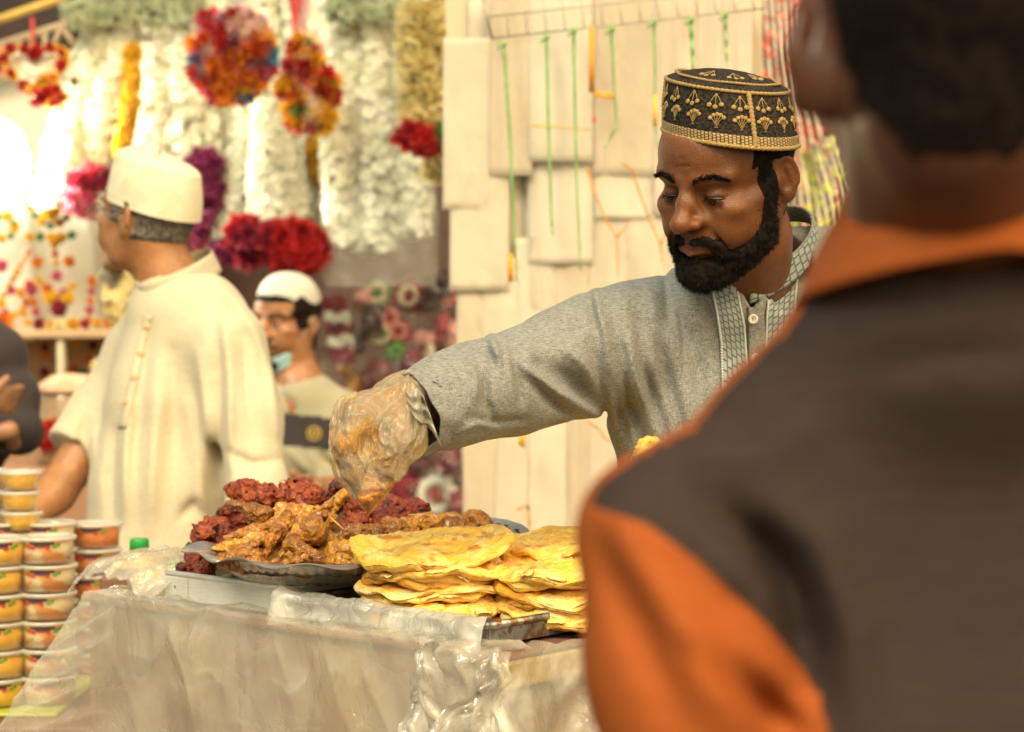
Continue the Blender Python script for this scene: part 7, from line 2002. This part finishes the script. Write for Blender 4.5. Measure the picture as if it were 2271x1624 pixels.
for k in range(5):
    p_, n_ = on_column([(741 + 4 * k, 664 + 27 * k, Dr - .15), (745 + 4 * k, 690 + 27 * k, Dr - .15)], (24, 24), 130, 100 + k)
    flo('flower_band', T_WHITE, p_, n_, px(10, Dr), CRIMF if k % 2 == 0 else WHITEF, st_, k)
G = np.array([[P(690 + 350 * s, 640 + 560 * t, Dr - .30 + 0.03 * fbm(np.array([[s * 4, t * 6, 2.0]]), 1.5, 3, 6)[0]) for s in np.linspace(0, 1, 60)] for t in np.linspace(0, 1, 80)])
q = MB(); q.grid(G); tag(q.build('plastic_cover', film('rosette_cover_film', (0.70, 0.62, 0.52), clear=0.97, rough=0.08, gloss=0.03, bump=(24, 1.0))), 'clear plastic cover hanging in front of the rosettes', 'plastic sheet')

# ------------------------------------------------------------------ the partition hung with pouches
Dp = 4.25
q = MB(); q.sheet(np.array([[P(975 + 10, -60, Dp + .035), P(1690, -60, Dp + .035)], [P(1042, 1400, Dp + .035), P(1690, 1400, Dp + .035)]]), 0.012)
zb = P(0, 1400, Dp)[2]
tag(q.build('partition', M('beige_partition', (0.62, 0.52, 0.38), (0.58, 0.48, 0.34), scale=5, rough=0.7), smooth=False), 'beige partition panel hung all over with plastic pouches', 'partition')
for x in (1075, 1640):
    q = MB(); c = P(x, 0, Dp + .06); q.bbox((c[0], c[1] + .03, zb / 2 + .02), (0.05, 0.04, zb + .04), 0.004); tag(q.build('partition_leg', M('grey_post', (0.3, 0.28, 0.25), rough=0.6), smooth=False), 'grey post that carries the %s end of the beige partition' % ('left' if x < 1300 else 'right'), 'post')
PAPER = [M('cream_insert', (0.68, 0.60, 0.46), (0.61, 0.52, 0.39), scale=6, rough=0.7), M('white_insert', (0.70, 0.64, 0.52), (0.66, 0.59, 0.47), scale=6, rough=0.7), M('tan_insert', (0.60, 0.49, 0.35), (0.54, 0.43, 0.30), scale=6, rough=0.7), M('rosy_insert', (0.68, 0.55, 0.43), (0.63, 0.49, 0.37), scale=6, rough=0.7)]
SLEEVE = film('pouch_film', (0.84, 0.76, 0.62), clear=0.80, rough=0.16, bump=(7, 0.6), gloss=0.05)
POUCH = [(990, 1090, 86, 292, 0, 'top left pouch, below the end of the wire rack'), (1092, 1174, -20, 292, 2, 'tan pouch between the first two green ties'), (1177, 1308, -20, 262, 1, 'wide white pouch behind the second and third green ties'), (1178, 1308, 284, 450, 1, 'white pouch below the yellow band'),
         (1320, 1455, -20, 258, 2, 'wide tan pouch behind the fourth green tie'), (1458, 1538, -20, 330, 3, 'rosy pouch left of the sixth green tie'), (1541, 1602, -20, 330, 3, 'rosy pouch above the black cap'), (1605, 1660, -20, 330, 3, 'rosy pouch at the right end beside the red bead strands'),
         (1006, 1122, 304, 502, 0, 'cream pouch in the left column, second from the top'), (1020, 1122, 515, 650, 0, 'cream pouch in the left column, third from the top'), (1148, 1236, 530, 745, 1, 'white pouch right of the orange tab, above the sleeve'), (1224, 1300, 448, 665, 2, 'tan pouch behind the lower end of the third green tie'),
         (1304, 1388, 352, 650, 0, 'tall cream pouch with the left forked orange cord'), (1386, 1480, 340, 600, 0, 'tall cream pouch with the right forked orange cord near the face'), (1324, 1446, 264, 338, 1, 'low white pouch under the orange tab'), (1178, 1222, 455, 528, 1, 'small white pouch between the first and second green ties'),
         (1022, 1072, 570, 790, 2, 'narrow tan pouch at the left edge above the forearm'), (1066, 1144, 575, 760, 0, 'cream pouch with a bright crease above the elbow'), (1034, 1096, 880, 1190, 2, 'narrow tan pouch at the left edge below the forearm'), (1101, 1172, 880, 1200, 0, 'second pouch from the left below the sleeve'),
         (1178, 1250, 870, 1190, 1, 'third pouch from the left below the sleeve'), (1255, 1301, 850, 1185, 2, 'narrow fourth pouch below the sleeve'), (1305, 1400, 850, 1190, 0, 'rightmost pouch below the sleeve, with a curved orange cord'), (1482, 1560, 345, 650, 0, 'pouch partly hidden by the bearded face'), (1563, 1660, 345, 700, 2, 'pouch hidden behind the head of the vendor')]
ORD = ('first', 'second', 'third', 'fourth', 'fifth', 'sixth', 'seventh', 'eighth')
POUCH = [list(p) + [0.0] for p in POUCH] + [[(1044 if k == 0 else 992 + 83 * k + 3), 992 + 83 * k + 84, -10, 1190, (0, 2, 1, 0, 2, 0, 3, 3)[k], f'tall filler pouch added deepest on the partition, {ORD[k]} column from the flower garlands', 0.030] for k in range(8)]  # filler pouches added at the back so the shadowed gaps close
rg = np.random.default_rng(5)
for k, (u0, u1, v0, v1, mi, lab, deep) in enumerate(POUCH):
    v1 = v1 + (int(rg.uniform(90, 190)) if v1 < 760 else 0); u0, u1 = u0 - 6, u1 + 5
    pe = empty('pouch', P((u0 + u1) / 2, v1, Dp), lab, 'pouch', 'plastic pouches hung on the beige partition')
    dd = Dp - 0.008 - 0.003 * (k % 3) + (0.010 if 250 < v0 < 440 else 0.019 if v0 > 440 else 0) - 0.014
    if deep: dd = Dp + 0.018 + 0.002 * (k % 2)
    tl = rg.normal(0, 0.002); lean = rg.normal(0, 2.5); tw = rg.normal(0, 0.002)
    def sheetg(mg, off, bul, n=16, mrow=22):
        G = np.zeros((mrow, n, 3))
        for i in range(mrow):
            for j in range(n):
                s, t = j / (n - 1), i / (mrow - 1)
                p = np.array([[s * 3.2, t * 1.6, k * 1.7]])
                G[i, j] = P(u0 - mg + (u1 - u0 + 2 * mg) * s + lean * (t - .5), v0 - mg + (v1 - v0 + 2 * mg) * t, dd - off - bul * math.sin(math.pi * s) ** 0.6 - tl * t + tw * (s - .5) * 2 + 0.0022 * fbm(p, 1.6, 2, k)[0])
        return G
    b = MB(); b.sheet(sheetg(1, 0.0, 0.004), 0.0012); b.build('insert', PAPER[mi], pe)
    b = MB(); b.grid(sheetg(3.5, 0.0022, 0.0045)); b.build('plastic_film', SLEEVE, pe)
wr = empty('wire_rack', P(1370, 40, Dp - .06), 'thin wire rack from which the green ties hang', 'rack')
WIRE = M('grey_wire', (0.36, 0.32, 0.24), rough=0.4, metal=0.7)
def wire(nm, pts, r=1.6, m=WIRE, par=wr, d=Dp - .07, flat=None):
    b = MB(); b.tube(np.array([P(*p, d) for p in pts]), px(r, d), 6, flat=flat); b.build(nm, m, par)
wire('wire', [(1090, 85), (1400, 52), (1700, 18)], 2); wire('wire', [(1080, 38), (1400, 4), (1700, -30)]); wire('wire', [(1070, -10), (1092, 88)], 3)
for k in range(14): wire('wire', [(1124 + 42 * k - 6, -20), (1124 + 42 * k + 4, 84 - 4.6 * k)], 1.3)
GT = M('green_tie', (0.27, 0.46, 0.17), (0.20, 0.38, 0.12), scale=60, rough=0.7); OC = M('orange_cord', (0.72, 0.30, 0.03), rough=0.6); YB = M('yellow_band', (0.70, 0.45, 0.06), rough=0.6)
def tie(lab, pts, r, m, cat='tie', grp='green ties hanging from the wire rack', knot=True):
    t = empty('tie', P(*pts[-1], Dp - .08), lab, cat, grp)
    q = np.array(pts, float); s = np.linspace(0, len(q) - 1, 24)
    pp = np.stack([np.interp(s, np.arange(len(q)), q[:, i]) for i in range(2)], 1)
    W = np.array([P(a, c, Dp - .085 + 0.004 * math.sin(k)) for k, (a, c) in enumerate(pp)])
    b = MB(); b.tube(W, px(r * 1.4, Dp) * np.linspace(1.1, 0.6, 24), 7, flat=0.5); b.build('strap', m, t)
    if knot:
        b = MB(); b.blob(P(pts[0][0], pts[0][1] + 2, Dp - .09), (px(8, Dp), px(5, Dp), px(7, Dp)), 10, 6); b.tube([P(pts[0][0], pts[0][1], Dp - .09), P(pts[0][0] - 12, pts[0][1] + 14, Dp - .10)], px(3, Dp), 6); b.build('knot', m, t)
tie('long green tie farthest left, reaching down to the orange tab', [(1117, 95), (1132, 320), (1140, 500), (1146, 625)], 5, GT)
tie('second green tie from the left', [(1212, 80), (1217, 300), (1222, 470), (1226, 520)], 5, GT)
tie('third green tie, with a long frayed tail', [(1272, 66), (1276, 260), (1279, 400), (1288, 600)], 5, GT)
tie('fourth green tie, its tail bent to the left', [(1356, 62), (1362, 190), (1368, 278), (1342, 328)], 4.5, GT)
tie('fifth green tie, beside the orange and yellow tab', [(1450, 46), (1453, 180), (1456, 300), (1462, 345)], 4, GT)
tie('sixth green tie, just above the cap', [(1532, 40), (1535, 110), (1538, 175)], 4, GT)
tie('thin green tie farthest right', [(1608, 28), (1610, 90), (1612, 150)], 3, GT)
og = 'orange cords on the pouches'
for lab, pts in (('left forked orange cord', [(1303, 372), (1318, 430), (1345, 490), (1368, 526), (1371, 610)]), ('short branch of the left orange cord', [(1368, 526), (1384, 510), (1394, 490)]), ('right forked orange cord near the cheek', [(1382, 364), (1400, 374), (1430, 460), (1465, 545), (1470, 580)]), ('short branch of the right orange cord', [(1466, 540), (1476, 520), (1482, 505)]), ('curved orange cord below the armpit', [(1306, 938), (1326, 950), (1344, 975), (1366, 984)]), ('orange cord at the foot of the partition', [(1150, 1130), (1172, 1120), (1176, 1180)])):
    tie(lab, pts, 3.2, OC, 'cord', og, False)
tie('yellow band across the wide white pouch', [(1177, 278), (1240, 282), (1312, 288)], 3, YB, 'band', None, False)
def tab(lab, u0, u1, v0, v1, m, rot_=0):
    a = MB(); a.sheet(np.array([[P(u0, v0, Dp - .095), P(u1, v0 + rot_, Dp - .095)], [P(u0, v1, Dp - .10), P(u1, v1 + rot_, Dp - .10)]]), 0.002)
    tag(a.build('tab', m), lab, 'tab', 'coloured tabs on the pouches')
tab('short orange tab sticking out under the fourth green tie', 1318, 1361, 203, 216, OC, 4); tab('upright orange tab at the end of the first green tie', 1126, 1138, 563, 625, OC); tab('yellow-orange tab beside the fifth green tie', 1449, 1458, 215, 282, YB, -6); tab('yellow-orange tab below the sleeve', 1150, 1164, 940, 988, YB, 6); tab('long orange strip above the short orange tab', 1306, 1318, 60, 205, OC); tab('tiny red tab at the end of the yellow band', 1314, 1321, 258, 272, M('red_tab', (0.6, 0.05, 0.04), rough=0.6))

# ------------------------------------------------------------------ bead strands at the right
def beads(lab, pts, seed, c1, c2, d=5.2):
    g = empty('bead_strand', P(*pts[0], d), lab, 'bead strand', 'bead strands hanging at the right')
    r = np.random.default_rng(seed)
    W = np.array([P(a, c, d + r.normal(0, .02)) for a, c in pts]); L = np.concatenate([[0], np.cumsum(np.linalg.norm(np.diff(W, axis=0), axis=1))])
    k = np.arange(0, L[-1], px(6.2, d)); c = np.stack([np.interp(k, L, W[:, i]) for i in range(3)], 1)
    b = MB()
    for x in c: b.blob(x, px(4.2, d), 7, 5)
    tag(b.build('beads', M('pearl_beads', (0.80, 0.72, 0.58), rough=0.2), g), kind='stuff')
    s = c[r.random(len(c)) < 0.42]; s = s + r.normal(0, px(3, d), s.shape)
    flo('petals', T_STAR, s, r.normal(0, 1, s.shape) + np.array([0, -1.5, 0]), px(10, d), c1 if c2 is None else c1, g, seed)
REDB = M('coral_petals', (0.75, 0.10, 0.04), (0.65, 0.06, 0.03), scale=20, rough=0.5); LIME = M('lime_petals', (0.62, 0.66, 0.03), (0.50, 0.56, 0.02), scale=20, rough=0.5)
lab_r, lab_y = 'red and white bead strand hanging between the partition and the customers ear', 'lime and white bead strand hanging behind the vendors neck'
for k in range(9): beads(lab_r, [(1654 + 14 * k, -20), (1656 + 16 * k, 120), (1662 + 20 * k, 330 - 8 * (k % 3))], 500 + k, REDB, None)
for k in range(13): beads(lab_y, [(1690 + 13 * k, 310), (1694 + 16 * k, 420), (1690 + 20 * k, 560)], 530 + k, LIME if k % 5 else REDB, None, 5.25)

# ------------------------------------------------------------------ desserts in cups, bottles
def build_cups():
    MILK = film('cup_plastic', (0.84, 0.80, 0.70), clear=0.90, rough=0.12, bump=(8, 0.1))
    LID = film('lid_plastic', (0.86, 0.84, 0.74), clear=0.42, rough=0.15, bump=(10, 0.2), milk=0.2)
    MAN = M('mango_pudding', (0.92, 0.52, 0.006), (0.88, 0.46, 0.005), scale=8, rough=0.35, coat=0.3)
    MIX = M('crumble_cream', (0.84, 0.68, 0.38), (0.74, 0.27, 0.015), scale=34, rough=0.6, lo=0.46, hi=0.56, stretch=(1, 1, 1.8), bump=(80, 0.6))
    ORG = M('orange_crumble', (0.84, 0.25, 0.008), (0.74, 0.18, 0.008), scale=90, rough=0.6, bump=(200, 0.8))
    DK = M('label_dark', (0.10, 0.04, 0.05), rough=0.5); RD = M('label_red', (0.55, 0.04, 0.05), rough=0.5); GN = M('label_green', (0.12, 0.34, 0.05), rough=0.5)
    proto = {}
    def make(kind, rt, rb, hh, fill, m):
        """parts of one cup at the origin, as mesh data"""
        out = []
        def md(nm, mb, mt):
            me = mesh(nm, np.concatenate(mb.v), mb.f)
            for x in (mt if isinstance(mt, list) else [mt]): me.materials.append(x)
            if max(mb.mi) > 0: me.polygons.foreach_set('material_index', np.array(mb.mi, np.int32))
            out.append((nm, me))
        b = MB(); b.lathe([(0.001, 0.0015), (rb * .9, 0.0), (rb, 0.002), (rt, hh - .004)], (0, 0, 0), 40); md('cup_wall', b, MILK)
        b = MB(); f = hh * fill; rf = rb + (rt - rb) * fill
        b.lathe([(0.001, 0.003), (rb - .002, 0.0032), (rf - .002, f), (rf * .6, f + .002), (0.001, f + .0015)], (0, 0, 0), 40); md('dessert', b, m)
        b = MB(); b.lathe([(0.001, hh - .002), (rt * .86, hh - .002), (rt * .90, hh), (rt + .002, hh + .0005), (rt + .0032, hh - .0015), (rt + .0030, hh - .006), (rt + .001, hh - .0062)], (0, 0, 0), 40); md('lid', b, LID)
        if kind != 'small':
            b = MB()
            def strip(a0, a1, z0, z1, mi, n=10):
                an = np.radians(np.linspace(a0, a1, n)) - math.pi / 2
                rr = lambda z: rb + (rt - rb) * z / hh + .0008
                b.grid(np.array([[(rr(z) * math.cos(x), rr(z) * math.sin(x), z) for x in an] for z in (z0, z1)]), mi)
            strip(-26, 26, hh * .78, hh * .90, 0); strip(-16, 16, hh * .70, hh * .78, 0)
            for a0, z0, mi in ((-34, .66, 1), (-24, .60, 1), (22, .64, 2), (30, .70, 2), (8, .60, 1), (-44, .72, 2)): strip(a0, a0 + 9, hh * z0, hh * (z0 + .10), mi, 4)
            md('label', b, [DK, RD, GN])
        proto[kind + m.name] = out
        return out
    def place(kind, proto_parts, loc, label, rz, group, g):
        t = empty('dessert_cup', loc, label, 'dessert cup', group); t.rotation_euler = (0, 0, rz)
        for nm, me in proto_parts:
            o = bpy.data.objects.new(nm, me); COL.objects.link(o); o.parent = t
    g = np.random.default_rng(12)
    zt = 0.727
    big = [make('big', 0.0432, 0.0400, 0.0425, .74, MAN), make('bigmix', 0.0432, 0.0400, 0.0425, .84, MIX), make('bigorg', 0.0432, 0.0400, 0.0425, .80, ORG)]
    sm = make('small', 0.0315, 0.0255, 0.0330, .82, MAN)
    ordn = ['lowest', 'second lowest', 'third from the bottom', 'fourth from the bottom', 'fifth from the bottom', 'sixth from the bottom', 'topmost']
    for nm, u, d, n, pr in (('yellow pudding cup in the front stack at the left edge', -4, 3.18, 6, big[0]), ('layered cream and crumble cup in the middle front stack', 107, 3.20, 6, big[1]), ('orange crumble cup in the right front stack', 212, 3.48, 6, big[2])):
        c = P(u, 1500, d)
        for k in range(n):
            place('big', pr, np.array([c[0] + g.normal(0, .0012), c[1] + g.normal(0, .001), zt - (.0075 if 'orange' in nm else 0) + .0435 * k]), f'{ordn[k] if k < n - 1 else "topmost"} {nm}', g.normal(0.1, 0.2), 'large dessert cups stacked on the lime tray', g)
    for u, d, w_ in ((14, 3.42, 'behind the yellow pudding stack'), (112, 3.42, 'behind the layered crumble stack')):
        c = P(u, 1500, d)
        for k in range(6): place('big', big[1], np.array([c[0], c[1], zt + .0435 * k]), f'{ordn[k]} large dessert cup in the hidden stack {w_}', g.normal(0, .2), 'large dessert cups stacked on the lime tray', g)
    for u, d, w_ in ((50, 3.40, 'right'), (-24, 3.44, 'left')):
        c = P(u, 1500, d)
        for k in range(3): place('small', sm, np.array([c[0] + g.normal(0, .002), c[1], zt + .0435 * 6 + .002 + .0336 * k - .0168]), f'{["lowest", "middle", "topmost"][k]} small mango cup of the {w_} pile on top of the large cups', g.normal(0, .2), 'small mango cups piled on the large ones', g)
    # lime tray and table
    c = P(60, 1500, 3.30)
    lt = M('lime_tray', (0.42, 0.46, 0.05), rough=0.4)
    q = MB(); q.bbox((c[0] - .06, c[1] + .04, zt - .004), (0.30, 0.46, 0.006), 0.002); e = 0.012
    tr_ = q.build('serving_tray', lt, smooth=False); tag(tr_, 'flat lime green tray under the dessert cups', 'tray')
    t = empty('side_table', np.array([c[0], c[1], 0]), 'reddish brown side table that carries the dessert cups', 'table')
    br = M('reddish_wood', (0.20, 0.075, 0.042), (0.13, 0.045, 0.028), scale=5, rough=0.5, stretch=(1, 1, 8))
    q = MB(); q.bbox((c[0] - .1, c[1] + .02, zt - .028), (0.90, 0.56, 0.04), 0.004); q.build('table_top', br, t, smooth=False)
    q = MB(); q.bbox((c[0] - .1, c[1] - .22, 0.45), (0.84, 0.02, 0.48), 0.004); q.build('apron_panel', br, t, smooth=False)
    for sx in (-.5, .3):
        for sy in (-.2, .24):
            q = MB(); q.bbox((c[0] + sx, c[1] + sy, .34), (0.05, 0.05, 0.68), 0.004); q.build('leg', br, t, smooth=False)
    return c
build_cups()
def bottle(label, u, vcap, d, s=1.0, base=0.95):
    g = empty('sauce_bottle', P(u, vcap, d) * np.array([1, 1, 0]) + np.array([0, 0, base]), label, 'bottle', 'yellow sauce bottles with green caps')
    c = P(u, vcap, d); zt = c[2]; c = np.array([c[0], c[1], 0])
    r = 0.031 * s
    q = MB(); q.lathe([(0.001, base), (r, base), (r + .001, base + .01), (r, zt - .062), (r * .9, zt - .048), (r * .5, zt - .024), (0.0135, zt - .018), (0.0135, zt - .012)], c, 28); q.build('bottle_body', M('milky_yellow_bottle', (0.78, 0.62, 0.24), (0.74, 0.56, 0.16), scale=10, rough=0.3, coat=0.3), g)
    q = MB(); q.lathe([(0.001, zt + .006), (0.013, zt + .006), (0.0145, zt + .003), (0.0150, zt - .013), (0.012, zt - .0135)], c, 24)
    t = np.linspace(0, 2 * np.pi, 20, endpoint=False)
    q.build('bottle_cap', M('green_bottle_cap', (0.02, 0.30, 0.055), rough=0.35), g)
bottle('yellow sauce bottle with a green cap standing right of the orange cups', 309, 1203, 3.12, 1.35)
bottle('yellow sauce bottle whose green cap just shows beside the red chicken', 386, 1244, 3.00, 1.0)
q = MB(); c = P(368, 1300, 3.05); q.bbox((c[0], c[1] + .03, .475), (0.17, 0.20, 0.948), 0.004); tag(q.build('side_counter', M('brown_counter', (0.20, 0.10, 0.06), rough=0.7), smooth=False), 'brown counter behind the cart that holds the sauce bottles', 'counter')
def build_rice():
    c = K(0.665, 0.10, TOPZ); t = empty('rice_tub', c, 'open tub of yellow rice at the far end of the cart', 'tub')
    q = MB(); rr = np.linspace(0.02, 1, 12); th = np.linspace(0, 2 * np.pi, 50, endpoint=False)
    G = np.array([[(c[0] + 0.070 * r * math.cos(a), c[1] + 0.070 * r * math.sin(a), TOPZ + .020 + 0.010 * (1 - r * r)) for a in th] for r in rr]); G.reshape(-1, 3)[:, 2] += 0.002 * vnoise(G.reshape(-1, 3), 200, 3); q.grid(G[::-1], wrap=True)
    o = q.build('rice', M('yellow_rice', (0.74, 0.52, 0.16), (0.66, 0.42, 0.10), scale=120, rough=0.6, bump=(300, 1.0)), t); o['kind'] = 'stuff'
    q = MB(); q.lathe([(0.068, TOPZ + .001), (0.074, TOPZ + .026), (0.0765, TOPZ + .026), (0.070, TOPZ + .001)], np.array([c[0], c[1], 0]), 50); q.build('tub_wall', film('tub_plastic', (0.8, 0.72, 0.5), clear=0.4, rough=0.2, bump=(8, .1)), t)
build_rice()
